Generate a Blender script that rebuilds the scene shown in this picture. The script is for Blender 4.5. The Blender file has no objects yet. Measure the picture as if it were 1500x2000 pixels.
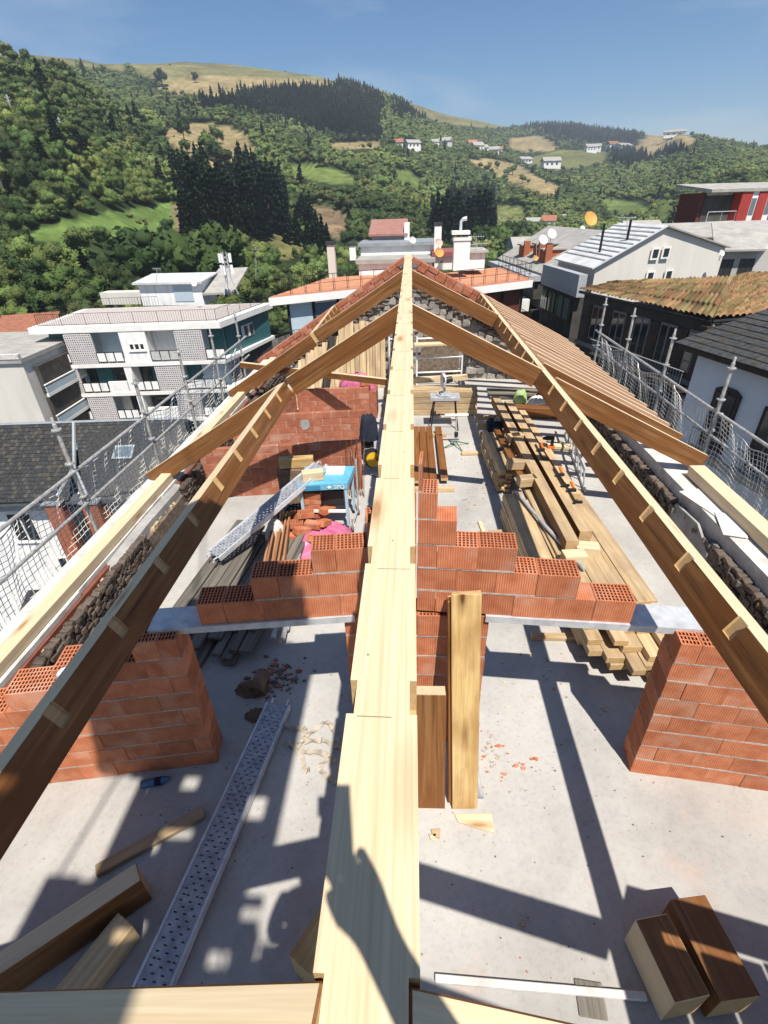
import bpy, bmesh, math, random
import numpy as np
from mathutils import Vector, Matrix
random.seed(7); RNG = np.random.default_rng(11)
scene = bpy.context.scene
COL = scene.collection
R = math.radians

# ---------------------------------------------------------------- camera
FPX, CXP, CYP = 965.0, 750.0, 1000.0
CAM = np.array([0.0, 0.0, 4.0])
_a = np.array([53.0, -595.0, FPX]); _b = np.array([50.0, (53*50+FPX*FPX)/595.0, FPX])
_a /= np.linalg.norm(_a); _b /= np.linalg.norm(_b)
_r = np.cross(_b, _a); _r *= np.sign(_r[0]); _r /= np.linalg.norm(_r)
CM = np.array([_r, _a, -_b])           # world = CM @ (image right, image down, forward)
cam_data = bpy.data.cameras.new('camera')
cam = bpy.data.objects.new('camera', cam_data); COL.objects.link(cam)
cam_data.sensor_fit = 'VERTICAL'; cam_data.sensor_height = 36.0
cam_data.lens = FPX/2000.0*36.0
cam_data.clip_start = 0.02; cam_data.clip_end = 9000
cam.matrix_world = Matrix(((CM[0,0], -CM[0,1], -CM[0,2], CAM[0]),
                           (CM[1,0], -CM[1,1], -CM[1,2], CAM[1]),
                           (CM[2,0], -CM[2,1], -CM[2,2], CAM[2]), (0,0,0,1)))
scene.camera = cam

# ---------------------------------------------------------------- sky and sun
SUN_TRAVEL = Vector((-0.18, 0.53, -1.0)).normalized()
to_sun = -SUN_TRAVEL
SUN_EL = math.asin(to_sun.z)
SUN_AZ = math.atan2(to_sun.x, to_sun.y)
world = bpy.data.worlds.new('World'); scene.world = world; world.use_nodes = True
wn = world.node_tree; wn.nodes.clear()
def wnode(t, **k):
    n = wn.nodes.new(t)
    for a, b in k.items(): setattr(n, a, b)
    return n
sky = wnode('ShaderNodeTexSky', sky_type='NISHITA', sun_disc=False)
sky.sun_elevation = SUN_EL; sky.sun_rotation = SUN_AZ
sky.altitude = 400; sky.air_density = 1.0; sky.dust_density = 0.05; sky.ozone_density = 3.2
tc = wnode('ShaderNodeTexCoord')
mp = wnode('ShaderNodeMapping'); mp.inputs['Scale'].default_value = (1.3, 1.3, 7.0); mp.inputs['Rotation'].default_value = (0.12, 0.1, 0.4)
cn = wnode('ShaderNodeTexNoise'); cn.inputs['Scale'].default_value = 2.2; cn.inputs['Detail'].default_value = 7; cn.inputs['Distortion'].default_value = 0.5
cr = wnode('ShaderNodeValToRGB'); cr.color_ramp.elements[0].position = 0.46; cr.color_ramp.elements[1].position = 0.78
cr.color_ramp.elements[1].color = (0.42, 0.42, 0.42, 1)
mx = wnode('ShaderNodeMix', data_type='RGBA'); mx.inputs[7].default_value = (7.5, 7.9, 8.4, 1)
bg = wnode('ShaderNodeBackground'); bg.inputs['Strength'].default_value = 0.068
wo = wnode('ShaderNodeOutputWorld')
wn.links.new(tc.outputs['Generated'], mp.inputs['Vector']); wn.links.new(mp.outputs[0], cn.inputs['Vector'])
wn.links.new(cn.outputs['Fac'], cr.inputs[0]); wn.links.new(cr.outputs[0], mx.inputs[0])
hs = wnode('ShaderNodeHueSaturation'); hs.inputs['Saturation'].default_value = 1.22; wn.links.new(sky.outputs[0], hs.inputs['Color']); wn.links.new(hs.outputs[0], mx.inputs[6]); wn.links.new(mx.outputs[2], bg.inputs[0]); wn.links.new(bg.outputs[0], wo.inputs[0])
sl = bpy.data.lights.new('sun', 'SUN'); sl.energy = 5.0; sl.angle = R(0.55); sl.color = (1.0, 0.94, 0.84)
sun = bpy.data.objects.new('sun', sl); COL.objects.link(sun)
sun.rotation_euler = SUN_TRAVEL.to_track_quat('-Z', 'Y').to_euler(); sun.location = (3, -10, 30)
scene.view_settings.view_transform = 'Standard'; scene.view_settings.look = 'None'
scene.view_settings.exposure = 0.66; scene.view_settings.gamma = 1.0; scene.view_settings.use_curve_mapping = False

# ---------------------------------------------------------------- helpers
def ray(px, py): return CM @ np.array([px-CXP, py-CYP, FPX])
def _hit(px, py, i, v):
    d = ray(px, py); return Vector(CAM + d*(v-CAM[i])/d[i])
def aZ(px, py, z): return _hit(px, py, 2, z)      # where a sight line meets a level plane
def aY(px, py, y): return _hit(px, py, 1, y)      # ... a plane across the ridge
def aX(px, py, x): return _hit(px, py, 0, x)
def proj_np(P):
    c = (P - CAM) @ CM
    w = np.maximum(c[:, 2], 1e-3)
    return np.stack([CXP+FPX*c[:, 0]/w, CYP+FPX*c[:, 1]/w], 1), c[:, 2]

ORD = ['first', 'second', 'third', 'fourth', 'fifth', 'sixth', 'seventh', 'eighth', 'ninth', 'tenth', 'eleventh', 'twelfth']+['%dth' % i for i in range(13, 21)]+['21st', '22nd', '23rd']+['%dth' % i for i in range(24, 31)]+['31st', '32nd', '33rd']+['%dth' % i for i in range(34, 41)]
WM = {}
def tag(o, label=None, cat=None, group=None, kind=None):
    if label: o['label'] = label
    if cat: o['category'] = cat
    if group: o['group'] = group
    if kind: o['kind'] = kind
    return o
def link(name, data, W=None, parent=None):
    o = bpy.data.objects.new(name, data); COL.objects.link(o)
    W = W or Matrix()
    if parent is not None:
        o.parent = parent; o.matrix_basis = WM[parent.name].inverted() @ W
    else: o.matrix_basis = W
    WM[o.name] = W
    return o
def thing(name, label, cat, loc=(0, 0, 0), group=None):
    o = link(name, None, Matrix.Translation(Vector(loc)))
    o.empty_display_size = 0.2
    return tag(o, label, cat, group)
def frame(p0, p1, up=(0, 0, 1)):
    x = (Vector(p1)-Vector(p0)).normalized(); u = Vector(up)
    y = u.cross(x)
    if y.length < 1e-5: y = Vector((0, 1, 0)).cross(x)
    y.normalize(); z = x.cross(y)
    m = Matrix((x, y, z)).transposed().to_4x4(); return m
def TR(v, m): return Matrix.Translation(Vector(v)) @ m
def RZ(a, loc=(0, 0, 0)): return Matrix.Translation(Vector(loc)) @ Matrix.Rotation(a, 4, 'Z')

class MB:
    """collects faces for one mesh"""
    def __init__(s): s.v = []; s.f = []; s.m = []; s.M = None
    def add(s, vs, fs, m=0):
        o = len(s.v)
        for p in vs:
            p = Vector(p); s.v.append(tuple(s.M @ p) if s.M else tuple(p))
        for i, f in enumerate(fs):
            s.f.append(tuple(o+k for k in f)); s.m.append(m[i] if isinstance(m, (list, tuple)) else m)
    def box(s, c, d, m=0, rot=None):
        hx, hy, hz = d[0]/2, d[1]/2, d[2]/2
        vs = [Vector((x, y, z)) for x in (-hx, hx) for y in (-hy, hy) for z in (-hz, hz)]
        if rot is not None: vs = [rot @ p for p in vs]
        s.add([p+Vector(c) for p in vs], [(0, 1, 3, 2), (4, 6, 7, 5), (0, 4, 5, 1), (2, 3, 7, 6), (0, 2, 6, 4), (1, 5, 7, 3)], m)
    def lo(s, a, b, m=0):                       # box from min corner to max corner
        s.box([(a[i]+b[i])/2 for i in range(3)], [abs(b[i]-a[i]) for i in range(3)], m)
    def quad(s, pts, m=0): s.add(pts, [tuple(range(len(pts)))], m)
    def prism(s, pts, vec, m=0):                # polygon swept along vec
        n = len(pts); pts = [Vector(p) for p in pts]; vec = Vector(vec)
        s.add(pts+[p+vec for p in pts], [tuple(range(n))[::-1], tuple(range(n, 2*n))]+[(i, (i+1) % n, n+(i+1) % n, n+i) for i in range(n)], m)
    def tube(s, pts, r, n=8, m=0, cap=True):
        pts = [Vector(p) for p in pts]; rs = r if isinstance(r, (list, tuple)) else [r]*len(pts)
        ring = []; up = Vector((0, 0, 1))
        for i, p in enumerate(pts):
            d = (pts[min(i+1, len(pts)-1)]-pts[max(i-1, 0)]).normalized()
            if abs(d.dot(up)) > 0.98: up = Vector((1, 0, 0))
            a = d.cross(up).normalized(); b = d.cross(a)
            ring.append([p+(a*math.cos(2*math.pi*k/n)+b*math.sin(2*math.pi*k/n))*rs[i] for k in range(n)])
        vs = [q for rg in ring for q in rg]; fs = []
        for i in range(len(pts)-1):
            for k in range(n): fs.append((i*n+k, i*n+(k+1) % n, (i+1)*n+(k+1) % n, (i+1)*n+k))
        if cap: fs += [tuple(range(n))[::-1], tuple((len(pts)-1)*n+k for k in range(n))]
        s.add(vs, fs, m)
    def disc(s, c, nrm, r, t, n=16, m=0):
        nrm = Vector(nrm).normalized(); s.tube([Vector(c)-nrm*t/2, Vector(c)+nrm*t/2], r, n, m)
    def mesh(s, name, mats):
        me = bpy.data.meshes.new(name); me.from_pydata(s.v, [], s.f)
        for x in (mats if isinstance(mats, (list, tuple)) else [mats]): me.materials.append(x)
        if any(s.m): me.polygons.foreach_set('material_index', s.m)
        bm = bmesh.new(); bm.from_mesh(me); bmesh.ops.recalc_face_normals(bm, faces=bm.faces); bm.to_mesh(me); bm.free()
        me.update(); return me
    def build(s, name, mats, parent=None, smooth=False, W=None):
        """vertices in world space (or local to W)"""
        W0 = W
        if W0 is None:
            base = WM[parent.name].translation if parent is not None else Vector(s.v[0])
            s.v = [tuple(Vector(p)-base) for p in s.v]; W0 = Matrix.Translation(base)
        me = s.mesh(name, mats)
        if smooth: me.polygons.foreach_set('use_smooth', [True]*len(me.polygons))
        return link(name, me, W0, parent)

def np_mesh(name, V, F, mats, fm=None, col=None, smooth=False, uvtint=None):
    """fast mesh from arrays; F is (n,3) or (n,4)"""
    me = bpy.data.meshes.new(name); k = F.shape[1]
    me.vertices.add(len(V)); me.vertices.foreach_set('co', np.ascontiguousarray(V, dtype=np.float32).ravel())
    me.loops.add(F.size); me.loops.foreach_set('vertex_index', np.ascontiguousarray(F, dtype=np.int32).ravel())
    me.polygons.add(len(F)); me.polygons.foreach_set('loop_start', np.arange(0, F.size, k, dtype=np.int32))
    for x in (mats if isinstance(mats, (list, tuple)) else [mats]): me.materials.append(x)
    if fm is not None: me.polygons.foreach_set('material_index', np.asarray(fm, dtype=np.int32))
    if smooth: me.polygons.foreach_set('use_smooth', np.ones(len(F), dtype=bool))
    me.update(calc_edges=True)
    if col is not None:
        at = me.color_attributes.new('tint', 'FLOAT_COLOR', 'POINT')
        c4 = np.ones((len(V), 4), dtype=np.float32); c4[:, :3] = col
        at.data.foreach_set('color', c4.ravel())
    me.validate(); return me

_cb = {}
def cbox(L, w, d, mats, ch=0.004, jit=0.0):
    """chamfered box along local X, materials: top, sides, ends"""
    key = (round(L, 3), round(w, 3), round(d, 3), tuple(m.name for m in mats), ch, jit)
    if key in _cb: return _cb[key]
    bm = bmesh.new(); pts = []
    for sx in (-1, 1):
        for sy in (-1, 1):
            for sz in (-1, 1):
                x, y, z = sx*L/2, sy*w/2, sz*d/2
                if jit: y += random.uniform(-jit, jit); z += random.uniform(-jit, jit)*0.5; x += random.uniform(-jit, jit)
                for q in ((x-sx*ch, y-sy*ch, z), (x-sx*ch, y, z-sz*ch), (x, y-sy*ch, z-sz*ch)): pts.append(bm.verts.new(q))
    bmesh.ops.convex_hull(bm, input=pts)
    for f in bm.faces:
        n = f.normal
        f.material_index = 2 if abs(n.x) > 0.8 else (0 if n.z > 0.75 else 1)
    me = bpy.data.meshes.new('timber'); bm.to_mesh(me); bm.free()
    for m in mats: me.materials.append(m)
    _cb[key] = me; return me
def timber(name, p0, p1, w, d, mats, parent=None, up=(0, 0, 1), top=False, label=None, cat='timber', group=None, jit=0.0, roll=0.0):
    p0, p1 = Vector(p0), Vector(p1); f = frame(p0, p1, up)
    if roll: f = f @ Matrix.Rotation(roll, 4, 'X')
    c = (p0+p1)/2
    if top: c = c - f.col[2].to_3d()*d/2
    o = link(name, cbox((p1-p0).length, w, d, mats, jit=jit), TR(c, f), parent)
    if parent is None: tag(o, label, cat, group)
    return o
# ---------------------------------------------------------------- materials
def nmat(name):
    m = bpy.data.materials.new(name); m.use_nodes = True; nt = m.node_tree
    b = nt.nodes['Principled BSDF']; return m, nt, b
def nn(nt, t, **k):
    n = nt.nodes.new(t)
    for a, v in k.items():
        if a in n.inputs.keys(): n.inputs[a].default_value = v
        else: setattr(n, a, v)
    return n
def ramp(nt, stops):
    r = nt.nodes.new('ShaderNodeValToRGB'); e = r.color_ramp.elements
    while len(e) < len(stops): e.new(0.5)
    for i, (p, c) in enumerate(stops): e[i].position = p; e[i].color = (*c, 1) if len(c) == 3 else c
    return r
def mixc(nt, a, b, fac, mode='MIX'):
    m = nt.nodes.new('ShaderNodeMix'); m.data_type = 'RGBA'; m.blend_type = mode
    for i, x in ((6, a), (7, b), (0, fac)):
        if hasattr(x, 'node'): nt.links.new(x, m.inputs[i])
        else: m.inputs[i].default_value = x if i == 0 else (*x, 1)
    return m.outputs[2]
def coords(nt, scale, rnd=True, kind='Object'):
    tc = nt.nodes.new('ShaderNodeTexCoord'); mp = nt.nodes.new('ShaderNodeMapping')
    mp.inputs['Scale'].default_value = scale
    nt.links.new(tc.outputs[kind], mp.inputs['Vector'])
    if rnd:
        oi = nt.nodes.new('ShaderNodeObjectInfo'); ml = nt.nodes.new('ShaderNodeMath'); ml.operation = 'MULTIPLY'; ml.inputs[1].default_value = 57.0
        nt.links.new(oi.outputs['Random'], ml.inputs[0]); nt.links.new(ml.outputs[0], mp.inputs['Location'])
    return mp.outputs[0]
def bump(nt, b, src, strength, dist=0.01):
    n = nt.nodes.new('ShaderNodeBump'); n.inputs['Strength'].default_value = strength; n.inputs['Distance'].default_value = dist
    nt.links.new(src, n.inputs['Height']); nt.links.new(n.outputs[0], b.inputs['Normal']); return n
def objvar(nt, col, amt):
    oi = nt.nodes.new('ShaderNodeObjectInfo'); mr = nt.nodes.new('ShaderNodeMapRange')
    mr.inputs[3].default_value = 1-amt; mr.inputs[4].default_value = 1+amt
    nt.links.new(oi.outputs['Random'], mr.inputs[0])
    h = nt.nodes.new('ShaderNodeHueSaturation'); nt.links.new(mr.outputs[0], h.inputs['Value']); nt.links.new(col, h.inputs['Color'])
    return h.outputs[0]
def wood(name, dark, mid, light, knot=None, rough=0.6, scale=1.0, bmp=0.15, var=0.08, knots=0.5, stain=None, gs=1.0):
    m, nt, b = nmat(name)
    v = coords(nt, (0.55*scale, 13*scale*gs, 13*scale*gs))
    n1 = nn(nt, 'ShaderNodeTexNoise', Scale=1.6, Detail=8.0, Roughness=0.62, Distortion=0.9)
    nt.links.new(v, n1.inputs['Vector'])
    v2 = coords(nt, (1.1*scale, 60*scale, 60*scale))
    n2 = nn(nt, 'ShaderNodeTexNoise', Scale=2.0, Detail=3.0)
    nt.links.new(v2, n2.inputs['Vector'])
    r1 = ramp(nt, [(0.28, dark), (0.5, mid), (0.74, light)]); nt.links.new(n1.outputs['Fac'], r1.inputs[0])
    r2 = ramp(nt, [(0.3, (0.80, 0.78, 0.74)), (0.62, (1.0, 1.0, 1.0))]); nt.links.new(n2.outputs['Fac'], r2.inputs[0])
    c = mixc(nt, r1.outputs[0], r2.outputs[0], 0.75, 'MULTIPLY')
    if knot:
        v3 = coords(nt, (1.5*scale, 6.0*scale, 6.0*scale))
        vo = nn(nt, 'ShaderNodeTexVoronoi', Scale=1.0); nt.links.new(v3, vo.inputs['Vector'])
        rk = ramp(nt, [(0.07, (1, 1, 1)), (0.13, (0.5, 0.5, 0.5)), (0.27, (0, 0, 0))]); nt.links.new(vo.outputs['Distance'], rk.inputs[0])
        ml = nn(nt, 'ShaderNodeMath', operation='MULTIPLY'); nt.links.new(rk.outputs[0], ml.inputs[0]); ml.inputs[1].default_value = knots
        c = mixc(nt, c, knot, ml.outputs[0])
    if stain:
        v4 = coords(nt, (2.2, 5, 5)); n4 = nn(nt, 'ShaderNodeTexNoise', Scale=1.1, Detail=4.0); nt.links.new(v4, n4.inputs['Vector'])
        r4 = ramp(nt, [(0.42, (0, 0, 0)), (0.68, (0.75, 0.75, 0.75))]); nt.links.new(n4.outputs['Fac'], r4.inputs[0])
        c = mixc(nt, c, stain, r4.outputs[0])
    c = objvar(nt, c, var)
    nt.links.new(c, b.inputs['Base Color']); b.inputs['Roughness'].default_value = rough
    b.inputs['Specular IOR Level'].default_value = 0.3
    bump(nt, b, n1.outputs['Fac'], bmp, 0.004); return m
def plain(name, c1, c2=None, scale=4.0, rough=0.7, bmp=0.0, metal=0.0, var=0.0, detail=5.0, spec=0.3, lo=0.35, hi=0.65, kind='Object', dist=0.01, stretch=(1, 1, 1)):
    m, nt, b = nmat(name)
    v = coords(nt, stretch, kind=kind)
    n = nn(nt, 'ShaderNodeTexNoise', Scale=scale, Detail=detail, Roughness=0.6); nt.links.new(v, n.inputs['Vector'])
    c2 = c2 or tuple(x*0.8 for x in c1)
    r = ramp(nt, [(lo, c2), (hi, c1)]); nt.links.new(n.outputs['Fac'], r.inputs[0])
    c = r.outputs[0]
    if var: c = objvar(nt, c, var)
    nt.links.new(c, b.inputs['Base Color'])
    b.inputs['Roughness'].default_value = rough; b.inputs['Metallic'].default_value = metal; b.inputs['Specular IOR Level'].default_value = spec
    if bmp: bump(nt, b, n.outputs['Fac'], bmp, dist)
    return m
def ribbed(name, c1, c2, period, bmp=0.5, var=0.1, rough=0.8, axis='X'):
    """terracotta with fine ribs across one axis"""
    m, nt, b = nmat(name)
    v = coords(nt, (1, 1, 1), rnd=False)
    w = nn(nt, 'ShaderNodeTexWave', bands_direction=axis, Scale=math.pi*2/period/20.0*1.0, Distortion=0.4); nt.links.new(v, w.inputs['Vector'])
    v2 = coords(nt, (1, 1, 1)); n = nn(nt, 'ShaderNodeTexNoise', Scale=9.0, Detail=6.0); nt.links.new(v2, n.inputs['Vector'])
    r = ramp(nt, [(0.32, c2), (0.62, c1)]); nt.links.new(n.outputs['Fac'], r.inputs[0])
    rw = ramp(nt, [(0.0, (0.62, 0.58, 0.56)), (0.45, (1, 1, 1))]); nt.links.new(w.outputs['Fac'], rw.inputs[0])
    c = mixc(nt, r.outputs[0], rw.outputs[0], 0.7, 'MULTIPLY')
    nd = nn(nt, 'ShaderNodeTexNoise', Scale=3.0, Detail=7.0); nt.links.new(v2, nd.inputs['Vector'])
    rd = ramp(nt, [(0.54, (0, 0, 0)), (0.78, (0.5, 0.5, 0.5))]); nt.links.new(nd.outputs['Fac'], rd.inputs[0])
    c = mixc(nt, c, (0.55, 0.40, 0.32), rd.outputs[0])
    c = objvar(nt, c, var)
    nt.links.new(c, b.inputs['Base Color']); b.inputs['Roughness'].default_value = rough; b.inputs['Specular IOR Level'].default_value = 0.15
    bump(nt, b, w.outputs['Fac'], bmp, 0.004); return m

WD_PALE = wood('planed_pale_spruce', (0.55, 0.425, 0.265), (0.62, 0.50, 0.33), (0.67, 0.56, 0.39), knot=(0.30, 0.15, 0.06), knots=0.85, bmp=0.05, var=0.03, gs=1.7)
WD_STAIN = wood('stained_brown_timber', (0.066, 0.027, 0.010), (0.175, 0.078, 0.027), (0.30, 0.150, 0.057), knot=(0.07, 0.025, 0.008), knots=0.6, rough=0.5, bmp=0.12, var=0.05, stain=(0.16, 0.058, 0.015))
WD_END = wood('sawn_end_grain', (0.42, 0.27, 0.13), (0.50, 0.34, 0.17), (0.56, 0.40, 0.22), bmp=0.1)
WD_ROUGH = wood('rough_sawn_board', (0.36, 0.245, 0.13), (0.50, 0.365, 0.21), (0.62, 0.48, 0.31), knot=(0.20, 0.09, 0.03), knots=0.6, bmp=0.3, var=0.20, stain=(0.30, 0.215, 0.14))
WD_YELLOW = wood('yellow_waney_board', (0.36, 0.215, 0.075), (0.54, 0.37, 0.16), (0.64, 0.48, 0.25), knot=(0.10, 0.04, 0.012), knots=1.0, bmp=0.3, var=0.05, stain=(0.30, 0.16, 0.055))
WD_GREY = wood('weathered_grey_board', (0.085, 0.075, 0.062), (0.15, 0.135, 0.115), (0.24, 0.215, 0.18), bmp=0.35, var=0.25)
WD_BROWN = wood('dark_varnished_board', (0.10, 0.036, 0.010), (0.19, 0.075, 0.022), (0.26, 0.115, 0.04), knot=(0.06, 0.02, 0.006), rough=0.45, bmp=0.1, var=0.12)
WD_RED = wood('reddish_primed_board', (0.24, 0.11, 0.055), (0.34, 0.17, 0.09), (0.42, 0.23, 0.13), bmp=0.15, var=0.12)
WD_PINK = wood('pinkish_bare_rafter', (0.30, 0.165, 0.10), (0.40, 0.24, 0.155), (0.47, 0.30, 0.20), bmp=0.1, var=0.08)
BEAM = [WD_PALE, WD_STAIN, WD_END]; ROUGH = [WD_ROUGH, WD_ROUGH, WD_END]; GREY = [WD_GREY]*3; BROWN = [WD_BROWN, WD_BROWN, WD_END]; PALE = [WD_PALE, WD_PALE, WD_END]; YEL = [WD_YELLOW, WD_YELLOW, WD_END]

BRICK = ribbed('ribbed_clay_block', (0.51, 0.192, 0.098), (0.40, 0.130, 0.064), 0.016, var=0.16)
BRICK_SM = ribbed('hollow_clay_brick', (0.40, 0.150, 0.090), (0.31, 0.110, 0.064), 0.02, bmp=0.25, axis='Z')
BRICK_HOLE = plain('clay_hole_shade', (0.20, 0.05, 0.022), rough=0.9)  # same clay coloured darker, standing for shade down the holes
MORTAR = plain('cement_mortar', (0.42, 0.39, 0.36), (0.26, 0.24, 0.22), 30, 0.95, 0.5)
STONE = plain('dark_rubble_stone', (0.155, 0.118, 0.096), (0.060, 0.044, 0.036), 9, 0.9, 0.6, var=0.25)
STONE_L = plain('pale_rubble_stone', (0.34, 0.31, 0.28), (0.15, 0.13, 0.115), 7, 0.9, 0.6, var=0.4)
EARTH = plain('earth_mortar', (0.21, 0.165, 0.13), (0.10, 0.075, 0.058), 14, 0.95, 0.8)
RENDERED = plain('grey_cement_render', (0.36, 0.35, 0.34), (0.24, 0.235, 0.23), 3, 0.9, 0.3)
LIME = plain('white_lime_cap', (0.62, 0.60, 0.57), (0.42, 0.40, 0.38), 5, 0.9, 0.3)
REDOX = plain('red_brick_bedding', (0.22, 0.075, 0.05), (0.15, 0.05, 0.035), 8, 0.9, 0.3)
STEEL = plain('galvanised_steel', (0.66, 0.67, 0.69), (0.48, 0.49, 0.52), 12, 0.45, 0.05, metal=0.35)
TUBE = plain('scaffold_tube_zinc', (0.58, 0.58, 0.57), (0.36, 0.35, 0.34), 15, 0.5, 0.1, metal=0.55)
GALV_DULL = plain('dull_zinc_paint', (0.50, 0.51, 0.53), (0.32, 0.33, 0.35), 8, 0.6, 0.1, metal=0.3)
NETMAT = plain('white_net_cord', (0.72, 0.71, 0.68), (0.60, 0.59, 0.56), 20, 0.8)
WHITE = plain('white_painted_wall', (0.76, 0.755, 0.74), (0.60, 0.59, 0.57), 1.1, 0.85, stretch=(2.2, 2.2, 0.35), lo=0.28, hi=0.52)
WHITE2 = plain('off_white_slab_edge', (0.78, 0.77, 0.74), (0.68, 0.67, 0.64), 0.8, 0.8)
CREAM = plain('cream_rendered_wall', (0.60, 0.57, 0.52), (0.53, 0.505, 0.46), 0.5, 0.9, lo=0.3, hi=0.6, stretch=(2, 2, 0.35))
GREYW = plain('grey_rendered_wall', (0.40, 0.385, 0.36), (0.31, 0.30, 0.28), 0.8, 0.9)
BLUEW = plain('pale_blue_grey_wall', (0.66, 0.68, 0.72), (0.60, 0.62, 0.66), 0.6, 0.9)
LBLUE = plain('light_blue_render', (0.42, 0.50, 0.55), (0.38, 0.46, 0.51), 0.7, 0.85)
TEAL = plain('dark_teal_tile', (0.045, 0.14, 0.15), (0.030, 0.105, 0.115), 3, 0.35)
DARKW = plain('soot_and_shade_dark', (0.075, 0.068, 0.060), (0.040, 0.036, 0.032), 1.2, 0.85)  # sooty old house front; also used for painted shade in recesses
DARKWOOD = plain('dark_window_timber', (0.055, 0.040, 0.030), (0.030, 0.022, 0.018), 3, 0.7)
BROWNP = plain('dark_red_brown_cladding', (0.13, 0.035, 0.024), (0.09, 0.026, 0.018), 2, 0.6)
REDP = plain('red_facade_panel', (0.36, 0.045, 0.035), (0.29, 0.036, 0.03), 1.2, 0.6)
SLATE = plain('black_slate', (0.060, 0.060, 0.060), (0.026, 0.027, 0.028), 7, 0.55, 0.3, var=0.3)
ZINC = plain('zinc_flashing', (0.36, 0.39, 0.41), (0.26, 0.28, 0.30), 2, 0.45, metal=0.3)
ROOFGREY = plain('grey_fibre_cement_sheet', (0.36, 0.345, 0.32), (0.26, 0.25, 0.235), 1.1, 0.9)
ROOFLIGHT = plain('pale_grey_roof_sheet', (0.55, 0.56, 0.56), (0.40, 0.41, 0.42), 0.9, 0.75)
TERRA = plain('orange_terrace_tile', (0.50, 0.23, 0.13), (0.40, 0.18, 0.10), 1.5, 0.8)
TERRACE_G = plain('pinkish_grey_terrace', (0.44, 0.39, 0.37), (0.38, 0.34, 0.32), 1.5, 0.85)
TILE = plain('mossy_clay_roof_tile', (0.42, 0.24, 0.115), (0.21, 0.16, 0.065), 2.2, 0.9, 0.3, var=0.35, lo=0.3, hi=0.7)
TILE_RED = plain('fresh_red_roof_tile', (0.36, 0.15, 0.09), (0.26, 0.105, 0.065), 2.5, 0.85, 0.2, var=0.25)
CHIMB = plain('orange_facing_brick', (0.40, 0.13, 0.06), (0.24, 0.075, 0.036), 16, 0.85, 0.4)
IRON = plain('black_iron', (0.03, 0.03, 0.032), (0.02, 0.02, 0.02), 5, 0.5, metal=0.4)
BLACKP = plain('black_plastic', (0.022, 0.022, 0.024), rough=0.45)
def glass(name, c, rough=0.08):
    m, nt, b = nmat(name); b.inputs['Base Color'].default_value = (*c, 1); b.inputs['Roughness'].default_value = rough
    b.inputs['Specular IOR Level'].default_value = 0.7
    v = coords(nt, (1, 1, 1)); n = nn(nt, 'ShaderNodeTexNoise', Scale=0.8, Detail=2.0); nt.links.new(v, n.inputs['Vector'])
    bump(nt, b, n.outputs['Fac'], 0.03, 0.05); return m
GLASS = glass('dark_window_glass', (0.02, 0.024, 0.028)); GLASS_B = glass('bluish_window_glass', (0.10, 0.14, 0.17), 0.15)
PINK = plain('pink_plastic_sheet', (0.52, 0.15, 0.27), (0.38, 0.085, 0.18), 6, 0.4, 0.4, spec=0.5)
SKYBLUE = plain('light_blue_machine_paint', (0.13, 0.40, 0.55), (0.10, 0.33, 0.47), 6, 0.4)
YELLOW = plain('yellow_plastic', (0.65, 0.38, 0.02), rough=0.4)
ORANGE = plain('orange_plastic', (0.70, 0.16, 0.02), rough=0.45)
LIMEGREEN = plain('lime_green_bag', (0.22, 0.42, 0.05), (0.40, 0.46, 0.30), 7, rough=0.6)
REDPL = plain('red_plastic', (0.45, 0.03, 0.03), rough=0.5)
PAPER = plain('white_sack_paper', (0.68, 0.66, 0.62), (0.55, 0.53, 0.5), 5, 0.85)
NAVY = plain('navy_cloth', (0.022, 0.028, 0.045), (0.012, 0.016, 0.028), 9, 0.95, 0.5)
STRAP = plain('beige_webbing', (0.42, 0.37, 0.30), (0.34, 0.30, 0.24), 12, 0.9, 0.2)
DIRT_CARD = plain('dirty_cardboard', (0.22, 0.15, 0.10), (0.12, 0.075, 0.05), 8, 0.9, 0.4)
SKIN = plain('skin', (0.50, 0.28, 0.19), rough=0.55)
TSHIRT = plain('grey_work_shirt', (0.20, 0.21, 0.23), (0.15, 0.155, 0.17), 6, 0.95, 0.3)
JEANS = plain('dark_work_trousers', (0.045, 0.055, 0.085), (0.03, 0.038, 0.06), 8, 0.95, 0.3)
HAIR = plain('dark_hair', (0.02, 0.014, 0.010), rough=0.6)

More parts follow.
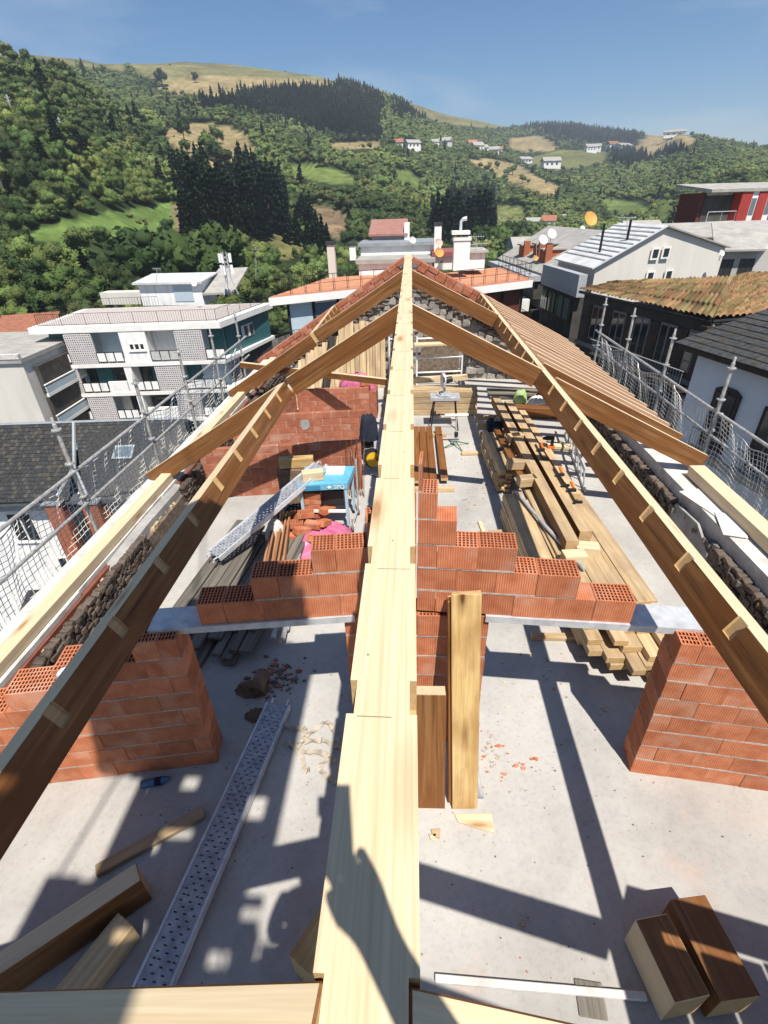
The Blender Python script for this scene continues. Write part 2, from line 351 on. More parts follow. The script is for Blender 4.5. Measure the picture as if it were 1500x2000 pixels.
def concrete():
    m, nt, b = nmat('cast_concrete_floor')
    v = coords(nt, (1, 1, 1), rnd=False)
    n1 = nn(nt, 'ShaderNodeTexNoise', Scale=0.9, Detail=9.0, Roughness=0.65); nt.links.new(v, n1.inputs['Vector'])
    n2 = nn(nt, 'ShaderNodeTexNoise', Scale=28.0, Detail=8.0, Roughness=0.75); nt.links.new(v, n2.inputs['Vector'])
    r1 = ramp(nt, [(0.30, (0.31, 0.302, 0.29)), (0.5, (0.395, 0.383, 0.365)), (0.72, (0.465, 0.449, 0.424))]); nt.links.new(n1.outputs['Fac'], r1.inputs[0])
    r2 = ramp(nt, [(0.33, (0.62, 0.60, 0.58)), (0.5, (0.95, 0.95, 0.95)), (0.7, (1.0, 1.0, 1.0))]); nt.links.new(n2.outputs['Fac'], r2.inputs[0])
    c = mixc(nt, r1.outputs[0], r2.outputs[0], 0.42, 'MULTIPLY')
    n3 = nn(nt, 'ShaderNodeTexNoise', Scale=2.6, Detail=6.0, Roughness=0.7); nt.links.new(coords(nt, (1, 1, 1), kind='Object'), n3.inputs['Vector'])
    r3 = ramp(nt, [(0.56, (0, 0, 0)), (0.76, (0.42, 0.42, 0.42))]); nt.links.new(n3.outputs['Fac'], r3.inputs[0])
    c = mixc(nt, c, (0.50, 0.33, 0.26), r3.outputs[0])
    vo = nn(nt, 'ShaderNodeTexVoronoi', Scale=16.0); nt.links.new(v, vo.inputs['Vector'])
    rv = ramp(nt, [(0.04, (0.35, 0.35, 0.35)), (0.08, (0, 0, 0))]); nt.links.new(vo.outputs['Distance'], rv.inputs[0])
    c = mixc(nt, c, (0.12, 0.105, 0.095), rv.outputs[0])
    n5 = nn(nt, 'ShaderNodeTexNoise', Scale=0.55, Detail=5.0, Distortion=1.5); nt.links.new(coords(nt, (1.0, 0.5, 1), rnd=False), n5.inputs['Vector'])
    r5 = ramp(nt, [(0.34, (0.82, 0.81, 0.80)), (0.50, (1, 1, 1))]); nt.links.new(n5.outputs['Fac'], r5.inputs[0]); c = mixc(nt, c, r5.outputs[0], 0.8, 'MULTIPLY')
    nt.links.new(c, b.inputs['Base Color']); b.inputs['Roughness'].default_value = 0.85
    bump(nt, b, n2.outputs['Fac'], 0.25, 0.006); return m
CONCRETE = concrete()
def tintmat(name, rough=0.9, trans=0.0, noise=0.0, nscale=0.4, inst=False):
    m, nt, b = nmat(name); a = nn(nt, 'ShaderNodeAttribute', attribute_name='tint')
    if inst: a.attribute_type = 'INSTANCER'
    c = a.outputs['Color']
    if noise:
        v = coords(nt, (1, 1, 1), rnd=False); n = nn(nt, 'ShaderNodeTexNoise', Scale=nscale, Detail=8.0, Roughness=0.7); nt.links.new(v, n.inputs['Vector'])
        r = ramp(nt, [(0.3, (1-noise,)*3), (0.7, (1+noise*0.3,)*3)]); nt.links.new(n.outputs['Fac'], r.inputs[0])
        c = mixc(nt, c, r.outputs[0], 1.0, 'MULTIPLY')
    nt.links.new(c, b.inputs['Base Color']); b.inputs['Roughness'].default_value = rough; b.inputs['Specular IOR Level'].default_value = 0.15
    return m
LEAF = tintmat('foliage'); LEAF_I = tintmat('woodland_foliage', inst=True); LAND = tintmat('hillside_turf', noise=0.6, nscale=0.16)
BARK = plain('tree_bark', (0.10, 0.075, 0.055), (0.055, 0.04, 0.03), 6, 0.95)
# ---------------------------------------------------------------- valley, hills and woods
def interp(x, xs, ys): return np.interp(x, xs, ys)
SKX = [-900, -400, 0, 60, 120, 240, 265, 410, 520, 640, 700, 760, 850, 960, 1000, 1075, 1150, 1260, 1300, 1360, 1420, 1500, 1700, 2400]
SKY_ = [60, 80, 94, 97, 102, 117, 124, 121, 130, 150, 167, 187, 217, 243, 248, 240, 253, 265, 261, 273, 288, 301, 320, 330]
SKD = [800, 800, 820, 830, 850, 900, 1000, 1050, 1050, 1050, 1050, 1100, 1250, 1500, 1700, 1900, 1900, 1700, 1300, 1150, 1000, 900, 850, 800]
GX = np.linspace(-900, 2400, 331)
Z_TOWN = -21.0
def direction(px):       # horizontal unit direction of an image column at eye level
    d = CM @ np.array([px-CXP, 405.0-CYP, FPX]); h = d[:2]/np.linalg.norm(d[:2]); return h
def z_at_pixel(px, py, dist):
    # height of a point at horizontal distance dist whose image row is py
    lo, hi = -400.0, 900.0; h = direction(px)
    for _ in range(44):
        m = (lo+hi)/2; p = np.array([[h[0]*dist, h[1]*dist, m]]); q, _d = proj_np(p)
        if q[0, 1] > py: lo = m
        else: hi = m
    return (lo+hi)/2
NR = 150
tv = np.linspace(0, 1, NR)
cols = []
rgn = np.random.default_rng(3)
def smooth_noise(n, m, cells):
    g = rgn.normal(size=(cells[0]+2, cells[1]+2)); x = np.linspace(0, cells[0], n); y = np.linspace(0, cells[1], m)
    xi = x.astype(int); yi = y.astype(int); fx = (x-xi)[:, None]; fy = (y-yi)[None, :]; fx = fx*fx*(3-2*fx); fy = fy*fy*(3-2*fy)
    return (g[xi][:, yi]*(1-fx)*(1-fy)+g[xi+1][:, yi]*fx*(1-fy)+g[xi][:, yi+1]*(1-fx)*fy+g[xi+1][:, yi+1]*fx*fy)
NZ = smooth_noise(len(GX), NR, (22, 9))*5.0+smooth_noise(len(GX), NR, (60, 22))*2.2
TP = np.zeros((len(GX), NR, 3))
for i, px in enumerate(GX):
    h = direction(px); Ds = interp(px, SKX, SKD); zs = z_at_pixel(px, interp(px, SKX, SKY_), Ds)
    D0 = interp(px, [-900, 0, 400, 700, 1000, 1500, 2400], [90, 95, 110, 150, 170, 150, 120])
    r = D0*(Ds*1.25/D0)**tv
    t = np.clip((r-D0)/(Ds-D0), 0, 1.6)
    p = interp(px, [-900, 0, 500, 800, 1100, 1500], [0.95, 0.95, 1.1, 1.35, 1.45, 1.2])
    z = Z_TOWN+(zs-Z_TOWN)*np.where(t <= 1, t**p, 1-(t-1)*0.9)
    # the wooded spur coming down from the left
    if px < 560:
        Dp = 330.0; ys = 128+max(0, px-130)*0.93 if px > 130 else 126
        zp = z_at_pixel(px, ys, Dp) if ys < 430 else None
        if zp is not None:
            w = np.exp(-((r-Dp)/105.0)**2); base = np.interp(Dp, r, z)
            z = z+np.maximum(zp-base, 0)*w
    fade = np.clip(t*6, 0, 1)*np.clip((1.0-np.abs(t-1)*0), 0, 1)
    amp = np.where(np.abs(t-1) < 0.12, 0.15, 1.0)*fade*np.clip(r/400, 0.35, 1.5)
    z = z+NZ[i]*amp
    TP[i, :, 0] = h[0]*r; TP[i, :, 1] = h[1]*r; TP[i, :, 2] = z
PIX, DEP = proj_np(TP.reshape(-1, 3)); PIX = PIX.reshape(len(GX), NR, 2)
def inpoly(P, poly):
    x, y = P[..., 0], P[..., 1]; c = np.zeros(x.shape, bool); n = len(poly)
    for i in range(n):
        (x1, y1), (x2, y2) = poly[i], poly[(i+1) % n]
        c ^= ((y1 > y) != (y2 > y)) & (x < (x2-x1)*(y-y1)/(y2-y1+1e-9)+x1)
    return c
DRY = (0.30, 0.235, 0.115); OLIVE = (0.185, 0.175, 0.075); GRASS = (0.135, 0.180, 0.048); CROP = (0.125, 0.195, 0.050); SOIL = (0.20, 0.145, 0.085); WOODF = (0.030, 0.048, 0.014)
FIELDS = [
 ([(250, 121), (410, 110), (640, 140), (665, 160), (560, 152), (440, 150), (330, 166), (270, 145)], OLIVE),
 ([(-400, 70), (0, 90), (240, 112), (250, 140), (120, 125), (60, 112), (-400, 100)], OLIVE),
 ([(300, 168), (360, 150), (440, 147), (560, 152), (650, 160), (655, 172), (600, 172), (500, 176), (440, 192), (400, 186), (330, 184)], DRY),
 ([(310, 262), (345, 246), (400, 240), (450, 250), (480, 264), (490, 280), (505, 302), (470, 312), (440, 332), (400, 325), (350, 290)], DRY),
 ([(765, 184), (850, 210), (960, 238), (1003, 246), (960, 252), (850, 238), (800, 208)], OLIVE),
 ([(995, 270), (1050, 265), (1085, 280), (1085, 294), (1040, 297), (1000, 292)], DRY),
 ([(912, 312), (960, 310), (1010, 320), (1040, 340), (1090, 365), (1085, 384), (1040, 377), (1000, 357), (950, 332)], DRY),
 ([(1238, 290), (1268, 262), (1310, 257), (1362, 271), (1350, 284), (1290, 294), (1265, 306)], DRY),
 ([(1020, 312), (1100, 292), (1185, 297), (1175, 322), (1100, 332), (1050, 328)], (0.16, 0.165, 0.055)),
 ([(40, 466), (110, 436), (190, 416), (330, 398), (358, 412), (345, 446), (250, 460), (120, 476)], CROP),
 ([(565, 325), (620, 320), (692, 345), (702, 362), (640, 358), (572, 347)], GRASS),
 ([(1170, 388), (1240, 395), (1272, 411), (1240, 428), (1190, 414)], GRASS),
 ([(1280, 388), (1318, 391), (1312, 424), (1284, 428)], GRASS),
 ([(968, 400), (1022, 408), (1016, 450), (992, 474), (968, 446)], (0.15, 0.17, 0.06)),
 ([(765, 330), (800, 334), (826, 356), (820, 368), (780, 360)], GRASS),
 ([(606, 400), (650, 405), (684, 430), (672, 470), (630, 455)], SOIL),
 ([(500, 462), (580, 450), (600, 480), (560, 510), (510, 500)], (0.17, 0.165, 0.06)),
 ([(330, 402), (372, 402), (380, 470), (345, 466)], SOIL),
 ([(780, 278), (800, 276), (830, 290), (800, 296)], (0.18, 0.165, 0.07)),
 ([(640, 280), (740, 276), (748, 290), (650, 292)], DRY),
]
CON = [
 [(440, 190), (500, 170), (620, 165), (720, 185), (742, 200), (742, 278), (640, 268), (540, 238), (440, 218), (365, 212)],
 [(345, 345), (470, 340), (560, 380), (560, 462), (470, 484), (400, 474), (355, 432)],
 [(848, 408), (880, 396), (960, 386), (978, 470), (852, 480)],
 [(1190, 302), (1312, 282), (1340, 300), (1200, 332)],
 [(1010, 240), (1130, 246), (1250, 264), (1240, 288), (1100, 272)],
 [(590, 430), (655, 432), (650, 520), (590, 510)],
 [(765, 195), (830, 210), (830, 236), (775, 228)],
]
colr = np.zeros((len(GX), NR, 3)); colr[:] = WOODF
cover = np.zeros((len(GX), NR), int)
for poly, c in FIELDS:
    m = inpoly(PIX, poly); colr[m] = c; cover[m] = 1
colr *= (1+0.16*smooth_noise(len(GX), NR, (90, 50)))[..., None].clip(0.7, 1.3)
# terraces and mown strips: bands of paler and darker turf that follow the slope
band = 1+0.13*np.sin(TP[..., 2]*1.9+2*smooth_noise(len(GX), NR, (18, 10)))*(cover == 1)
colr *= band[..., None]
idx = np.arange(len(GX)*NR).reshape(len(GX), NR)
F = np.stack([idx[:-1, :-1].ravel(), idx[1:, :-1].ravel(), idx[1:, 1:].ravel(), idx[:-1, 1:].ravel()], 1)
tag(link('hillside', np_mesh('hillside', TP.reshape(-1, 3), F, LAND, col=colr.reshape(-1, 3), smooth=True)), kind='structure')
g = MB(); g.quad([(-700, -400, Z_TOWN-0.6), (700, -400, Z_TOWN-0.6), (700, 260, Z_TOWN-0.6), (-700, 260, Z_TOWN-0.6)])
tag(g.build('ground', plain('street_asphalt', (0.085, 0.083, 0.08), (0.055, 0.054, 0.052), 0.3, 0.9)), kind='structure')

# ---- tree shapes (unit height 1, base at origin)
def leaf_cards(rg, n, size, centers, radii, flat=0.6):
    k = rg.integers(0, len(centers), n); d = rg.normal(size=(n, 3)); d /= np.linalg.norm(d, axis=1)[:, None]
    rad = radii[k]*(0.72+0.36*rg.random(n))[:, None] if radii.ndim == 2 else (radii[k]*(0.72+0.36*rg.random(n)))[:, None]
    p = centers[k]+d*rad
    nrm = d+0.75*rg.normal(size=(n, 3)); nrm /= np.linalg.norm(nrm, axis=1)[:, None]
    a = np.cross(nrm, rg.normal(size=(n, 3))); a /= np.linalg.norm(a, axis=1)[:, None]; b = np.cross(nrm, a)
    s = size*(0.6+0.8*rg.random(n))[:, None]
    V = np.stack([p-a*s, p+b*s*flat, p+a*s, p-b*s*flat], 1).reshape(-1, 3)
    F = np.arange(n*4).reshape(n, 4); return V, F
def ico(sub=1):
    bm = bmesh.new(); bmesh.ops.create_icosphere(bm, subdivisions=sub, radius=1.0)
    v = np.array([q.co for q in bm.verts]); f = np.array([[q.index for q in p.verts] for p in bm.faces]); bm.free(); return v, f
ICO_V, ICO_F = ico(1); ICO2_V, ICO2_F = ico(2)
def tris(F): return np.vstack([F[:, [0, 1, 2]], F[:, [0, 2, 3]]]) if F.shape[1] == 4 else F
def broad_tree(seed, n, size):
    rg = np.random.default_rng(seed); nc = 7
    C = np.array([[0, 0, 0.60]]+[[0.24*math.cos(a)*rg.uniform(.6, 1.2), 0.24*math.sin(a)*rg.uniform(.6, 1.2), rg.uniform(0.36, 0.80)] for a in np.linspace(0, 6.28, nc)[:-1]])
    rad = np.array([0.30]+[rg.uniform(0.15, 0.23) for _ in range(nc-1)])
    Vs, Fs, o = [], [], 0
    for c, r in zip(C, rad):
        v = ICO_V*(r*0.86)*(1+0.12*rg.normal(size=(len(ICO_V), 1)))+c; Vs.append(v); Fs.append(ICO_F+o); o += len(v)
    v, f = leaf_cards(rg, n, size, C, rad); Vs.append(v); Fs.append(tris(f)+o)
    V = np.vstack(Vs); V[:, 2] = np.maximum(V[:, 2], 0.04); return V, np.vstack(Fs)
def conifer(seed, tiers, sides):
    rg = np.random.default_rng(seed); Vs, Fs, o = [], [], 0
    for t in range(tiers):
        z0 = 0.06+0.86*t/tiers; z1 = min(1.0, z0+1.9/tiers*(1-0.35*t/tiers)); r = 0.17*(1-t/tiers)**0.85+0.018
        a = np.linspace(0, 2*np.pi, sides, endpoint=False)+rg.random()*6; rr = r*np.where(np.arange(sides) % 2, 1.15, 0.6)*(1+0.18*rg.normal(size=sides))
        ring = np.stack([rr*np.cos(a), rr*np.sin(a), z0+0.03*rg.normal(size=sides)*(1-t/tiers)], 1)
        Vs.append(np.vstack([ring, [[0, 0, z1]], [[0, 0, z0+0.05]]]))
        f = [[i, (i+1) % sides, sides] for i in range(sides)]+[[(i+1) % sides, i, sides+1] for i in range(sides)]
        Fs.append(np.array(f)+o); o += sides+2
    return np.vstack(Vs), np.vstack(Fs)
# ---- sample tree positions over the land, evenly as the slope is seen
P00 = PIX[:-1, :-1]; P11 = PIX[1:, 1:]; P10 = PIX[1:, :-1]; P01 = PIX[:-1, 1:]
area = 0.5*np.abs((P11[..., 0]-P00[..., 0])*(P01[..., 1]-P10[..., 1])-(P01[..., 0]-P10[..., 0])*(P11[..., 1]-P00[..., 1]))
mid = (TP[:-1, :-1]+TP[1:, 1:])/2; dist = np.linalg.norm(mid[..., :2], axis=2)
gxm = (GX[:-1]+GX[1:])/2
lamp = np.clip(965*4.9/dist, 5.0, 60)            # a tree's size in the view
real = np.linalg.norm(np.cross(TP[1:, :-1]-TP[:-1, :-1], TP[:-1, 1:]-TP[:-1, :-1]), axis=2)
inview = ((gxm > -130) & (gxm < 1640))[:, None]
dens = np.where(inview, np.maximum(area/(0.40*lamp)**2, 0), real/160.0*0.12)
dens = np.minimum(dens, real/9.0)
cov = cover[:-1, :-1] | cover[1:, 1:]
dens = np.where(cov == 1, dens*0.010, dens)
skyl = (tv[:-1] > 0.985)[None, :]
cnt = RNG.poisson(np.where(skyl, 0, dens))
ii, jj = np.nonzero(cnt); rep = cnt[ii, jj]; ii = np.repeat(ii, rep); jj = np.repeat(jj, rep)
fu = RNG.random(len(ii)); fv = RNG.random(len(ii))
TPOS = (TP[ii, jj]*((1-fu)*(1-fv))[:, None]+TP[ii+1, jj]*(fu*(1-fv))[:, None]+TP[ii, jj+1]*((1-fu)*fv)[:, None]+TP[ii+1, jj+1]*(fu*fv)[:, None])
tpix, _ = proj_np(TPOS); tdist = np.linalg.norm(TPOS[:, :2], axis=1)
iscon = np.zeros(len(TPOS), bool)
tpj = tpix+RNG.normal(size=tpix.shape)*7.0
for poly in CON: iscon |= inpoly(tpj, poly)
iscon |= RNG.random(len(TPOS)) < 0.010
hid = np.zeros(len(TPOS), bool)
for hh in (2.5, 4.5, 6.5):
    tp2, _ = proj_np(TPOS+np.array([0, 0, hh]))
    for poly, c in FIELDS: hid |= inpoly(tp2, poly)
hid &= (RNG.random(len(TPOS)) < 0.93)
patch = smooth_noise(len(GX), NR, (40, 26))[ii, jj]; patch2 = smooth_noise(len(GX), NR, (14, 10))[ii, jj]
def forest(name, sel, lib, hmin, hmax, wfac, c0, c1):
    """one object: a point per tree, each carrying a leafy crown of its own size, turn and tint"""
    k = np.nonzero(sel)[0]; n = len(k)
    me = bpy.data.meshes.new(name); me.vertices.add(n); me.vertices.foreach_set('co', (TPOS[k]-np.array([0, 0, 0.4])).astype(np.float32).ravel()); me.update()
    h = RNG.uniform(hmin, hmax, n)*np.where(RNG.random(n) < 0.12, 1.25, 1.0); w = h*wfac*RNG.uniform(0.75, 1.3, n)
    t = np.clip(0.42+0.26*patch[k]+0.18*patch2[k]+0.20*RNG.normal(size=n), 0, 1)[:, None]
    c = np.ones((n, 4)); c[:, :3] = np.array(c0)*(1-t)+np.array(c1)*t; c[:, 0] *= RNG.uniform(0.85, 1.2, n)
    for nm, ty, arr, f in (('tint', 'FLOAT_COLOR', c, 'color'), ('scl', 'FLOAT_VECTOR', np.stack([w, w*RNG.uniform(0.85, 1.15, n), h], 1), 'vector'), ('rotv', 'FLOAT_VECTOR', np.stack([RNG.normal(size=n)*0.06, RNG.normal(size=n)*0.06, RNG.random(n)*6.28], 1), 'vector'), ('pick', 'INT', RNG.integers(0, len(lib), n), 'value')):
        a = me.attributes.new(nm, ty, 'POINT'); a.data.foreach_set(f, np.ascontiguousarray(arr, dtype=np.int32 if ty == 'INT' else np.float32).ravel())
    ob = link(name, me)
    ng = bpy.data.node_groups.new(name+'_scatter', 'GeometryNodeTree')
    ng.interface.new_socket('Geometry', in_out='INPUT', socket_type='NodeSocketGeometry'); ng.interface.new_socket('Geometry', in_out='OUTPUT', socket_type='NodeSocketGeometry')
    N = ng.nodes; gi = N.new('NodeGroupInput'); go = N.new('NodeGroupOutput'); jn = N.new('GeometryNodeJoinGeometry'); ip = N.new('GeometryNodeInstanceOnPoints')
    for pr_ in reversed(lib):
        oi = N.new('GeometryNodeObjectInfo'); oi.inputs['Object'].default_value = pr_; oi.inputs['As Instance'].default_value = True; ng.links.new(oi.outputs['Geometry'], jn.inputs[0])
    def attr(nm, ty):
        a = N.new('GeometryNodeInputNamedAttribute'); a.data_type = ty; a.inputs['Name'].default_value = nm; return [o for o in a.outputs if o.enabled][0]
    ip.inputs['Pick Instance'].default_value = True
    ng.links.new(gi.outputs[0], ip.inputs['Points']); ng.links.new(jn.outputs[0], ip.inputs['Instance']); ng.links.new(attr('pick', 'INT'), ip.inputs['Instance Index']); ng.links.new(attr('scl', 'FLOAT_VECTOR'), ip.inputs['Scale'])
    e2r = N.new('FunctionNodeEulerToRotation'); ng.links.new(attr('rotv', 'FLOAT_VECTOR'), e2r.inputs[0]); ng.links.new(e2r.outputs[0], ip.inputs['Rotation']); ng.links.new(ip.outputs[0], go.inputs[0])
    md = ob.modifiers.new('scatter', 'NODES'); md.node_group = ng
    return ob
def proto(VF):
    V, F = VF; me = np_mesh('crown_shape', V, F, LEAF_I); return bpy.data.objects.new('crown_shape', me)
BROAD = [proto(broad_tree(i, 300, 0.046)) for i in range(9)]; BROAD_N = [proto(broad_tree(20+i, 1100, 0.026)) for i in range(6)]
CONI = [proto(conifer(i, 9, 10)) for i in range(6)]; CONI_N = [proto(conifer(30+i, 14, 13)) for i in range(4)]
far = tdist > 260; keepm = ~hid
lone = np.zeros(len(TPOS), bool)
o = forest('broadleaf_wood', ~iscon & far & keepm, BROAD, 3.2, 7.4, 1.1, (0.040, 0.062, 0.021), (0.165, 0.212, 0.064)); tag(o, 'mixed green broadleaf wood covering the far hillsides', 'wood', kind='stuff')
o = forest('conifer_plantation', iscon & far & keepm, CONI, 6.5, 14.5, 1.05, (0.018, 0.034, 0.016), (0.050, 0.074, 0.032)); tag(o, 'dark conifer plantation in blocks across the hillsides', 'wood', kind='stuff')
o = forest('lower_wood', ~iscon & ~far & keepm, BROAD_N, 2.8, 6.8, 1.1, (0.028, 0.047, 0.015), (0.150, 0.198, 0.054)); tag(o, 'leafy green trees and scrub behind the town roofs', 'wood', kind='stuff')
o = forest('lower_conifers', iscon & ~far & keepm, CONI_N, 8, 13, 1.1, (0.009, 0.020, 0.009), (0.020, 0.038, 0.014)); tag(o, 'tall dark conifers standing low on the hill', 'wood', kind='stuff')

dens2 = np.where((cov == 1) & inview, np.minimum(area/55.0, real/20.0), 0); cnt2 = RNG.poisson(dens2*0.5)
i2, j2 = np.nonzero(cnt2); r2_ = cnt2[i2, j2]; i2 = np.repeat(i2, r2_); j2 = np.repeat(j2, r2_); f1 = RNG.random(len(i2)); f2 = RNG.random(len(i2))
TPOS = (TP[i2, j2]*((1-f1)*(1-f2))[:, None]+TP[i2+1, j2]*(f1*(1-f2))[:, None]+TP[i2, j2+1]*((1-f1)*f2)[:, None]+TP[i2+1, j2+1]*(f1*f2)[:, None])
patch = np.zeros(len(TPOS)); patch2 = patch
keep2 = smooth_noise(len(GX), NR, (70, 40))[i2, j2] > 0.55
o = forest('hedge_scrub', keep2, BROAD, 0.5, 1.8, 1.5, (0.07, 0.085, 0.028), (0.17, 0.17, 0.06)); tag(o, 'low scrub and hedge tufts dotted over the hillside fields', 'scrub', kind='stuff')
# ---- single trees one can point at: on the meadows and before the woods
def terrain_hit(px, py):
    """point of the hillside seen at an image position"""
    i = int(np.clip(np.searchsorted(GX, px), 1, len(GX)-2)); best = None
    for c in (i-1, i):
        ys = PIX[c, :, 1]; k = np.nonzero((ys[:-1] >= py) & (ys[1:] < py))[0]
        if len(k):
            k = k[0]; f = (ys[k]-py)/(ys[k]-ys[k+1]+1e-9); p = TP[c, k]*(1-f)+TP[c, k+1]*f; best = p if best is None else (best+p)/2
    return best
def tint_mesh(name, VF, c, mat=LEAF):
    V, F = VF; cc = np.array(c)[None]*(0.75+0.5*RNG.random((len(V), 1))); return np_mesh(name, V, F, mat, col=cc)
def trunk_mesh(h):
    b = MB(); b.tube([(0, 0, 0), (0.01, 0.0, 0.2), (0.0, 0.01, 0.45)], [0.035, 0.026, 0.014], 6); 
    for a in (0.5, 2.6, 4.7): b.tube([(0, 0, 0.22), (0.10*math.cos(a), 0.10*math.sin(a), 0.45)], [0.016, 0.008], 5)
    return b.mesh('trunk', BARK)
TRUNK = trunk_mesh(1)
CROWN = [tint_mesh('crown', broad_tree(50+i, 260, 0.055), c) for i, c in enumerate([(0.040, 0.066, 0.018), (0.060, 0.095, 0.024), (0.026, 0.048, 0.014)])]
CCROWN = [tint_mesh('crown', conifer(60+i, 11, 11), (0.013, 0.027, 0.011)) for i in range(3)]
def tree_at(px, py, hpx, label, group, con=False):
    p = terrain_hit(px, py)
    if p is None: return
    d = np.linalg.norm(p-CAM); h = hpx*d/FPX*0.97
    t = link('conifer_tree' if con else 'broadleaf_tree', None, Matrix.Translation(Vector(p))); tag(t, label, 'tree', group)
    w = h*(1.0 if con else random.uniform(0.95, 1.3))
    W = Matrix.Translation(Vector(p)) @ Matrix.Rotation(random.uniform(0, 6), 4, 'Z') @ Matrix.Diagonal((w, w, h, 1))
    link('trunk', TRUNK, W, t); link('crown', random.choice(CCROWN if con else CROWN), W, t)
for x, y, h in [(362, 170, 22), (425, 162, 14)]: tree_at(x, y, h, 'dark %s tree alone on the upper dry meadow' % ('larger' if h > 20 else 'smaller'), 'trees on the upper dry meadow')
for x, y, h, l in [(383, 272, 26, 'rounded dark tree alone in the middle of the pale hillock meadow'), (399, 266, 10, 'tiny bush beside the rounded tree on the hillock meadow'), (442, 281, 26, 'dark tree on the right shoulder of the hillock meadow'), (460, 278, 9, 'small bush right of the hillock meadow tree')]: tree_at(x, y, h, l, 'trees on the hillock meadow')
for i, (x, y, h) in enumerate(sorted([(425, 305, 36), (432, 318, 30), (412, 318, 24), (455, 328, 28), (470, 308, 12), (390, 300, 20)])): tree_at(x, y, h, 'dark bushy tree on the lower edge of the hillock meadow, %s from left' % ORD[i], 'trees below the hillock meadow')
for i, (x, y, h) in enumerate(sorted([(985, 345, 14), (1000, 342, 16), (1016, 358, 14), (966, 330, 12)])): tree_at(x, y, h, 'small round tree on the dry meadow right of centre, %s from left' % ORD[i], 'trees on the dry meadow right of centre')
for i in range(26):
    x = 352+i*8.2+random.uniform(-3, 3); y = 455+14*math.sin(i*1.1)+random.uniform(-8, 14)-max(0, 12-i)*0.5
    tree_at(x, y, random.uniform(80, 118) if 2 < i < 24 else 70, 'tall dark conifer in the clump below the hillock meadow, %s from left' % ORD[i], 'tall conifer clump on the lower hillside', True)
for i in range(16): tree_at(852+i*7.8+random.uniform(-3, 3), 478+random.uniform(-8, 8), random.uniform(62, 92), 'dark columnar tree in the row behind white chimneys, %s from left' % ORD[i], 'columnar trees behind the white chimneys', True)
for i, (x, y, h) in enumerate(sorted([(596, 515, 70), (612, 505, 62), (628, 512, 78), (640, 505, 60), (578, 480, 60)])): tree_at(x, y, h, 'dark pointed conifer left of the tall thin chimney, %s from left' % ORD[i], 'conifers left of the thin chimney', True)
for i, (x, y, h) in enumerate(sorted([(1003, 480, 40), (985, 490, 46), (965, 486, 40), (1030, 470, 30), (945, 492, 44)])): tree_at(x, y, h, 'leafy tree behind the orange roof terrace, %s from left' % ORD[i], 'trees behind the orange terrace')
for i in range(14): tree_at(250+i*13+random.uniform(-5, 5), 568+random.uniform(-10, 14), random.uniform(70, 115), 'big leafy tree rising behind the white apartment block, %s from left' % ORD[i], 'trees behind the white apartment block')
for i in range(6): tree_at(20+i*26, 585+random.uniform(-8, 6), random.uniform(40, 70), 'leafy tree at the hill foot on the far left, %s from left' % ORD[i], 'trees at the foot of the hill on the left')

# ---- small far houses
def far_house(px, py, wpx, hpx, label, roof, wallm=None, yaw=0.2):
    p = terrain_hit(px, py)
    if p is None: return
    p = Vector(p); s = (p-Vector(CAM)).length/FPX; w, h, dp = wpx*s, hpx*s, wpx*s*0.7
    t = link('farmhouse', None, Matrix.Translation(p)); tag(t, label, 'house', 'houses of the hillside villages')
    M_ = RZ(yaw, p)
    b = MB(); b.M = M_; b.lo((-w/2, -dp/2, -3), (w/2, dp/2, h*0.62)); b.build('wall', wallm or WHITE, t)
    b = MB(); b.M = M_; b.prism([(-w*0.54, -dp*0.58, h*0.6), (-w*0.54, dp*0.58, h*0.6), (-w*0.54, 0, h)], (w*1.08, 0, 0)); b.build('roof', roof, t)
    for k in range(3): b = MB(); b.M = M_; b.lo((-w*0.36+k*w*0.28, -dp/2-0.06, h*0.22), (-w*0.24+k*w*0.28, -dp/2-0.01, h*0.42)); b.build('window', GLASS, t)
VH = sorted([(777, 291, 22, 13), (802, 291, 22, 12), (848, 287, 14, 10), (868, 288, 20, 13), (912, 290, 14, 11), (925, 297, 18, 13), (938, 299, 16, 11), (955, 303, 18, 11), (968, 302, 12, 10), (1018, 321, 20, 10), (1064, 328, 26, 14),
      (1132, 297, 16, 10), (1150, 295, 14, 9), (1172, 292, 16, 10), (1195, 294, 22, 9), (1286, 267, 26, 8), (355, 346, 12, 8), (1043, 444, 26, 14), (1078, 448, 22, 20), (1110, 431, 16, 9)])
for i, (x, y, w, h) in enumerate(VH):
    far_house(x, y, w, h, ('white farmhouse with a reddish roof on the hillside, %s such from left' if i % 4 == 1 else 'white farmhouse with a grey roof on the hillside, %s such from left') % ORD[i//4 if i % 4 == 1 else i-(i+2)//4], TILE_RED if i % 4 == 1 else ROOFGREY, yaw=random.uniform(-0.4, 0.5))
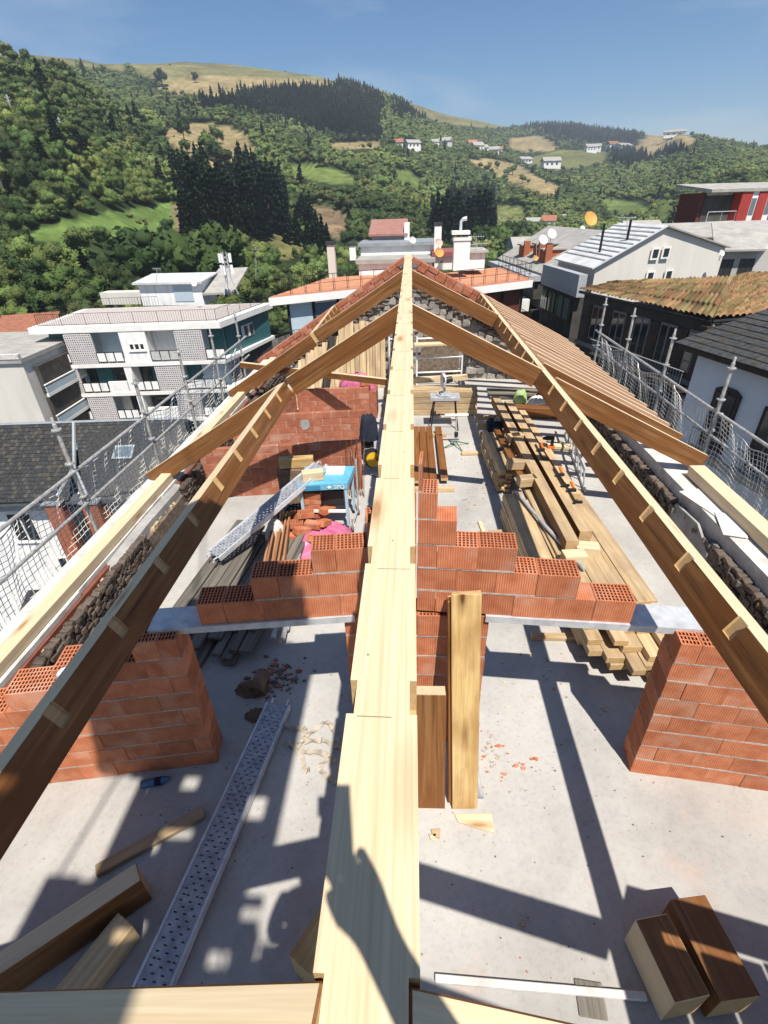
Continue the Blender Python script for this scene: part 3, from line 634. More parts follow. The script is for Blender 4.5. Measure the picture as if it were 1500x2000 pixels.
# pylons on the left slope
for x, y, h in [(90, 245, 32), (165, 268, 22), (12, 388, 44)]:
    p = terrain_hit(x, y)
    if p is None: continue
    p = Vector(p); s = (p-Vector(CAM)).length/FPX; H = h*s; b = MB(); w = H*0.06
    for sx in (-1, 1):
        for sy in (-1, 1): b.tube([p+Vector((sx*w, sy*w, -1)), p+Vector((sx*w*0.2, sy*w*0.2, H))], 0.12, 4)
    for k in range(5):
        z = H*k/5; ww = w*(1-0.8*k/5); b.tube([p+Vector((-ww, -ww, z)), p+Vector((ww*0.85, -ww*0.85, z+H/5))], 0.08, 4)
    for z in (0.78, 0.9): b.tube([p+Vector((-H*0.12, 0, H*z)), p+Vector((H*0.12, 0, H*z))], 0.1, 4)
    tag(b.build('power_pylon', GALV_DULL), 'thin grey power pylon on the wooded slope, %s' % {90: 'highest of the three', 165: 'small and half hidden', 12: 'lowest, at the left edge'}[x], 'pylon')
# ---------------------------------------------------------------- the town round the house
class Bld:
    """a building: local x along the facade, y inward, z up from the facade line"""
    def __init__(s, name, label, p0, p1, cat='building', group=None):
        p0, p1 = Vector(p0), Vector(p1); s.M = TR(p0, frame(p0, Vector((p1.x, p1.y, p0.z)))); s.L = (Vector((p1.x, p1.y, 0))-Vector((p0.x, p0.y, 0))).length
        s.t = thing(name, label, cat, (p0.x, p0.y, Z_TOWN), group); s.p0 = p0
    def box(s, name, mat, a, b, parent=None, kind=None):
        m = MB(); m.M = s.M; m.lo(a, b); o = m.build(name, mat, parent or s.t)
        if kind: o['kind'] = kind
        return o
    def boxes(s, name, mat, lst, parent=None, kind='stuff'):
        m = MB(); m.M = s.M
        for a, b in lst: m.lo(a, b)
        o = m.build(name, mat, parent or s.t)
        if kind and len(lst) > 1: o['kind'] = kind
        return o
    def poly(s, name, mat, pts, vec, parent=None):
        m = MB(); m.M = s.M; m.prism(pts, vec); return m.build(name, mat, parent or s.t)
    def window(s, x0, x1, z0, z1, y=0.0, frame_m=WHITE2, pane=GLASS, fw=0.07, mull=1, sill=True, out=0.03):
        w = s.boxes('window', frame_m, [((x0, y-out, z0), (x0+fw, y+0.05, z1)), ((x1-fw, y-out, z0), (x1, y+0.05, z1)), ((x0+fw, y-out, z1-fw), (x1-fw, y+0.05, z1)), ((x0+fw, y-out, z0), (x1-fw, y+0.05, z0+fw))] + [((x0+(x1-x0)*(k+1)/(mull+1)-fw/2, y-out, z0+fw), (x0+(x1-x0)*(k+1)/(mull+1)+fw/2, y+0.05, z1-fw)) for k in range(mull)], kind=None)
        for k in range(mull+1):
            a = x0+(x1-x0)*k/(mull+1)+fw*0.7; b = x0+(x1-x0)*(k+1)/(mull+1)-fw*0.7
            s.box('pane', pane, (a, y-0.006, z0+fw), (b, y+0.02, z1-fw), w)
        if sill: s.box('sill', frame_m, (x0-0.08, y-out-0.08, z0-0.08), (x1+0.08, y-0.004, z0-0.005), w)
        return w
    def panels(s, x0, x1, z0, z1, y, n, panel=WHITE, fr=IRON):
        st = (x1-x0)/n
        rl = s.boxes('balcony_rail', fr, [((x0, y-0.03, z1), (x1, y+0.03, z1+0.06)), ((x0, y-0.03, z0-0.06), (x1, y+0.03, z0))]+[((x0+st*k-0.03, y-0.03, z0+0.001), (x0+st*k+0.03, y+0.03, z1-0.001)) for k in range(n+1)], kind=None)
        for k in range(n): s.box('panel', panel, (x0+st*k+0.06, y-0.02, z0+0.03), (x0+st*(k+1)-0.06, y+0.02, z1-0.03), rl)
    def lattice(s, x0, x1, z0, z1, y, nx, nz, mat):
        bars = []; t = 0.09; sx = (x1-x0)/nx; sz = (z1-z0)/nz
        for i in range(nx+1): bars.append(((x0+sx*i-t/2, y-0.1, z0), (x0+sx*i+t/2, y+0.1, z1)))
        for j in range(nz+1): bars.append(((x0, y-0.085, z0+sz*j-t/2), (x1, y+0.085, z0+sz*j+t/2)))
        s.boxes('lattice_screen', mat, bars)
    def rail(s, pts, h, step, mat=IRON, r=0.012, name='railing'):
        m = MB(); m.M = s.M
        for a, b in zip(pts[:-1], pts[1:]):
            a, b = Vector(a), Vector(b); n = max(1, int((b-a).length/step)); up = Vector((0, 0, h))
            m.tube([a+up, b+up], r*1.6, 5); m.tube([a+up*0.08, b+up*0.08], r*1.3, 5)
            for k in range(n+1): q = a+(b-a)*k/n; m.tube([q, q+up], r*(2.4 if k % 10 == 0 else 1), 4)
        tag(m.build(name, mat, s.t), kind='stuff')
LATT = plain('pale_grey_lattice_block', (0.56, 0.53, 0.53), (0.48, 0.46, 0.46), 2, 0.9)

# ---- white apartment block, left
A = Bld('apartment_block', 'white apartment block on the left with balconies and grey lattice screens', (-34.57, 45.9, -5.0), (-17.63, 47.1, -5.0))
L = A.L
A.box('wall', LBLUE, (0.2, 1.5, -17.0), (L-0.3, 9.8, -0.02))
slab = A.poly('roof', WHITE2, [(-0.4, -0.3, 0.0), (L+0.1, -0.3, 0.0), (L+3.2, 10.0, 0.0), (-0.4, 10.0, 0.0)], (0, 0, 0.55))
A.poly('terrace', TERRACE_G, [(0.4, 0.5, 0.554), (L-0.4, 0.5, 0.554), (L+2.2, 9.6, 0.554), (0.4, 9.6, 0.554)], (0, 0, 0.03))
for k in range(3):
    zf = -2.8*(k+1); x0 = [-1.3, -1.1, -0.9][k]
    A.poly('floor_slab', WHITE2, [(x0, -0.35, zf-0.05), (L+0.0, -0.35, zf-0.05), (L+3.0, 9.9, zf-0.05), (x0, 9.9, zf-0.05)], (0, 0, -0.34))
zt0, zb0 = -0.1, -2.8
# top storey
A.box('side_wall', TEAL, (0.35, 1.2, -2.84), (2.4, 1.48, -0.03)); A.box('blue_wall', LBLUE, (5.0, 1.2, -2.84), (7.6, 1.48, -0.03))
A.panels(-1.2, 2.55, -2.66, -1.85, -0.28, 4); A.lattice(2.6, 5.0, -2.75, -0.15, -0.2, 12, 13, LATT); A.panels(5.05, 7.5, -2.66, -1.85, -0.28, 3)
A.box('bay_wall', WHITE, (7.6, -0.25, -2.84), (10.05, 1.45, -0.03)); A.window(8.25, 9.75, -1.75, -1.05, -0.25, mull=2, fw=0.12)
A.panels(10.1, 12.7, -2.66, -1.85, -0.28, 3, panel=plain('frosted_rail_panel', (0.5, 0.5, 0.48), rough=0.4)); A.lattice(12.75, 15.2, -2.75, -0.15, -0.2, 12, 13, LATT); A.box('side_wall', WHITE, (10.1, 1.2, -2.84), (12.7, 1.48, -0.03))
A.panels(15.3, L+0.1, -2.66, -1.85, -0.28, 2); A.box('side_wall', TEAL, (15.3, 1.2, -2.84), (L-0.3, 1.48, -0.03))
# second storey
A.panels(-1.0, 0.25, -5.5, -4.65, -0.28, 2); A.lattice(0.3, 2.72, -5.55, -3.2, -0.2, 12, 12, LATT); A.panels(2.8, 5.2, -5.5, -4.65, -0.28, 3)
A.box('parapet', WHITE, (5.3, -0.3, -5.64), (7.1, -0.05, -4.6)); A.box('pillar', WHITE, (7.2, -0.3, -5.64), (7.9, 1.45, -3.2)); A.panels(8.0, 10.1, -5.5, -4.65, -0.28, 3)
A.lattice(10.15, 12.5, -5.55, -3.2, -0.2, 12, 12, LATT); A.panels(12.6, 16.6, -5.5, -4.65, -0.28, 4)
for a, b, m in ((2.8, 3.6, GLASS), (3.7, 5.2, TEAL), (5.4, 7.1, GLASS), (8.0, 9.0, GLASS), (9.1, 10.1, TEAL), (12.6, 14.0, TEAL), (14.1, L-0.4, LBLUE)): A.box('loggia_wall', m, (a, 1.2, -5.64), (b, 1.48, -3.2))
# third storey
A.panels(-0.8, 2.75, -8.3, -7.45, -0.28, 4); A.lattice(2.8, 5.2, -8.4, -6.0, -0.2, 12, 12, LATT); A.panels(5.3, 7.4, -8.3, -7.45, -0.28, 3)
A.box('pillar', WHITE, (7.6, -0.3, -8.44), (8.2, 1.45, -6.0)); A.box('parapet', WHITE, (8.4, -0.3, -8.44), (11.4, -0.05, -7.3)); A.lattice(11.5, 13.8, -8.4, -6.0, -0.2, 12, 12, LATT); A.panels(13.9, 16.6, -8.3, -7.45, -0.28, 3)
for a, b, m in ((0.3, 1.2, GLASS), (1.3, 2.7, TEAL), (5.3, 6.2, CREAM), (6.3, 7.4, GLASS), (8.4, 11.3, GLASS), (13.9, L-0.4, TEAL)): A.box('loggia_wall', m, (a, 1.2, -8.44), (b, 1.48, -6.0))
# receding side with teal wall
A.poly('side_wall', TEAL, [(L-0.05, 1.7, -2.84), (L+2.7, 9.4, -2.84), (L+2.7, 9.4, -0.03), (L-0.05, 1.7, -0.03)], (-0.2, 0.05, 0))
A.poly('side_wall', DARKW, [(L-0.05, 1.7, -5.64), (L+2.7, 9.4, -5.64), (L+2.7, 9.4, -3.2), (L-0.05, 1.7, -3.2)], (-0.2, 0.05, 0))
b = MB(); b.M = A.M @ TR((L+1.2, 5.2, -1.3), Matrix.Rotation(R(71), 4, 'Z')); b.lo((-1.1, -0.06, -0.6), (1.1, -0.01, 0.6)); w = b.build('window', WHITE2, A.t)
for k in (-0.35, 0.7): b = MB(); b.M = A.M @ TR((L+1.2, 5.2, -1.3), Matrix.Rotation(R(71), 4, 'Z')); b.lo((k-0.3, -0.09, -0.5), (k+0.3, -0.07, 0.5)); b.build('pane', GLASS, w)
A.rail([(0.3, 0.25, 0.585), (L-0.3, 0.25, 0.585), (L+2.4, 9.5, 0.585)], 1.0, 0.22)
A.rail([(0.3, 0.25, 0.585), (-0.2, 9.6, 0.585), (8, 9.7, 0.585)], 1.0, 0.3)
st = Bld('stair_house', 'white stair house with a pale sheet roof on the apartment block terrace', aZ(278, 590, -4.4), aZ(398, 588, -4.4), 'building')
st.box('wall', WHITE, (0, 0, -0.4), (st.L, 4.0, 1.9)); st.poly('roof', ROOFLIGHT, [(-0.4, -0.5, 1.85), (-0.4, 4.6, 2.35), (-0.4, 4.6, 2.5), (-0.4, -0.5, 2.05)], (st.L+0.8, 0, 0)); st.box('door', LBLUE, (st.L*0.55, -0.05, 0), (st.L*0.85, -0.005, 1.7))
st.box('annexe', CREAM, (-5.6, 1.2, -0.4), (-0.05, 3.0, 0.9)); st.poly('annexe_roof', ROOFGREY, [(st.L+0.05, -0.2, 0.6), (st.L+0.05, 6, 2.6), (st.L+0.05, 6, 2.75), (st.L+0.05, -0.2, 0.8)], (3.3, 1.0, 0))
# ---- pale block at the left edge with dark side balconies
q = aY(42, 709, 40)
Bk = Bld('apartment_block', 'pale blank-walled block at the left edge with dark red side balconies', (q.x-16, 39.2, q.z), (q.x, 40, q.z))
Lb = Bk.L
Bk.box('wall', CREAM, (0, 0, -15), (Lb, 7.5, 0.0)); Bk.box('roof', ROOFGREY, (-0.2, -0.2, 0.003), (Lb+0.15, 11.5, 0.35)); Bk.box('parapet', LIME, (-0.2, -0.25, 0.36), (Lb+0.1, 0.1, 0.75))
for k in range(4):
    z = -1.6-2.8*k
    Bk.box('recess_shade', DARKW, (Lb+0.01, 1.2, z-1.3), (Lb+0.4, 7.2, z+1.0)); Bk.box('balcony_floor', WHITE2, (Lb+0.41, 0.9, z-1.62), (Lb+0.62, 7.4, z-1.35)); Bk.box('balcony_front', LBLUE, (Lb+0.5, 0.95, z-1.34), (Lb+0.6, 7.3, z-0.75)); Bk.box('handrail', WHITE2, (Lb+0.48, 0.9, z-0.62), (Lb+0.62, 7.35, z-0.54))  # balcony depth is a solid dark box, its shade put into the colour
# red roofs beyond
for nm, x0, x1, y, dz in (('low_house', 0, 105, 648, 0), ('low_house', -60, 40, 660, -1.0)):
    pa, pb = aY(x0, y, 62+dz), aY(x1, y-6, 64+dz)
    h = Bld(nm, 'low house with an orange tiled roof behind the apartment block' if dz == 0 else 'low orange roofed house at the left edge behind the pale block', pa, pb, 'house')
    h.box('wall', WHITE, (0, 0, -8), (h.L, 7, 0)); h.poly('roof', TILE_RED, [(-0.4, -0.5, -0.1), (-0.4, 3.5, 1.4), (-0.4, 7.5, -0.1)], (h.L+0.8, 0, 0))

# ---- slate roofed house, lower left
S = Bld('slate_house', 'white house with a black slate hipped roof and orange brick pillars, lower left', (-27.0, 21.4, -8.7), (-12.2, 22.4, -8.7), 'house')
L = S.L
S.box('wall', WHITE, (0, 0.5, -12), (L-3.4, 7.0, -0.25))
S.box('eaves', plain('dark_soffit', (0.10, 0.105, 0.11), rough=0.6), (-0.2, -0.25, -0.25), (L-2.8, 0.5, -0.02))
S.box('cornice', ZINC, (-0.1, 0.1, -0.75), (L-3.3, 0.495, -0.3))
def slate_slope(s, parent_name, a, b, c, d, nu, nv):
    """slates laid in courses over the quad a-b (eave) to d-c (ridge)"""
    a, b, c, d = (Vector(p) for p in (a, b, c, d)); m = MB(); m.M = s.M; nrm = (b-a).cross(d-a).normalized()
    if (s.M.to_3x3() @ nrm).z < 0: nrm = -nrm
    for j in range(nv):
        v0, v1 = j/nv, (j+1.12)/nv
        for i in range(nu):
            off = 0.5*(j % 2); u0, u1 = (i-off)/nu, (i+0.96-off)/nu
            u0, u1 = max(u0, 0), min(u1, 1)
            if u1-u0 < 0.2/nu: continue
            lift = random.uniform(0.02, 0.035)
            P = lambda u, v, l: (a*(1-u)+b*u)*(1-v)+(d*(1-u)+c*u)*v+nrm*l
            m.quad([P(u0, v0, lift+0.012), P(u1, v0, lift+0.012), P(u1, min(v1, 1), 0.006), P(u0, min(v1, 1), 0.006)], random.choice((0, 0, 1)))
    base = MB(); base.M = s.M; base.quad([a, b, c, d]); rf = base.build('roof', SLATE, s.t)
    tag(m.build('slate_course', [SLATE, plain('brown_slate', (0.075, 0.068, 0.058), (0.035, 0.033, 0.030), 6, 0.6, 0.3)], rf), kind='stuff')
    return rf
rz = 2.7
slate_slope(S, 'roof', (-0.3, -0.3, 0), (9.0, -0.3, 0), (8.0, 4.0, rz), (-0.3, 4.0, rz), 40, 20)
slate_slope(S, 'roof', (9.8, -0.3, 0), (L+0.3, 1.4, 0), (L-0.5, 4.0, rz), (8.02, 4.0, rz), 30, 20)
S.poly('rear_roof', SLATE, [(-0.3, 4.0, rz), (-0.3, 8, 0), (-0.3, 7.9, -0.1), (-0.3, 3.9, rz-0.1)], (L, 0, 0))
for nm, a, b_, r_ in (('ridge_cap', (-0.3, 4.0, rz+0.05), (L-0.4, 4.0, rz+0.05), 0.09), ('hip_flashing', (8.0, 4.0, rz+0.04), (8.75, 1.5, 1.15), 0.10), ('hip_flashing', (8.75, 1.5, 1.15), (8.3, -0.1, 0.15), 0.09), ('hip_flashing', (8.75, 1.5, 1.15), (9.9, -0.1, 0.15), 0.09)):
    m = MB(); m.M = S.M; m.tube([a, b_], r_, 6); m.build(nm, ZINC, S.t)
m = MB(); m.M = S.M @ TR((11.3, 2.2, 1.52), Matrix.Rotation(R(31), 4, 'X')); m.lo((-0.55, -0.45, 0.03), (0.55, 0.45, 0.14)); sk = m.build('skylight', ZINC, S.t)
m = MB(); m.M = S.M @ TR((11.3, 2.2, 1.52), Matrix.Rotation(R(31), 4, 'X')); m.lo((-0.42, -0.33, 0.145), (0.42, 0.33, 0.155)); m.build('pane', GLASS_B, sk)
for xx in (8.2, 10.15): S.box('brick_pillar', CHIMB, (xx-0.42, -0.62, -11), (xx+0.42, 0.35, -0.06)); S.box('pillar_cap', ZINC, (xx-0.5, -0.7, -0.055), (xx+0.5, 0.4, 0.03))
S.box('bay_glazing', GLASS, (8.7, -0.2, -11), (9.65, 0.2, -0.5)); S.window(4.6, 6.0, -3.0, -1.1, 0.5, frame_m=WHITE2, mull=1); S.window(6.3, 7.4, -5.6, -4.2, 0.5, frame_m=WHITE2, mull=1); S.window(1.2, 2.6, -3.0, -1.1, 0.5, frame_m=WHITE2, mull=1)
S.box('rear_wing', GREYW, (L-3.3, 1.4, -12), (L-0.5, 7.0, -0.3))
pp = aZ(0, 1100, -12.5)
S2 = Bld('slate_outhouse', 'low outhouse roof of black slate at the left edge below the white house', (-17.5, 13.2, -12.8), (-11.4, 13.9, -12.8), 'house')
S2.box('wall', WHITE, (0, 0.4, -6), (S2.L, 4, -0.1)); slate_slope(S2, 'roof', (-0.3, 0, 0), (S2.L+0.2, 0, 0), (S2.L-0.3, 4.2, 1.7), (-0.3, 4.2, 1.7), 22, 16)

# ---- terrace building straight behind the gable: two wings
def terrace_wing(label, quad, wm, sofs):
    """orange roof deck on a white slab; quad = front left, front right, rear right, rear left"""
    FL, FR, RR, RL = (Vector(p) for p in quad); w = Bld('terrace_building', label, FL, FR); C0 = (FL+FR+RR+RL)/4
    def ring(k, dz): return [C0+(p-C0)*k+Vector((0, 0, dz)) for p in (FL, FR, RR, RL)]
    def pp(name, mat, pts, vec): m = MB(); m.prism(pts, vec); return m.build(name, mat, w.t)
    pp('roof_slab', WHITE2, ring(1.03, -0.45), (0, 0, 0.45)); pp('roof_edge', plain('faded_red_edging', (0.46, 0.22, 0.16), (0.40, 0.18, 0.13), 3, rough=0.8), ring(1.02, 0.003), (0, 0, 0.04)); pp('terrace', TERRA, ring(0.965, 0.046), (0, 0, 0.03))
    pp('wall', wm, ring(0.84, -18), (0, 0, 17.54)); pp('balcony_floor', WHITE2, ring(1.0, -3.3), (0, 0, 0.28))
    for dz, k in ((0.076, 0.95), (-3.0, 0.98)):
        m = MB(); q = ring(k, dz)
        for a, b in ((q[3], q[0]), (q[0], q[1]), (q[1], q[2])):
            n = max(2, int((b-a).length/0.9)); up = Vector((0, 0, 0.95)); m.tube([a+up, b+up], 0.02, 5); m.tube([a+up*0.5, b+up*0.5], 0.012, 4)
            for i in range(n+1): p = a+(b-a)*i/n; m.tube([p, p+up], 0.018, 4); m.tube([p+Vector((0.1, 0, 0)), p+Vector((0.1, 0, 0))+up], 0.012, 4)
        tag(m.build('railing', IRON, w.t), kind='stuff')
    w.in0 = ring(0.84, -0.5); return w
T1 = terrace_wing('terrace building with orange roof deck left of the gable', [(-8.5, 32.1, -0.45), (-1.5, 36.2, -0.45), (-0.2, 43.5, -0.45), aZ(640, 544, -0.45)], WHITE, 0)
T2 = terrace_wing('terrace building with orange roof deck right of the gable', [(1.2, 33.2, -0.5), (8.3, 37.9, -0.5), aZ(975, 523, -0.5), (2.2, 42.5, -0.5)], DARKW, 0)
for T, mats_ in ((T1, (LBLUE, GLASS_B, WHITE, LBLUE)), (T2, (GLASS, GLASS, BROWNP, BROWNP))):
    a, b_ = T.in0[0], T.in0[1]; f = frame(a, b_); ln = (b_-a).length
    for k in range(4): m = MB(); m.M = TR(a, f); m.lo((ln*(k+0.06)/4, -0.08, -2.45), (ln*(k+0.94)/4, -0.02, -0.15)); m.build('window', mats_[k], T.t)
    for k in range(5): m = MB(); m.M = TR(a, f); m.lo((ln*k/4-0.08, -0.16, -2.5), (ln*k/4+0.08, -0.085, -0.02)); m.build('column', IRON, T.t)
    a, b_ = T.in0[3], T.in0[0]; f = frame(a, b_); ln = (b_-a).length
    for k in range(2): m = MB(); m.M = TR(a, f); m.lo((ln*(k+0.1)/2, -0.08, -2.3), (ln*(k+0.9)/2, -0.02, -0.4)); m.build('window', GLASS_B, T.t)
def on_roof(name, label, cat, px, py0, py1, wpx, yd, mat, cap=None, capw=1.3, depth=None):
    a = aY(px, py0, yd); bt = aY(px, py1, yd); s = yd*1.0/ (FPX*0.85); w = wpx*yd/(FPX*0.85)
    t = thing(name, label, cat, bt); b = MB(); d = depth or w
    b.box((a.x*0.0+bt.x, yd, (a.z+bt.z)/2), (w, d, a.z-bt.z)); b.build('shaft', mat, t)
    if cap: b = MB(); b.box((bt.x, yd, a.z+0.12), (w*capw, d*capw, 0.2)); b.box((bt.x, yd, a.z+0.01), (w*0.7, d*0.7, 0.02)); b.build('cap', cap, t)
    return t
on_roof('chimney', 'slim white and cream chimney with a dark cap left of the gable', 'chimney', 651, 478, 545, 11, 41, CREAM, SLATE)
on_roof('chimney', 'short white chimney with a dark cap beside the slim one', 'chimney', 690, 480, 508, 9, 44, WHITE, SLATE)
on_roof('chimney', 'tall thin white chimney behind the gable peak', 'chimney', 854, 441, 500, 10, 44, WHITE, SLATE, 1.15)
wc = on_roof('chimney', 'wide white chimney with a double cap and cowl right of the gable', 'chimney', 899, 470, 527, 23, 40, WHITE, WHITE2, 1.1)
b = MB(); q = aY(899, 462, 40); b.box((q.x, 40, q.z+0.25), (1.25, 1.25, 0.22)); b.build('upper_cap', WHITE2, wc); b = MB(); b.tube([q+Vector((0, 0, 0.3)), q+Vector((0, 0, 0.9)), q+Vector((0.15, 0, 1.05)), q+Vector((0.4, 0, 1.1))], [0.1, 0.1, 0.12, 0.14], 8); b.build('cowl', STEEL, wc)
def room(label, px0, px1, py0, py1, yd, depth, mat, roofm, rh=0.2):
    a = aY(px0, py1, yd); c = aY(px1, py0, yd); t = Bld('roof_room', label, (a.x, yd, c.z), (c.x, yd, c.z)); H = c.z-a.z
    t.box('wall', mat, (0, 0, -H), (t.L, depth, 0)); t.box('roof', roofm, (-0.2, -0.25, 0.003), (t.L+0.2, depth+0.2, rh)); return t
r1 = room('white roof room with a grey corrugated eave behind the gable', 702, 845, 512, 545, 42, 5, WHITE, ROOFGREY, 0.28)
r2 = room('upper white roof room behind the gable peak', 705, 850, 478, 502, 46, 5, WHITE, ZINC, 0.25)
r3 = room('small attic with a pinkish metal roof above the gable peak', 728, 792, 462, 490, 50, 4, plain('lilac_grey_cladding', (0.36, 0.35, 0.42), rough=0.7), plain('pinkish_metal_roof', (0.32, 0.165, 0.135), (0.26, 0.13, 0.105), 2, 0.6), 0.1)
r3.poly('pitched_roof', plain('pinkish_metal_roof', (0.32, 0.165, 0.135), (0.26, 0.13, 0.105), 2, 0.6), [(-0.3, -0.4, 0.1), (-0.3, 4.2, 1.15), (-0.3, 4.2, 1.3), (-0.3, -0.4, 0.25)], (r3.L+0.5, 0, 0)); r3.box('parapet', WHITE, (r3.L-0.1, -0.3, -1.4), (r3.L+0.35, 4, 1.0))
room('white parapet with antennas right of the wide chimney', 912, 948, 493, 528, 41, 3, WHITE, GREYW, 0.15)
room('white roof room between the thin and wide chimneys', 848, 890, 500, 527, 43, 4, WHITE, plain('dull_red_roof', (0.28, 0.09, 0.08), rough=0.8), 0.3)
def dish(label, px, py, rpx, yd, mat, aim=(0.3, -0.8, 0.5)):
    c = aY(px, py, yd); r = rpx*yd/(FPX*0.85); n = Vector(aim).normalized(); t = thing('satellite_dish', label, 'satellite dish', c-Vector((0, 0, r)))
    x = n.orthogonal().normalized(); y = n.cross(x); V = [c-n*r*0.22]; F = []; N = 18
    for k, (rr, dd) in enumerate(((0.4, -0.18), (0.75, -0.08), (1.0, 0.06))):
        V += [c+(x*math.cos(2*math.pi*i/N)+y*math.sin(2*math.pi*i/N))*r*rr+n*r*dd for i in range(N)]
    F += [(0, 1+i, 1+(i+1) % N) for i in range(N)]
    for k in range(2): F += [(1+k*N+i, 1+(k+1)*N+i, 1+(k+1)*N+(i+1) % N, 1+k*N+(i+1) % N) for i in range(N)]
    b = MB(); b.add(V, F); b.build('reflector', mat, t, smooth=True)
    b = MB(); b.tube([c-n*r*0.2, c-n*r*0.3-Vector((0, 0, r*0.4)), c-n*r*0.3-Vector((0, 0, r*2.2))], 0.03, 6); b.build('mast', GALV_DULL, t)
    b = MB(); b.tube([c-y*r*0.9, c+n*r*1.0-y*r*0.2], 0.018, 5); b.build('feed_arm', GALV_DULL, t)
ODISH = plain('orange_dish_enamel', (0.60, 0.30, 0.07), rough=0.6); WDISH = plain('white_dish_enamel', (0.72, 0.72, 0.71), rough=0.5)
dish('orange dish beside the thin white chimney', 858, 493, 7, 40, ODISH); dish('white dish above the orange one on the thin chimney', 857, 474, 6, 40.5, plain('weathered_dish', (0.55, 0.42, 0.36), rough=0.7)); dish('small white dish on the roof room behind the gable', 806, 469, 5, 45, WDISH)
dish('large orange dish on the long grey roof', 1154, 427, 10, 62, ODISH); dish('white dish beside the brick dormer on the grey roof', 1078, 456, 7, 56, WDISH); dish('white dish lower on the grey roof', 1061, 468, 7, 54, WDISH); dish('small orange dish at the end of the grey roof', 1046, 504, 4, 51, ODISH); dish('small white dish below the large orange one', 1138, 446, 4, 58, WDISH)
dish('white dish on the cream gable edge', 1410, 494, 4.5, 43.5, WDISH); dish('white dish on the stair house roof', 379, 554, 4, 54, WDISH)
# antennas
def antenna(label, px, py0, py1, yd, n=7):
    a, c = aY(px, py1, yd), aY(px, py0, yd); t = thing('antenna', label, 'antenna', a); b = MB(); b.tube([a, c], 0.025, 5); b.build('mast', GALV_DULL, t)
    b = MB(); d = Vector((0.9, -0.4, 0)).normalized(); b.tube([c-d*0.6, c+d*0.6], 0.015, 4)
    for k in range(n): q = c-d*0.55+d*1.1*k/(n-1); b.tube([q-Vector((0.0, 0.25, 0)), q+Vector((0, 0.25, 0))], 0.009, 4); b.tube([q-Vector((0, 0, 0.15)), q+Vector((0, 0, 0.15))], 0.009, 4)
    tag(b.build('elements', GALV_DULL, t), kind='stuff')
for i, (x, y0, y1, yd) in enumerate([(918, 478, 505, 41), (930, 462, 505, 41.5), (940, 476, 505, 41), (500, 487, 540, 60), (306, 525, 565, 57), (1225, 425, 470, 44), (1048, 470, 500, 53)]):
    antenna(['left television antenna on the white parapet', 'tallest television antenna on the white parapet', 'right television antenna on the white parapet', 'thin mast with a plate in front of the wooded slope', 'mast above the white stair house', 'antenna at the edge of the pale sheet roof', 'antenna among the brick dormers'][i], x, y0, y1, yd)
# telecom mast
a, c = aY(450, 575, 58), aY(441, 496, 58)
t = thing('telecom_mast', 'lattice telecom mast with white panel aerials before the woods', 'mast', a); H = c.z-a.z; b = MB()
for k in range(3):
    an = k*2.09; o_ = Vector((math.cos(an), math.sin(an), 0)); b.tube([a+o_*0.9, a+o_*0.35+Vector((0, 0, H*0.4)), a+o_*0.3+Vector((0, 0, H*1.05))], 0.06, 5)
    for j in range(6): p2 = Vector((math.cos(an+2.09), math.sin(an+2.09), 0)); b.tube([a+o_*0.4+Vector((0, 0, H*(0.3+j*0.11))), a+p2*0.4+Vector((0, 0, H*(0.41+j*0.11)))], 0.025, 4)
tag(b.build('lattice', GALV_DULL, t), kind='stuff')
for k in range(3):
    an = k*2.09+0.6
    for zz in (0.62, 0.9): b = MB(); b.box(a+Vector((0.6*math.cos(an), 0.6*math.sin(an), H*zz)), (0.3, 0.18, H*0.22), rot=Matrix.Rotation(an, 3, 'Z')); b.build('panel_aerial', WHITE, t)

# ---- long grey roofed row with brick dormers (right of centre)
Dn = Bld('apartment_row', 'long grey roofed row with brick dormers and white balconies', aY(1057, 534, 50), aY(1100, 545, 49.0))
e0, e1 = aY(1030, 523, 52), aY(1058, 534, 49.5); r0 = aY(1205, 432, 64)
def quadpart(root, name, mat, pts, th=0.15):
    pts = [Vector(p) for p in pts]; n = (pts[1]-pts[0]).cross(pts[-1]-pts[0]).normalized(); n = n if n.z > 0 else -n
    b = MB(); b.prism(pts, -n*th); return b.build(name, mat, root)
rdir = Vector((6.0, 2.2, 0)); back = Vector((-1.6, 16, 0))
E0 = e1; G1 = E0+rdir+Vector((0, 0, 3.1))
quadpart(Dn.t, 'roof', ROOFGREY, [E0, G1, G1+back, E0+back])
m = MB(); m.prism([E0-Vector((0, 0, 0.15)), G1-Vector((0, 0, 0.2)), G1+rdir*0.8-Vector((0, 0, 2.2)), Vector((G1.x+rdir.x*0.8, G1.y+rdir.y*0.8, -16)), Vector((E0.x+0.5, E0.y+0.2, -16)), E0+Vector((0.5, 0.2, -0.6))], back*0.95+Vector((0.2, 0.3, 0))); m.build('wall', CREAM, Dn.t)
sd = back.normalized()
for k in range(3):
    z = E0.z-2.3-2.7*k
    b = MB(); b.M = TR((E0.x-0.9, E0.y, z), frame((0, 0, 0), sd)); b.lo((0.2, -0.2, -0.9), (15, 1.35, 0.1)); b.build('balcony', WHITE2, Dn.t)
    b = MB(); b.M = TR((E0.x-0.1, E0.y, z+0.1), frame((0, 0, 0), sd)); b.lo((0.4, -0.6, 0.0), (15, 0.3, 1.75)); b.build('loggia_shade', DARKW, Dn.t)  # loggia depth given by a dark box, shade in its colour
b = MB(); b.M = TR((E0.x-0.3, E0.y, E0.z-0.5), frame((0, 0, 0), sd)); b.lo((0, -0.3, -0.15), (15.4, 0.9, 0.3)); b.build('eaves', GALV_DULL, Dn.t)
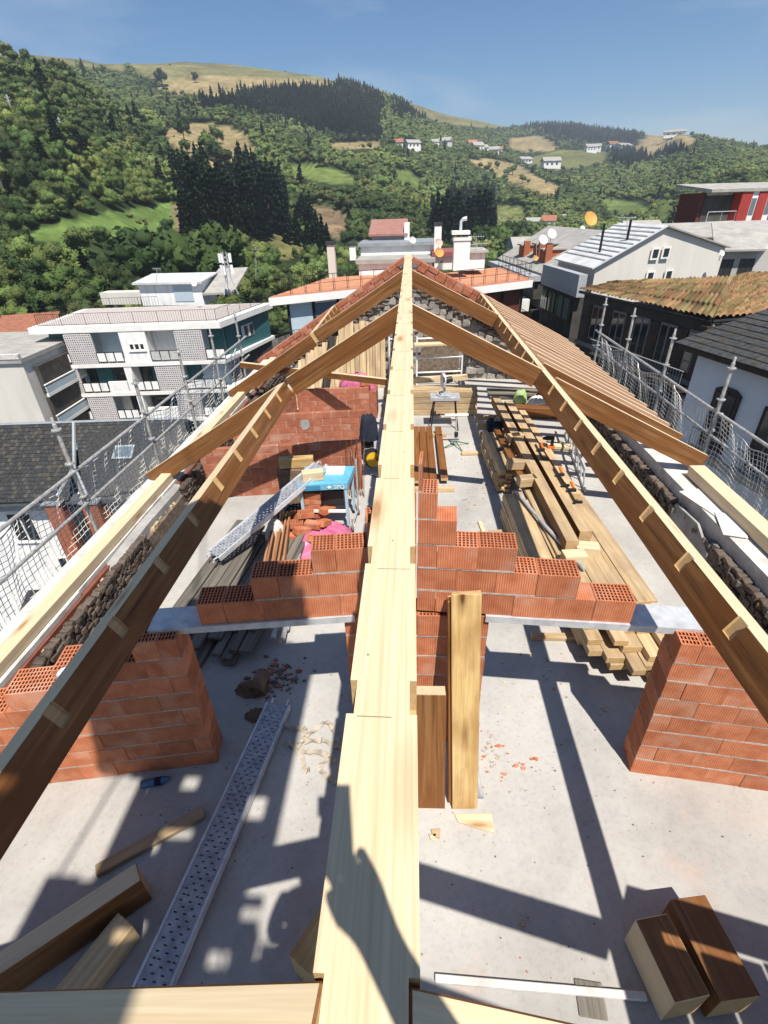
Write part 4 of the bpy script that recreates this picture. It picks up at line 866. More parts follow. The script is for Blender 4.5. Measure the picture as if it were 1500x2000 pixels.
for i, (u, v) in enumerate(((3.2, 0.42), (6.6, 0.50), (10.0, 0.42))):
    base = E0+sd*u+(rdir+Vector((0, 0, 3.1)))*v
    b = MB(); b.M = TR(base, frame((0, 0, 0), sd)); b.lo((-0.7, -0.3, -1.4), (0.7, 1.5, 0.30)); dm = b.build('dormer', CHIMB, Dn.t); b = MB(); b.M = TR(base, frame((0, 0, 0), sd)); b.lo((-0.85, -0.6, 0.303), (0.85, 1.7, 0.42)); b.build('dormer_roof', ROOFGREY, dm)
    b = MB(); b.M = TR(base, frame((0, 0, 0), sd)); b.lo((-1.15, 0.9, -1.2), (-0.85, 1.5, 0.75)); b.build('chimney_stack', CHIMB, dm)

# ---- cream gabled building with the pale sheet roof
E1, AP, E2 = aY(1164, 520, 40), aY(1300, 443, 42.5), aY(1417, 483, 45)
Gb = thing('gabled_building', 'big cream gable with a pale sheet roof and glazed dark galleries', 'building', (E1.x, E1.y, Z_TOWN))
bk = aY(1090, 514, 47.5)-E1; bk.z = 0
m = MB(); m.prism([E1, AP, E2, Vector((E2.x, E2.y, -20)), Vector((E1.x, E1.y, -20))], bk); m.build('wall', CREAM, Gb)
up = Vector((0, 0, 0.12)); fr = -bk.normalized()*0.3
quadpart(Gb, 'roof', ROOFLIGHT, [E1+up+fr+(E1-AP)*0.08, AP+up+fr, AP+up+bk, E1+up+bk+(E1-AP)*0.08], 0.10)
quadpart(Gb, 'roof', ROOFGREY, [AP+up+fr, E2+up+fr+(E2-AP)*0.05, E2+up+bk+(E2-AP)*0.05, AP+up+bk], 0.10)
for k in range(9):       # sheet laps
    f = (k+1)/10; p = E1*(1-f)+AP*f+up*1.6; b = MB(); b.tube([p+fr, p+bk], 0.045, 4); b.build('sheet_lap', ROOFLIGHT, Gb)
lo_ = (E1-AP).normalized()
b = MB(); b.M = TR(E1+lo_*0.9+Vector((0, 0, -0.9)), frame((0, 0, 0), bk)); b.lo((-0.2, -0.1, -0.75), (bk.length+0.2, 0.5, 0.75)); b.build('eaves_fascia', GALV_DULL, Gb)
b = MB(); b.M = TR(E1+Vector((0, 0, -1.7)), frame((0, 0, 0), bk)); b.lo((0.1, 0.02, -15), (bk.length-0.2, 1.1, 0)); b.build('gallery', DARKW, Gb)
for k in range(4):
    for j in range(4):
        b = MB(); b.M = TR(E1+Vector((0, 0, -3.9-2.75*k)), frame((0, 0, 0), bk)); x = 0.4+j*bk.length/4.2
        b.lo((x, 1.12, 0), (x+bk.length/4.2-0.25, 1.16, 1.7)); w = b.build('gallery_window', DARKWOOD, Gb)
        for i in range(3):
            b = MB(); b.M = TR(E1+Vector((0, 0, -3.9-2.75*k)), frame((0, 0, 0), bk)); ww = (bk.length/4.2-0.25)/3; b.lo((x+i*ww+0.06, 1.165, 0.1), (x+(i+1)*ww-0.06, 1.18, 1.6)); b.build('pane', GLASS_B if (i+j+k) % 3 else GLASS, w)
gu = (E2-E1); gu.z = 0; gu.normalize(); gn = Vector((gu.y, -gu.x, 0))
for i, (px, py) in enumerate(((1279, 495), (1300, 493), (1269, 540), (1305, 537))):
    d = Vector(ray(px, py)); o_ = Vector(CAM); tt = (E1-o_).dot(gn)/d.dot(gn); p = o_+d*tt
    b = MB(); b.M = TR(p, Matrix((gu, -gn, Vector((0, 0, 1)))).transposed().to_4x4()); b.lo((-0.4, -0.06, -0.42), (0.4, -0.01, 0.42)); w = b.build('window', WHITE2, Gb); b = MB(); b.M = TR(p, Matrix((gu, -gn, Vector((0, 0, 1)))).transposed().to_4x4()); b.lo((-0.25, -0.09, -0.27), (0.25, -0.065, 0.27)); b.build('pane', GLASS, w)
for px, py, h in ((1036+139, 470, 20), (1226, 462, 22)):
    p = aY(px, py, 43); b = MB(); b.tube([p-Vector((0, 0, 1.3)), p+Vector((0, 0, 1.1))], 0.09, 6); b.build('vent_pipe', IRON, Gb)

# ---- long old house with the mossy tile roof
def tile_plane(root, name, a, b_, c, d, mat, pitch=0.36, course=0.50):
    a, b_, c, d = (np.array(p, float) for p in (a, b_, c, d)); wu = max(np.linalg.norm(b_-a), np.linalg.norm(c-d)); wv = np.linalg.norm(d-a)
    nu = int(wu/pitch)*6; nv = max(3, int(wv/course)); u = np.linspace(0, 1, nu+1); n = np.cross(b_-a, d-a); n /= np.linalg.norm(n); n = n if n[2] > 0 else -n
    rows = []; 
    for j in range(nv):
        for e, lift in ((0.0, 0.055), (1.0, 0.012)):
            v = (j+e)/nv; base = (a[None]*(1-u[:, None])+b_[None]*u[:, None])*(1-v)+(d[None]*(1-u[:, None])+c[None]*u[:, None])*v
            wob = np.interp(u*nu/6, np.arange(nu//6+2), RNG.normal(size=nu//6+2)*0.03)
            rows.append(base+n[None]*(0.12*np.abs(np.sin(np.pi*(u*nu/6+0.06*(j % 2))))+lift*1.6+wob*0.9)[:, None])
    V = np.vstack(rows); k = nu+1; R_ = len(rows); i = np.arange(nu)
    F = np.vstack([np.stack([r*k+i, r*k+i+1, (r+1)*k+i+1, (r+1)*k+i], 1) for r in range(R_-1)])
    o = np.array(WM[root.name].translation)
    cc = np.repeat((0.5+0.75*RNG.random(R_*(nu//6+1))).reshape(R_, -1), 6, axis=1)[:, :k].reshape(-1, 1)
    g = np.clip(0.5+0.5*RNG.normal(size=(R_, nu//6+1)), 0, 1); g = np.repeat(g, 6, axis=1)[:, :k].reshape(-1, 1)
    col = (np.array([[0.31, 0.165, 0.090]])*g+np.array([[0.20, 0.165, 0.075]])*(1-g))*cc
    ob = link(name, np_mesh(name, V-o, F, mat, col=col), Matrix.Translation(WM[root.name].translation), root); tag(ob, kind='stuff'); return ob
TILEV = tintmat('old_clay_tile', noise=0.35, nscale=1.3)
ev = [Vector(p) for p in ((11.2, 36.2, -1.0), (14.46, 25.75, -1.0), (18.5, 26.9, -1.0))]
O = thing('tile_roof_house', 'long dark fronted old house with a mossy clay tile roof', 'house', (ev[1].x, ev[1].y, Z_TOWN))
RA, RB = aZ(1203, 552, -0.42), aZ(1432, 541, -0.15)
tile_plane(O, 'roof_tiles', ev[0], ev[1], RB, RA, TILEV); tile_plane(O, 'roof_tiles', ev[1], ev[2], RB+Vector((1.8, 1.4, 0)), RB, TILEV); tile_plane(O, 'roof_tiles', ev[2]+Vector((0, 0.02, 0.01)), ev[2]+Vector((7, 2, 0.0)), RB+Vector((10, 2, 0.1)), RB+Vector((1.8, 1.42, 0.01)), TILEV)
b = MB(); b.prism([ev[0]-Vector((-.35, 0, .12)), ev[1]-Vector((-.35, -.3, .12)), ev[2]-Vector((0, -.3, .12)), RB+Vector((4, 2, -1.4)), RA+Vector((0, 0, -1.2))], (0, 0, -20)); b.build('wall', DARKW, O)
b = MB()
for p, q in ((ev[0], ev[1]), (ev[1], ev[2])): b.tube([p-Vector((0, 0, 0.08)), q-Vector((0, 0, 0.08))], 0.09, 6)
b.build('gutter', IRON, O)
OF = frame(ev[1], ev[0]); olen = (ev[0]-ev[1]).length      # local x from the near corner to the far end; +y is away from the street? checked by sign
sgn = -1.0 if (OF @ Vector((0, 1, 0))).x > 0 else 1.0
def of_box(name, mat, x0, x1, z0, z1, out, th, parent=O):
    b = MB(); b.M = TR(ev[1]+Vector((0.35, 0, 0)), OF); y0 = sgn*out; b.lo((x0, min(y0, y0-sgn*th), z0), (x1, max(y0, y0-sgn*th), z1)); return b.build(name, mat, parent)
PALEF = plain('weathered_pale_frame', (0.20, 0.19, 0.17), (0.13, 0.12, 0.11), 4, 0.8)
for k in range(5):
    x = 0.9+k*2.05
    for zi, (z0, z1) in enumerate(((-2.75, -0.75), (-6.2, -4.0), (-9.8, -7.6))):
        w = of_box('window', PALEF, x-0.62, x+0.62, z0-0.05, z1+0.05, 0.07, 0.06)
        for sx in (-1, 1):
            of_box('pane', GLASS, x+sx*0.29-0.22, x+sx*0.29+0.22, z0+0.08, z1-0.08, 0.085, 0.02, w); of_box('shutter', DARKWOOD, x+sx*0.85-0.18, x+sx*0.85+0.18, z0, z1, 0.10, 0.05, w)
of_box('string_course', PALEF, 0, olen, -3.35, -3.1, 0.22, 0.2); of_box('balcony_floor', DARKWOOD, 0.3, 8.2, -3.6, -3.36, 0.95, 0.94)
b = MB(); b.M = TR(ev[1]+Vector((0.35, 0, 0)), OF)
for k in range(40): b.tube([(0.4+k*0.195, sgn*0.9, -3.36), (0.4+k*0.195, sgn*0.9, -2.5)], 0.013, 4)
b.tube([(0.35, sgn*0.9, -2.5), (8.2, sgn*0.9, -2.5)], 0.03, 5); tag(b.build('balcony_rail', GALV_DULL, O), kind='stuff')
# near corner gallery with white frames
OG = frame(ev[1], ev[2]); ogl = (ev[2]-ev[1]).length
b = MB(); b.M = TR(ev[1], OG); b.lo((-0.2, -0.05, -2.9), (3.9, 0.34, -0.3)); b.build('corner_gallery', DARKWOOD, O)
for k in range(4):
    b = MB(); b.M = TR(ev[1], OG); b.lo((0.05+k*0.95, -0.1, -2.3), (0.85+k*0.95, -0.055, -0.8)); w = b.build('window', [PALEF, WHITE2, WHITE2, PALEF][k], O)
    for i in range(2):
        for j in range(2): b = MB(); b.M = TR(ev[1], OG); b.lo((0.12+k*0.95+i*0.36, -0.12, -2.22+j*0.74), (0.42+k*0.95+i*0.36, -0.105, -1.62+j*0.74)); b.build('pane', GLASS, w)
pt = aZ(1377, 700, -4.4)
tile_plane(O, 'porch_tiles', pt+Vector((-1.1, -0.2, -0.2)), pt+Vector((1.0, -0.9, -0.2)), pt+Vector((1.3, 0.5, 0.25)), pt+Vector((-0.8, 1.2, 0.25)), TILEV); pt2 = aZ(1165, 622, -3.5); tile_plane(O, 'porch_tiles', pt2+Vector((-0.9, -0.3, -0.2)), pt2+Vector((0.8, -0.8, -0.2)), pt2+Vector((1.1, 0.5, 0.2)), pt2+Vector((-0.6, 1.0, 0.2)), TILEV)
of_box('drain_pipe', GALV_DULL, 0.1, 0.22, -12, -0.1, 0.2, 0.1)

# ---- pale blue house at the right edge
PB = Bld('blue_house', 'pale blue house at the right edge with tall dark windows and slate roof', (12.15, 21.9, -1.45), (14.9, 11.5, -1.45), 'house')
L = PB.L
PB.box('wall', BLUEW, (0, 0.0, -18), (L, 7, 0)); PB.box('eaves', DARKWOOD, (-0.5, -0.7, 0.002), (L, 0.3, 0.22)); 
slate_slope(PB, 'roof', (-0.6, -0.8, 0.24), (L, -0.8, 0.24), (L, 3.6, 2.3), (1.2, 3.6, 2.3), 34, 14); PB.poly('hip_end', SLATE, [(-0.6, -0.8, 0.23), (1.2, 3.6, 2.29), (-0.6, 7, 0.23)], (0.02, 0, -0.2))
PB.box('string_course', GREYW, (0.0, -0.12, -4.25), (L, -0.003, -3.9)); PB.box('string_course', GREYW, (0.0, -0.12, -7.9), (L, -0.003, -7.6))
for k in range(4):
    x = 2.1+k*2.35
    for z0, z1 in ((-3.6, -1.05), (-7.4, -5.0), (-10.9, -8.6)):
        w = PB.poly('window_surround', DARKWOOD, [(x-0.62, -0.02, z0), (x+0.62, -0.02, z0), (x+0.62, -0.02, z1-0.1), (x+0.3, -0.02, z1+0.06), (x-0.3, -0.02, z1+0.06), (x-0.62, -0.02, z1-0.1)], (0, -0.08, 0))
        PB.box('pane', GLASS, (x-0.46, -0.13, z0+0.2), (x-0.03, -0.105, z1-0.2), w); PB.box('pane', GLASS, (x+0.03, -0.13, z0+0.2), (x+0.46, -0.105, z1-0.2), w); PB.box('glazing_bar', PALEF, (x-0.027, -0.16, z0+0.15), (x+0.027, -0.135, z1-0.12), w)
        PB.box('balcony_slab', GREYW, (x-0.8, -0.5, z0-0.2), (x+0.8, -0.125, z0-0.08), w)
        if z0 > -8:
            b = MB(); b.M = PB.M
            for i in range(11): b.tube([(x-0.75+i*0.15, -0.46, z0-0.08), (x-0.75+i*0.15, -0.46, z0+0.75)], 0.012, 4)
            b.tube([(x-0.78, -0.46, z0+0.75), (x+0.78, -0.46, z0+0.75)], 0.022, 5); tag(b.build('balcony_rail', IRON, w), kind='stuff')

# ---- red and white modern block, upper right
Rm = Bld('modern_block', 'red panelled modern block with white windows, upper right', aY(1388, 376, 70), aY(1500, 366, 72))
L = Rm.L+8
Rm.poly('roof', ROOFGREY, [(-0.4, -0.6, 0.0), (L, -0.6, 0.0), (L, 5, 0.7), (-0.9, 5, 0.7)], (0, 0, 0.3)); Rm.box('wall', WHITE, (0.3, 1.0, -14), (L, 4.6, -0.05)); Rm.box('overhang', BROWNP, (-0.4, 0.8, -4.8), (0.25, 4.4, -0.02)); Rm.box('upper_storey', DARKW, (0.05, 0.7, -3.0), (4.0, 0.98, -0.3))
Rm.box('balcony_floor', WHITE2, (0, -0.5, -3.35), (4.0, 0.95, -3.05)); Rm.rail([(0.05, -0.4, -3.05), (3.9, -0.4, -3.05)], 1.1, 1.3, mat=GALV_DULL, r=0.03)
x = 4.05
for wd, kind_ in ((1.5, 'r'), (0.9, 'w'), (1.3, 'r'), (0.9, 'w'), (1.5, 'r'), (2.2, 'w'), (1.5, 'r'), (2.2, 'w')):
    if kind_ == 'r': Rm.box('red_panel', REDP, (x, -0.45, -3.3), (x+wd-0.02, 0.95, -0.05))
    else:
        w = Rm.box('window', WHITE2, (x, -0.35, -3.2), (x+wd-0.02, 0.95, -0.05)); Rm.box('pane', GLASS_B, (x+0.12, -0.39, -2.4), (x+wd-0.14, -0.36, -0.7), w)
    x += wd
for k in range(5): Rm.box('lower_window', GLASS, (6.0+k*1.6, 0.93, -5.4), (7.3+k*1.6, 0.985, -4.0))
# ---- grey roofs right of the gable
for lab, pts, wallm, zd in (('long low house with a grey fibre roof right of the cream gable', (aY(1318, 452, 56), aY(1500, 442, 57)), WHITE, 2.2),):
    h = Bld('low_house', lab, pts[0]-Vector((0, 0, 0.6)), pts[1]-Vector((0, 0, 0.6)), 'house'); LL = h.L+6
    h.poly('roof', ROOFGREY, [(-0.5, -0.8, 0), (LL, -0.8, 0), (LL, 5, 1.0), (-3.4, 5, 1.0)], (0, 0, 0.12)); h.box('wall', wallm, (0.2, 0.3, -9), (LL, 5, -0.02)); h.box('gable_shade', DARKW, (6.4, 0.1, -3), (LL, 0.28, -0.03)); h.window(3.6, 4.5, -1.9, -0.9, 0.3, frame_m=IRON, mull=0)  # dark panel over the white wall, gable shade put into its colour
h = Bld('grey_house', 'grey rendered house with paired windows at the right edge', aY(1402, 484, 47.5), aY(1487, 480, 47.5), 'house')
h.box('wall', GREYW, (0.15, 0.3, -16), (h.L, 7, -0.3)); h.poly('roof', ROOFGREY, [(-0.4, -0.4, -0.28), (h.L+0.3, -0.4, -0.28), (h.L+4, 6, 1.5), (2, 6, 1.5)], (0, 0, 0.14)); h.poly('side_wall', CREAM, [(h.L+0.02, 0.3, -16), (h.L+4.8, -2.2, -16), (h.L+4.8, -2.2, 0.8), (h.L+0.02, 0.3, -0.3)], (0.1, 3, 0))
for xx in (0.6, 2.3):
    h.window(xx, xx+1.2, -2.4, -0.9, 0.3, frame_m=DARKWOOD, pane=GLASS, mull=2); h.window(xx, xx+1.2, -5.2, -3.6, 0.3, frame_m=DARKWOOD, pane=GLASS, mull=1)
# far small roofs between
for i, (x0, x1, y, yd) in enumerate(((1010, 1052, 470, 75), (1095, 1135, 452, 90), (1236, 1300, 437, 80))):
    pa, pb = aY(x0, y, yd), aY(x1, y-3, yd); h = Bld('low_house', ['low grey roofed house beyond the brick dormers', 'small roof among trees beyond the grey row', 'low grey house behind the pale sheet roof'][i], pa-Vector((0, 0, 1)), pb-Vector((0, 0, 1)), 'house')
    h.box('wall', [CREAM, WHITE, GREYW][i], (0, 0, -8), (h.L, 6, 0)); h.poly('roof', ROOFGREY, [(-0.4, -0.4, -0.05), (-0.4, 3, 1.3), (-0.4, 6.4, -0.05)], (h.L+0.8, 0, 0))
# ---------------------------------------------------------------- the house under repair
ZR = 3.03                      # top of the ridge beam
SL, SR = 0.60, 0.50            # slopes of the two roof sides
Y_NEAR, Y_FAR, Y_GAB, Y0 = 6.38, 10.17, 13.4, -2.5
def roof_z(x): return ZR - (SR*(x-0.015) if x > 0.015 else (SL*(-0.144-x) if x < -0.144 else 0))

fl = MB(); fl.lo((-3.55, -3.0, -0.3), (3.72, 13.4, 0.0))
tag(fl.build('floor', CONCRETE), kind='structure')

def notched_beam(name, y0, y1, w, d, notches, nd, nh, mats, W, parent=None, sides=(-1, 1)):
    """beam along local X (0..L), top at z=0; shallow seats cut into its upper edges"""
    L = y1-y0; cuts = sorted((max(a-y0, 0.001), min(b-y0, L-0.001)) for a, b in notches if b > y0 and a < y1)
    prof = []; pos = 0.0
    for a, b in cuts: prof += [(pos, 0), (a, 0), (a, 1), (b, 1)]; pos = b
    prof += [(pos, 0), (L, 0)]
    V = []; 
    for x, n in prof:
        il = nd if (n and 1 in sides) else 0.0; ir = nd if (n and -1 in sides) else 0.0
        V += [(x, w/2, -d), (x, -w/2, -d), (x, -w/2, -nh), (x, -w/2+ir, -nh), (x, -w/2+ir, 0), (x, w/2-il, 0), (x, w/2-il, -nh), (x, w/2, -nh)]
    F = []; FM = []
    for i in range(len(prof)-1):
        n = prof[i][1] and prof[i+1][1]; flat = abs(prof[i][0]-prof[i+1][0]) < 1e-6
        for k in range(8):
            k2 = (k+1) % 8
            if k in (2, 6) and not n: continue
            if flat: continue
            F.append((i*8+k, i*8+k2, (i+1)*8+k2, (i+1)*8+k))
            FM.append(0 if k == 4 else (2 if (n or flat) and k in (2, 3, 5, 6) else 1))
        if flat:      # the two end walls of a seat
            a, b = (i, i+1) if prof[i+1][1] else (i+1, i)
            if -1 in sides: F.append((a*8+2, b*8+3, b*8+4, a*8+4)); FM.append(2)
            if 1 in sides: F.append((a*8+7, b*8+6, b*8+5, a*8+5)); FM.append(2)
    e = (len(prof)-1)*8
    F += [(0, 1, 4, 5), (e, e+1, e+4, e+5)]; FM += [2, 2]
    me = bpy.data.meshes.new(name); me.from_pydata(V, [], F)
    for m in mats: me.materials.append(m)
    me.polygons.foreach_set('material_index', FM); me.validate(); me.update()
    return link(name, me, W, parent)
YX = Matrix(((0, -1, 0, 0), (1, 0, 0, 0), (0, 0, 1, 0), (0, 0, 0, 1)))     # local X -> world Y
# ridge beam
seats = [(-2.0, -1.9), (0.16, 0.262), (0.707, 0.80), (1.26, 1.355), (1.85, 1.975), (2.38, 2.46), (2.95, 3.03), (3.49, 3.57), (4.03, 4.11), (4.57, 4.65), (5.1, 5.18)] + [(5.65+0.54*i, 5.73+0.54*i) for i in range(14)]
seats = [s for s in seats if not any(a-0.3 < s[0] < a+0.25 for a in (Y_NEAR, Y_FAR))]
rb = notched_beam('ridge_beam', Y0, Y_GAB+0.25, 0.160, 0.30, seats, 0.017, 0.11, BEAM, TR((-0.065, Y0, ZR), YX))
tag(rb, 'long pale topped ridge beam running from the foreground to the far gable', 'roof beam')
pm = MB(); rgp = random.Random(4)
for a, c in seats:
    if a > 0.3:
        yy = a-rgp.uniform(0.0, 0.03); pm.box((-0.065+rgp.uniform(-0.02, 0.02), yy, ZR+0.0006), (rgp.uniform(0.05, 0.12), 0.0022, 0.0008), rot=Matrix.Rotation(rgp.uniform(-0.03, 0.03), 3, 'Z')); pm.box((-0.065+rgp.uniform(-0.05, 0.05), yy+rgp.uniform(0.1, 0.3), ZR+0.0006), (0.006, 0.006, 0.0008))
tag(pm.build('pencil_marks', plain('pencil_grey', (0.22, 0.19, 0.15), rough=0.8), rb), kind='stuff')
# purlins, tilted with the roof
pn = [(-0.9+0.56*i, -0.9+0.56*i+0.075) for i in range(26)]
pn = [s for s in pn if not any(a-0.2 < s[0] < a+0.15 for a in (Y_NEAR, Y_FAR))]
PW, PD = 0.13, 0.20
XR, ZRP, XL, ZLP = 1.70, 2.155, -1.66, 2.10
WR = TR((XR+0.05, Y0, ZRP-0.025), YX @ Matrix.Rotation(R(25), 4, 'X'))
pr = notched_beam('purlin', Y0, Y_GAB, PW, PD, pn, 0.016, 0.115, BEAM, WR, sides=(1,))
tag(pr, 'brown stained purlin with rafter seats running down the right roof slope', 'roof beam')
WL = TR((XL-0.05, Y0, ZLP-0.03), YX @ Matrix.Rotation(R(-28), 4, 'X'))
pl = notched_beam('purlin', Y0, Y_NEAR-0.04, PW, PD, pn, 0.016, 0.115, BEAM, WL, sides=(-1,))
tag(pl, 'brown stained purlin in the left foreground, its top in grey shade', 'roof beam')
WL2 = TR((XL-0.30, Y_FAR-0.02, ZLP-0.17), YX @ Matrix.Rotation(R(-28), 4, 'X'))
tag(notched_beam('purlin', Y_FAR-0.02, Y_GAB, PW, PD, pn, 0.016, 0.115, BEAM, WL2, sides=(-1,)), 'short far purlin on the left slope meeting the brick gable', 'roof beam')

def rafter(side, y, w, d, x0, x1, zoff, label, group=None, mats=None):
    s = SR if side > 0 else SL
    base = 0.015 if side > 0 else -0.144
    xa, xb = side*x0, side*x1
    za, zb = ZR-s*abs(xa-base)+zoff, ZR-s*abs(xb-base)+zoff
    return timber('rafter', (xa, y, za), (xb, y, zb), w, d, mats or BEAM, top=True, label=label, cat='rafter', group=group)
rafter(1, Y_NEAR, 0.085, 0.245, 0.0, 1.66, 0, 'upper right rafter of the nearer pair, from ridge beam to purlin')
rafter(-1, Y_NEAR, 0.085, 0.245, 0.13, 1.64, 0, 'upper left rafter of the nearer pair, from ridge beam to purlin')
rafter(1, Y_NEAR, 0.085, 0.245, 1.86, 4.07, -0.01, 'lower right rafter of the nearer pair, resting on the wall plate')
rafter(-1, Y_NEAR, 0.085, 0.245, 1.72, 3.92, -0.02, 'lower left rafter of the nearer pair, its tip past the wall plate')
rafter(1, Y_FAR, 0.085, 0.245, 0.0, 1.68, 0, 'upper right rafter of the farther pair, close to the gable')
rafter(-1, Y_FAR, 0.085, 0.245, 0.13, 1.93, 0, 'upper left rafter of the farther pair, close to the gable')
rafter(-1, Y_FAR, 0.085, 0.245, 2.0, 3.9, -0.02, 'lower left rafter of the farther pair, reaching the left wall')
# rafters right under the camera
rafter(1, 0.205, 0.10, 0.24, 0.0, 1.68, 0, 'right rafter at the bottom edge, joined to the ridge beam')
timber('rafter', (-0.135, 0.205, ZR), (-1.64, 0.35, ZR-SL*1.496), 0.10, 0.24, BEAM, top=True, label='left rafter at the bottom edge, joined to the ridge beam', cat='rafter')
rafter(1, 0.47, 0.085, 0.24, 1.86, 4.07, -0.01, 'lower right rafter outside the purlin beside the camera')
rafter(-1, 0.205, 0.085, 0.24, 1.72, 3.92, -0.02, 'lower left rafter outside the purlin beside the camera')
y = 7.02; k = 0
while y < 13.3:
    if k == 0: rafter(1, y, 0.075, 0.17, 1.84, 4.02, 0.0, 'first of the close-set rafters on the right, its brown side showing')
    else: rafter(1, y, 0.085, 0.17, 1.84, 3.98+random.uniform(-0.04, 0.04), 0.0, 'close-set bare rafter on the far right slope, %s behind the brown one' % ORD[k-1], 'close-set rafters on the right slope', [WD_PALE, WD_PINK, WD_END])
    y += 0.43; k += 1
# second timber lying at the right, casting the thinner shadow
# wall plates
timber('wall_plate', (-3.60, Y0, 0.76), (-3.60, 13.0, 0.76), 0.15, 0.11, PALE, top=True, label='pale timber wall plate along the left eaves', cat='roof beam')
timber('wall_plate', (3.86, Y0, 0.93), (3.86, 6.2, 0.93), 0.20, 0.15, PALE, top=True, label='pale timber wall plate along the right eaves, scaffold net beside it', cat='roof beam')
timber('batten', aY(470, 707, 10.6), aY(757, 740, 9.6), 0.09, 0.12, BEAM, top=True, label='pale timber bridging the left wall and the ridge beam far back', cat='timber')

# ---- stones
def stone_mesh(name, seed, mat):
    """an angular, roughly bedded stone inside a unit box"""
    rg = random.Random(seed); bm = bmesh.new(); pts = []
    for sx in (-1, 1):
        for sy in (-1, 1):
            for sz in (-1, 1):
                for q in range(2): pts.append(bm.verts.new((sx*rg.uniform(0.28, 0.52), sy*rg.uniform(0.30, 0.50), sz*rg.uniform(0.22, 0.44))))
    bmesh.ops.convex_hull(bm, input=pts)
    bmesh.ops.delete(bm, geom=[v for v in bm.verts if not v.link_faces], context='VERTS')
    me = bpy.data.meshes.new(name); bm.to_mesh(me); bm.free(); me.materials.append(mat); return me
STONES = [stone_mesh('stone', i, STONE) for i in range(9)]
STONES_L = [stone_mesh('stone', i+40, STONE_L) for i in range(8)]
def stones_on(parent, o, u, v, nrm, lu, lv, size, meshes, maxn, keep, sortkey, extra_name='stone_infill'):
    """fill a rectangle (origin o, axes u,v) with bedded stones; the largest in view are single parts"""
    out = []; y = 0.0
    while y < lv:
        hgt = size*random.uniform(0.55, 0.85); x = random.uniform(-size, 0)
        while x < lu:
            w = size*random.uniform(0.8, 1.7)
            p = o+u*(x+w/2)+v*(y+hgt/2)
            if keep(x+w/2, y+hgt/2): out.append((p+nrm*random.uniform(-0.015, 0.02), w*1.02, hgt*1.3))
            x += w
        y += hgt
    out.sort(key=lambda t: sortkey(t[0])); B = Matrix((u, -nrm, v)).transposed().to_4x4()
    rest = out[maxn:]
    for p, w, hgt in out[:maxn]:
        W = TR(p, B @ Matrix.Rotation(random.uniform(-0.25, 0.25), 4, 'Y') @ Matrix.Diagonal((w, 0.07+0.35*hgt, hgt, 1)))
        link('stone', random.choice(meshes), W, parent)
    if rest:
        V = []; F = []; n = 0
        for p, w, hgt in rest:
            me = random.choice(meshes); M = np.array(TR(p, B @ Matrix.Rotation(random.uniform(-0.3, 0.3), 4, 'Y') @ Matrix.Diagonal((w, 0.07+0.35*hgt, hgt, 1))))
            co = np.array([q.co for q in me.vertices]); V.append(co @ M[:3, :3].T+M[:3, 3])
            F.append(np.array([q.vertices for q in me.polygons])+n); n += len(co)
        me = np_mesh(extra_name, np.vstack(V)-np.array(WM[parent.name].translation), np.vstack(F), meshes[0].materials[0])
        tag(link(extra_name, me, Matrix.Translation(WM[parent.name].translation), parent), kind='stuff')
cam_d = lambda p: (p-Vector(CAM)).length
# left wall: rubble inner face, red bedding strip, lime cap, grey render higher up
lw = thing('stone_wall', 'rubble stone eaves wall on the left with red bedding strip under the plate', 'wall', (-3.5, 6, 0))
b = MB(); b.lo((-3.95, Y0, -3.0), (-3.325, 13.4, 0.50)); b.build('wall_core', EARTH, lw)
b = MB(); b.lo((-3.95, Y0, 0.505), (-3.46, 13.4, 0.58)); b.build('red_bedding', REDOX, lw)
b = MB()
yy = Y0
while yy < 13.0:
    L = random.uniform(0.5, 1.3); b.lo((-3.93, yy, 0.585), (-3.505+random.uniform(-0.02, 0.02), min(yy+L, 13.2), 0.645+random.uniform(-0.004, 0.004))); yy += L
b.build('lime_cap', LIME, lw)
b = MB(); b.prism([(-3.50, 4.3, 0.52), (-3.50, 6.2, 0.30), (-3.50, 6.3, 0.60), (-3.50, 5.2, 0.63), (-3.50, 4.4, 0.60)], (0.13, 0, 0)); b.build('cement_patch', RENDERED, lw)
stones_on(lw, Vector((-3.33, 0.2, 0.0)), Vector((0, 1, 0)), Vector((0, 0, 1)), Vector((1, 0, 0)), 12.6, 0.62, 0.068, STONES, 295, lambda x, y: not (4.75 < x < 5.95 and y > 0.3), lambda p: abs(p.y-4.0))
b = MB()
for i in range(150):
    yy = random.uniform(0.5, 9); b.box((-3.40+random.uniform(-0.04, 0.05), yy, 0.515+random.uniform(-0.02, 0.02)), (random.uniform(0.03, 0.07), random.uniform(0.03, 0.09), 0.04), rot=Matrix.Rotation(random.uniform(0, 6), 3, 'Z'))
tag(b.build('loose_mortar', plain('crumbling_yellow_mortar', (0.52, 0.40, 0.24), (0.40, 0.30, 0.18), 20, 0.95, 0.5), lw), kind='stuff')
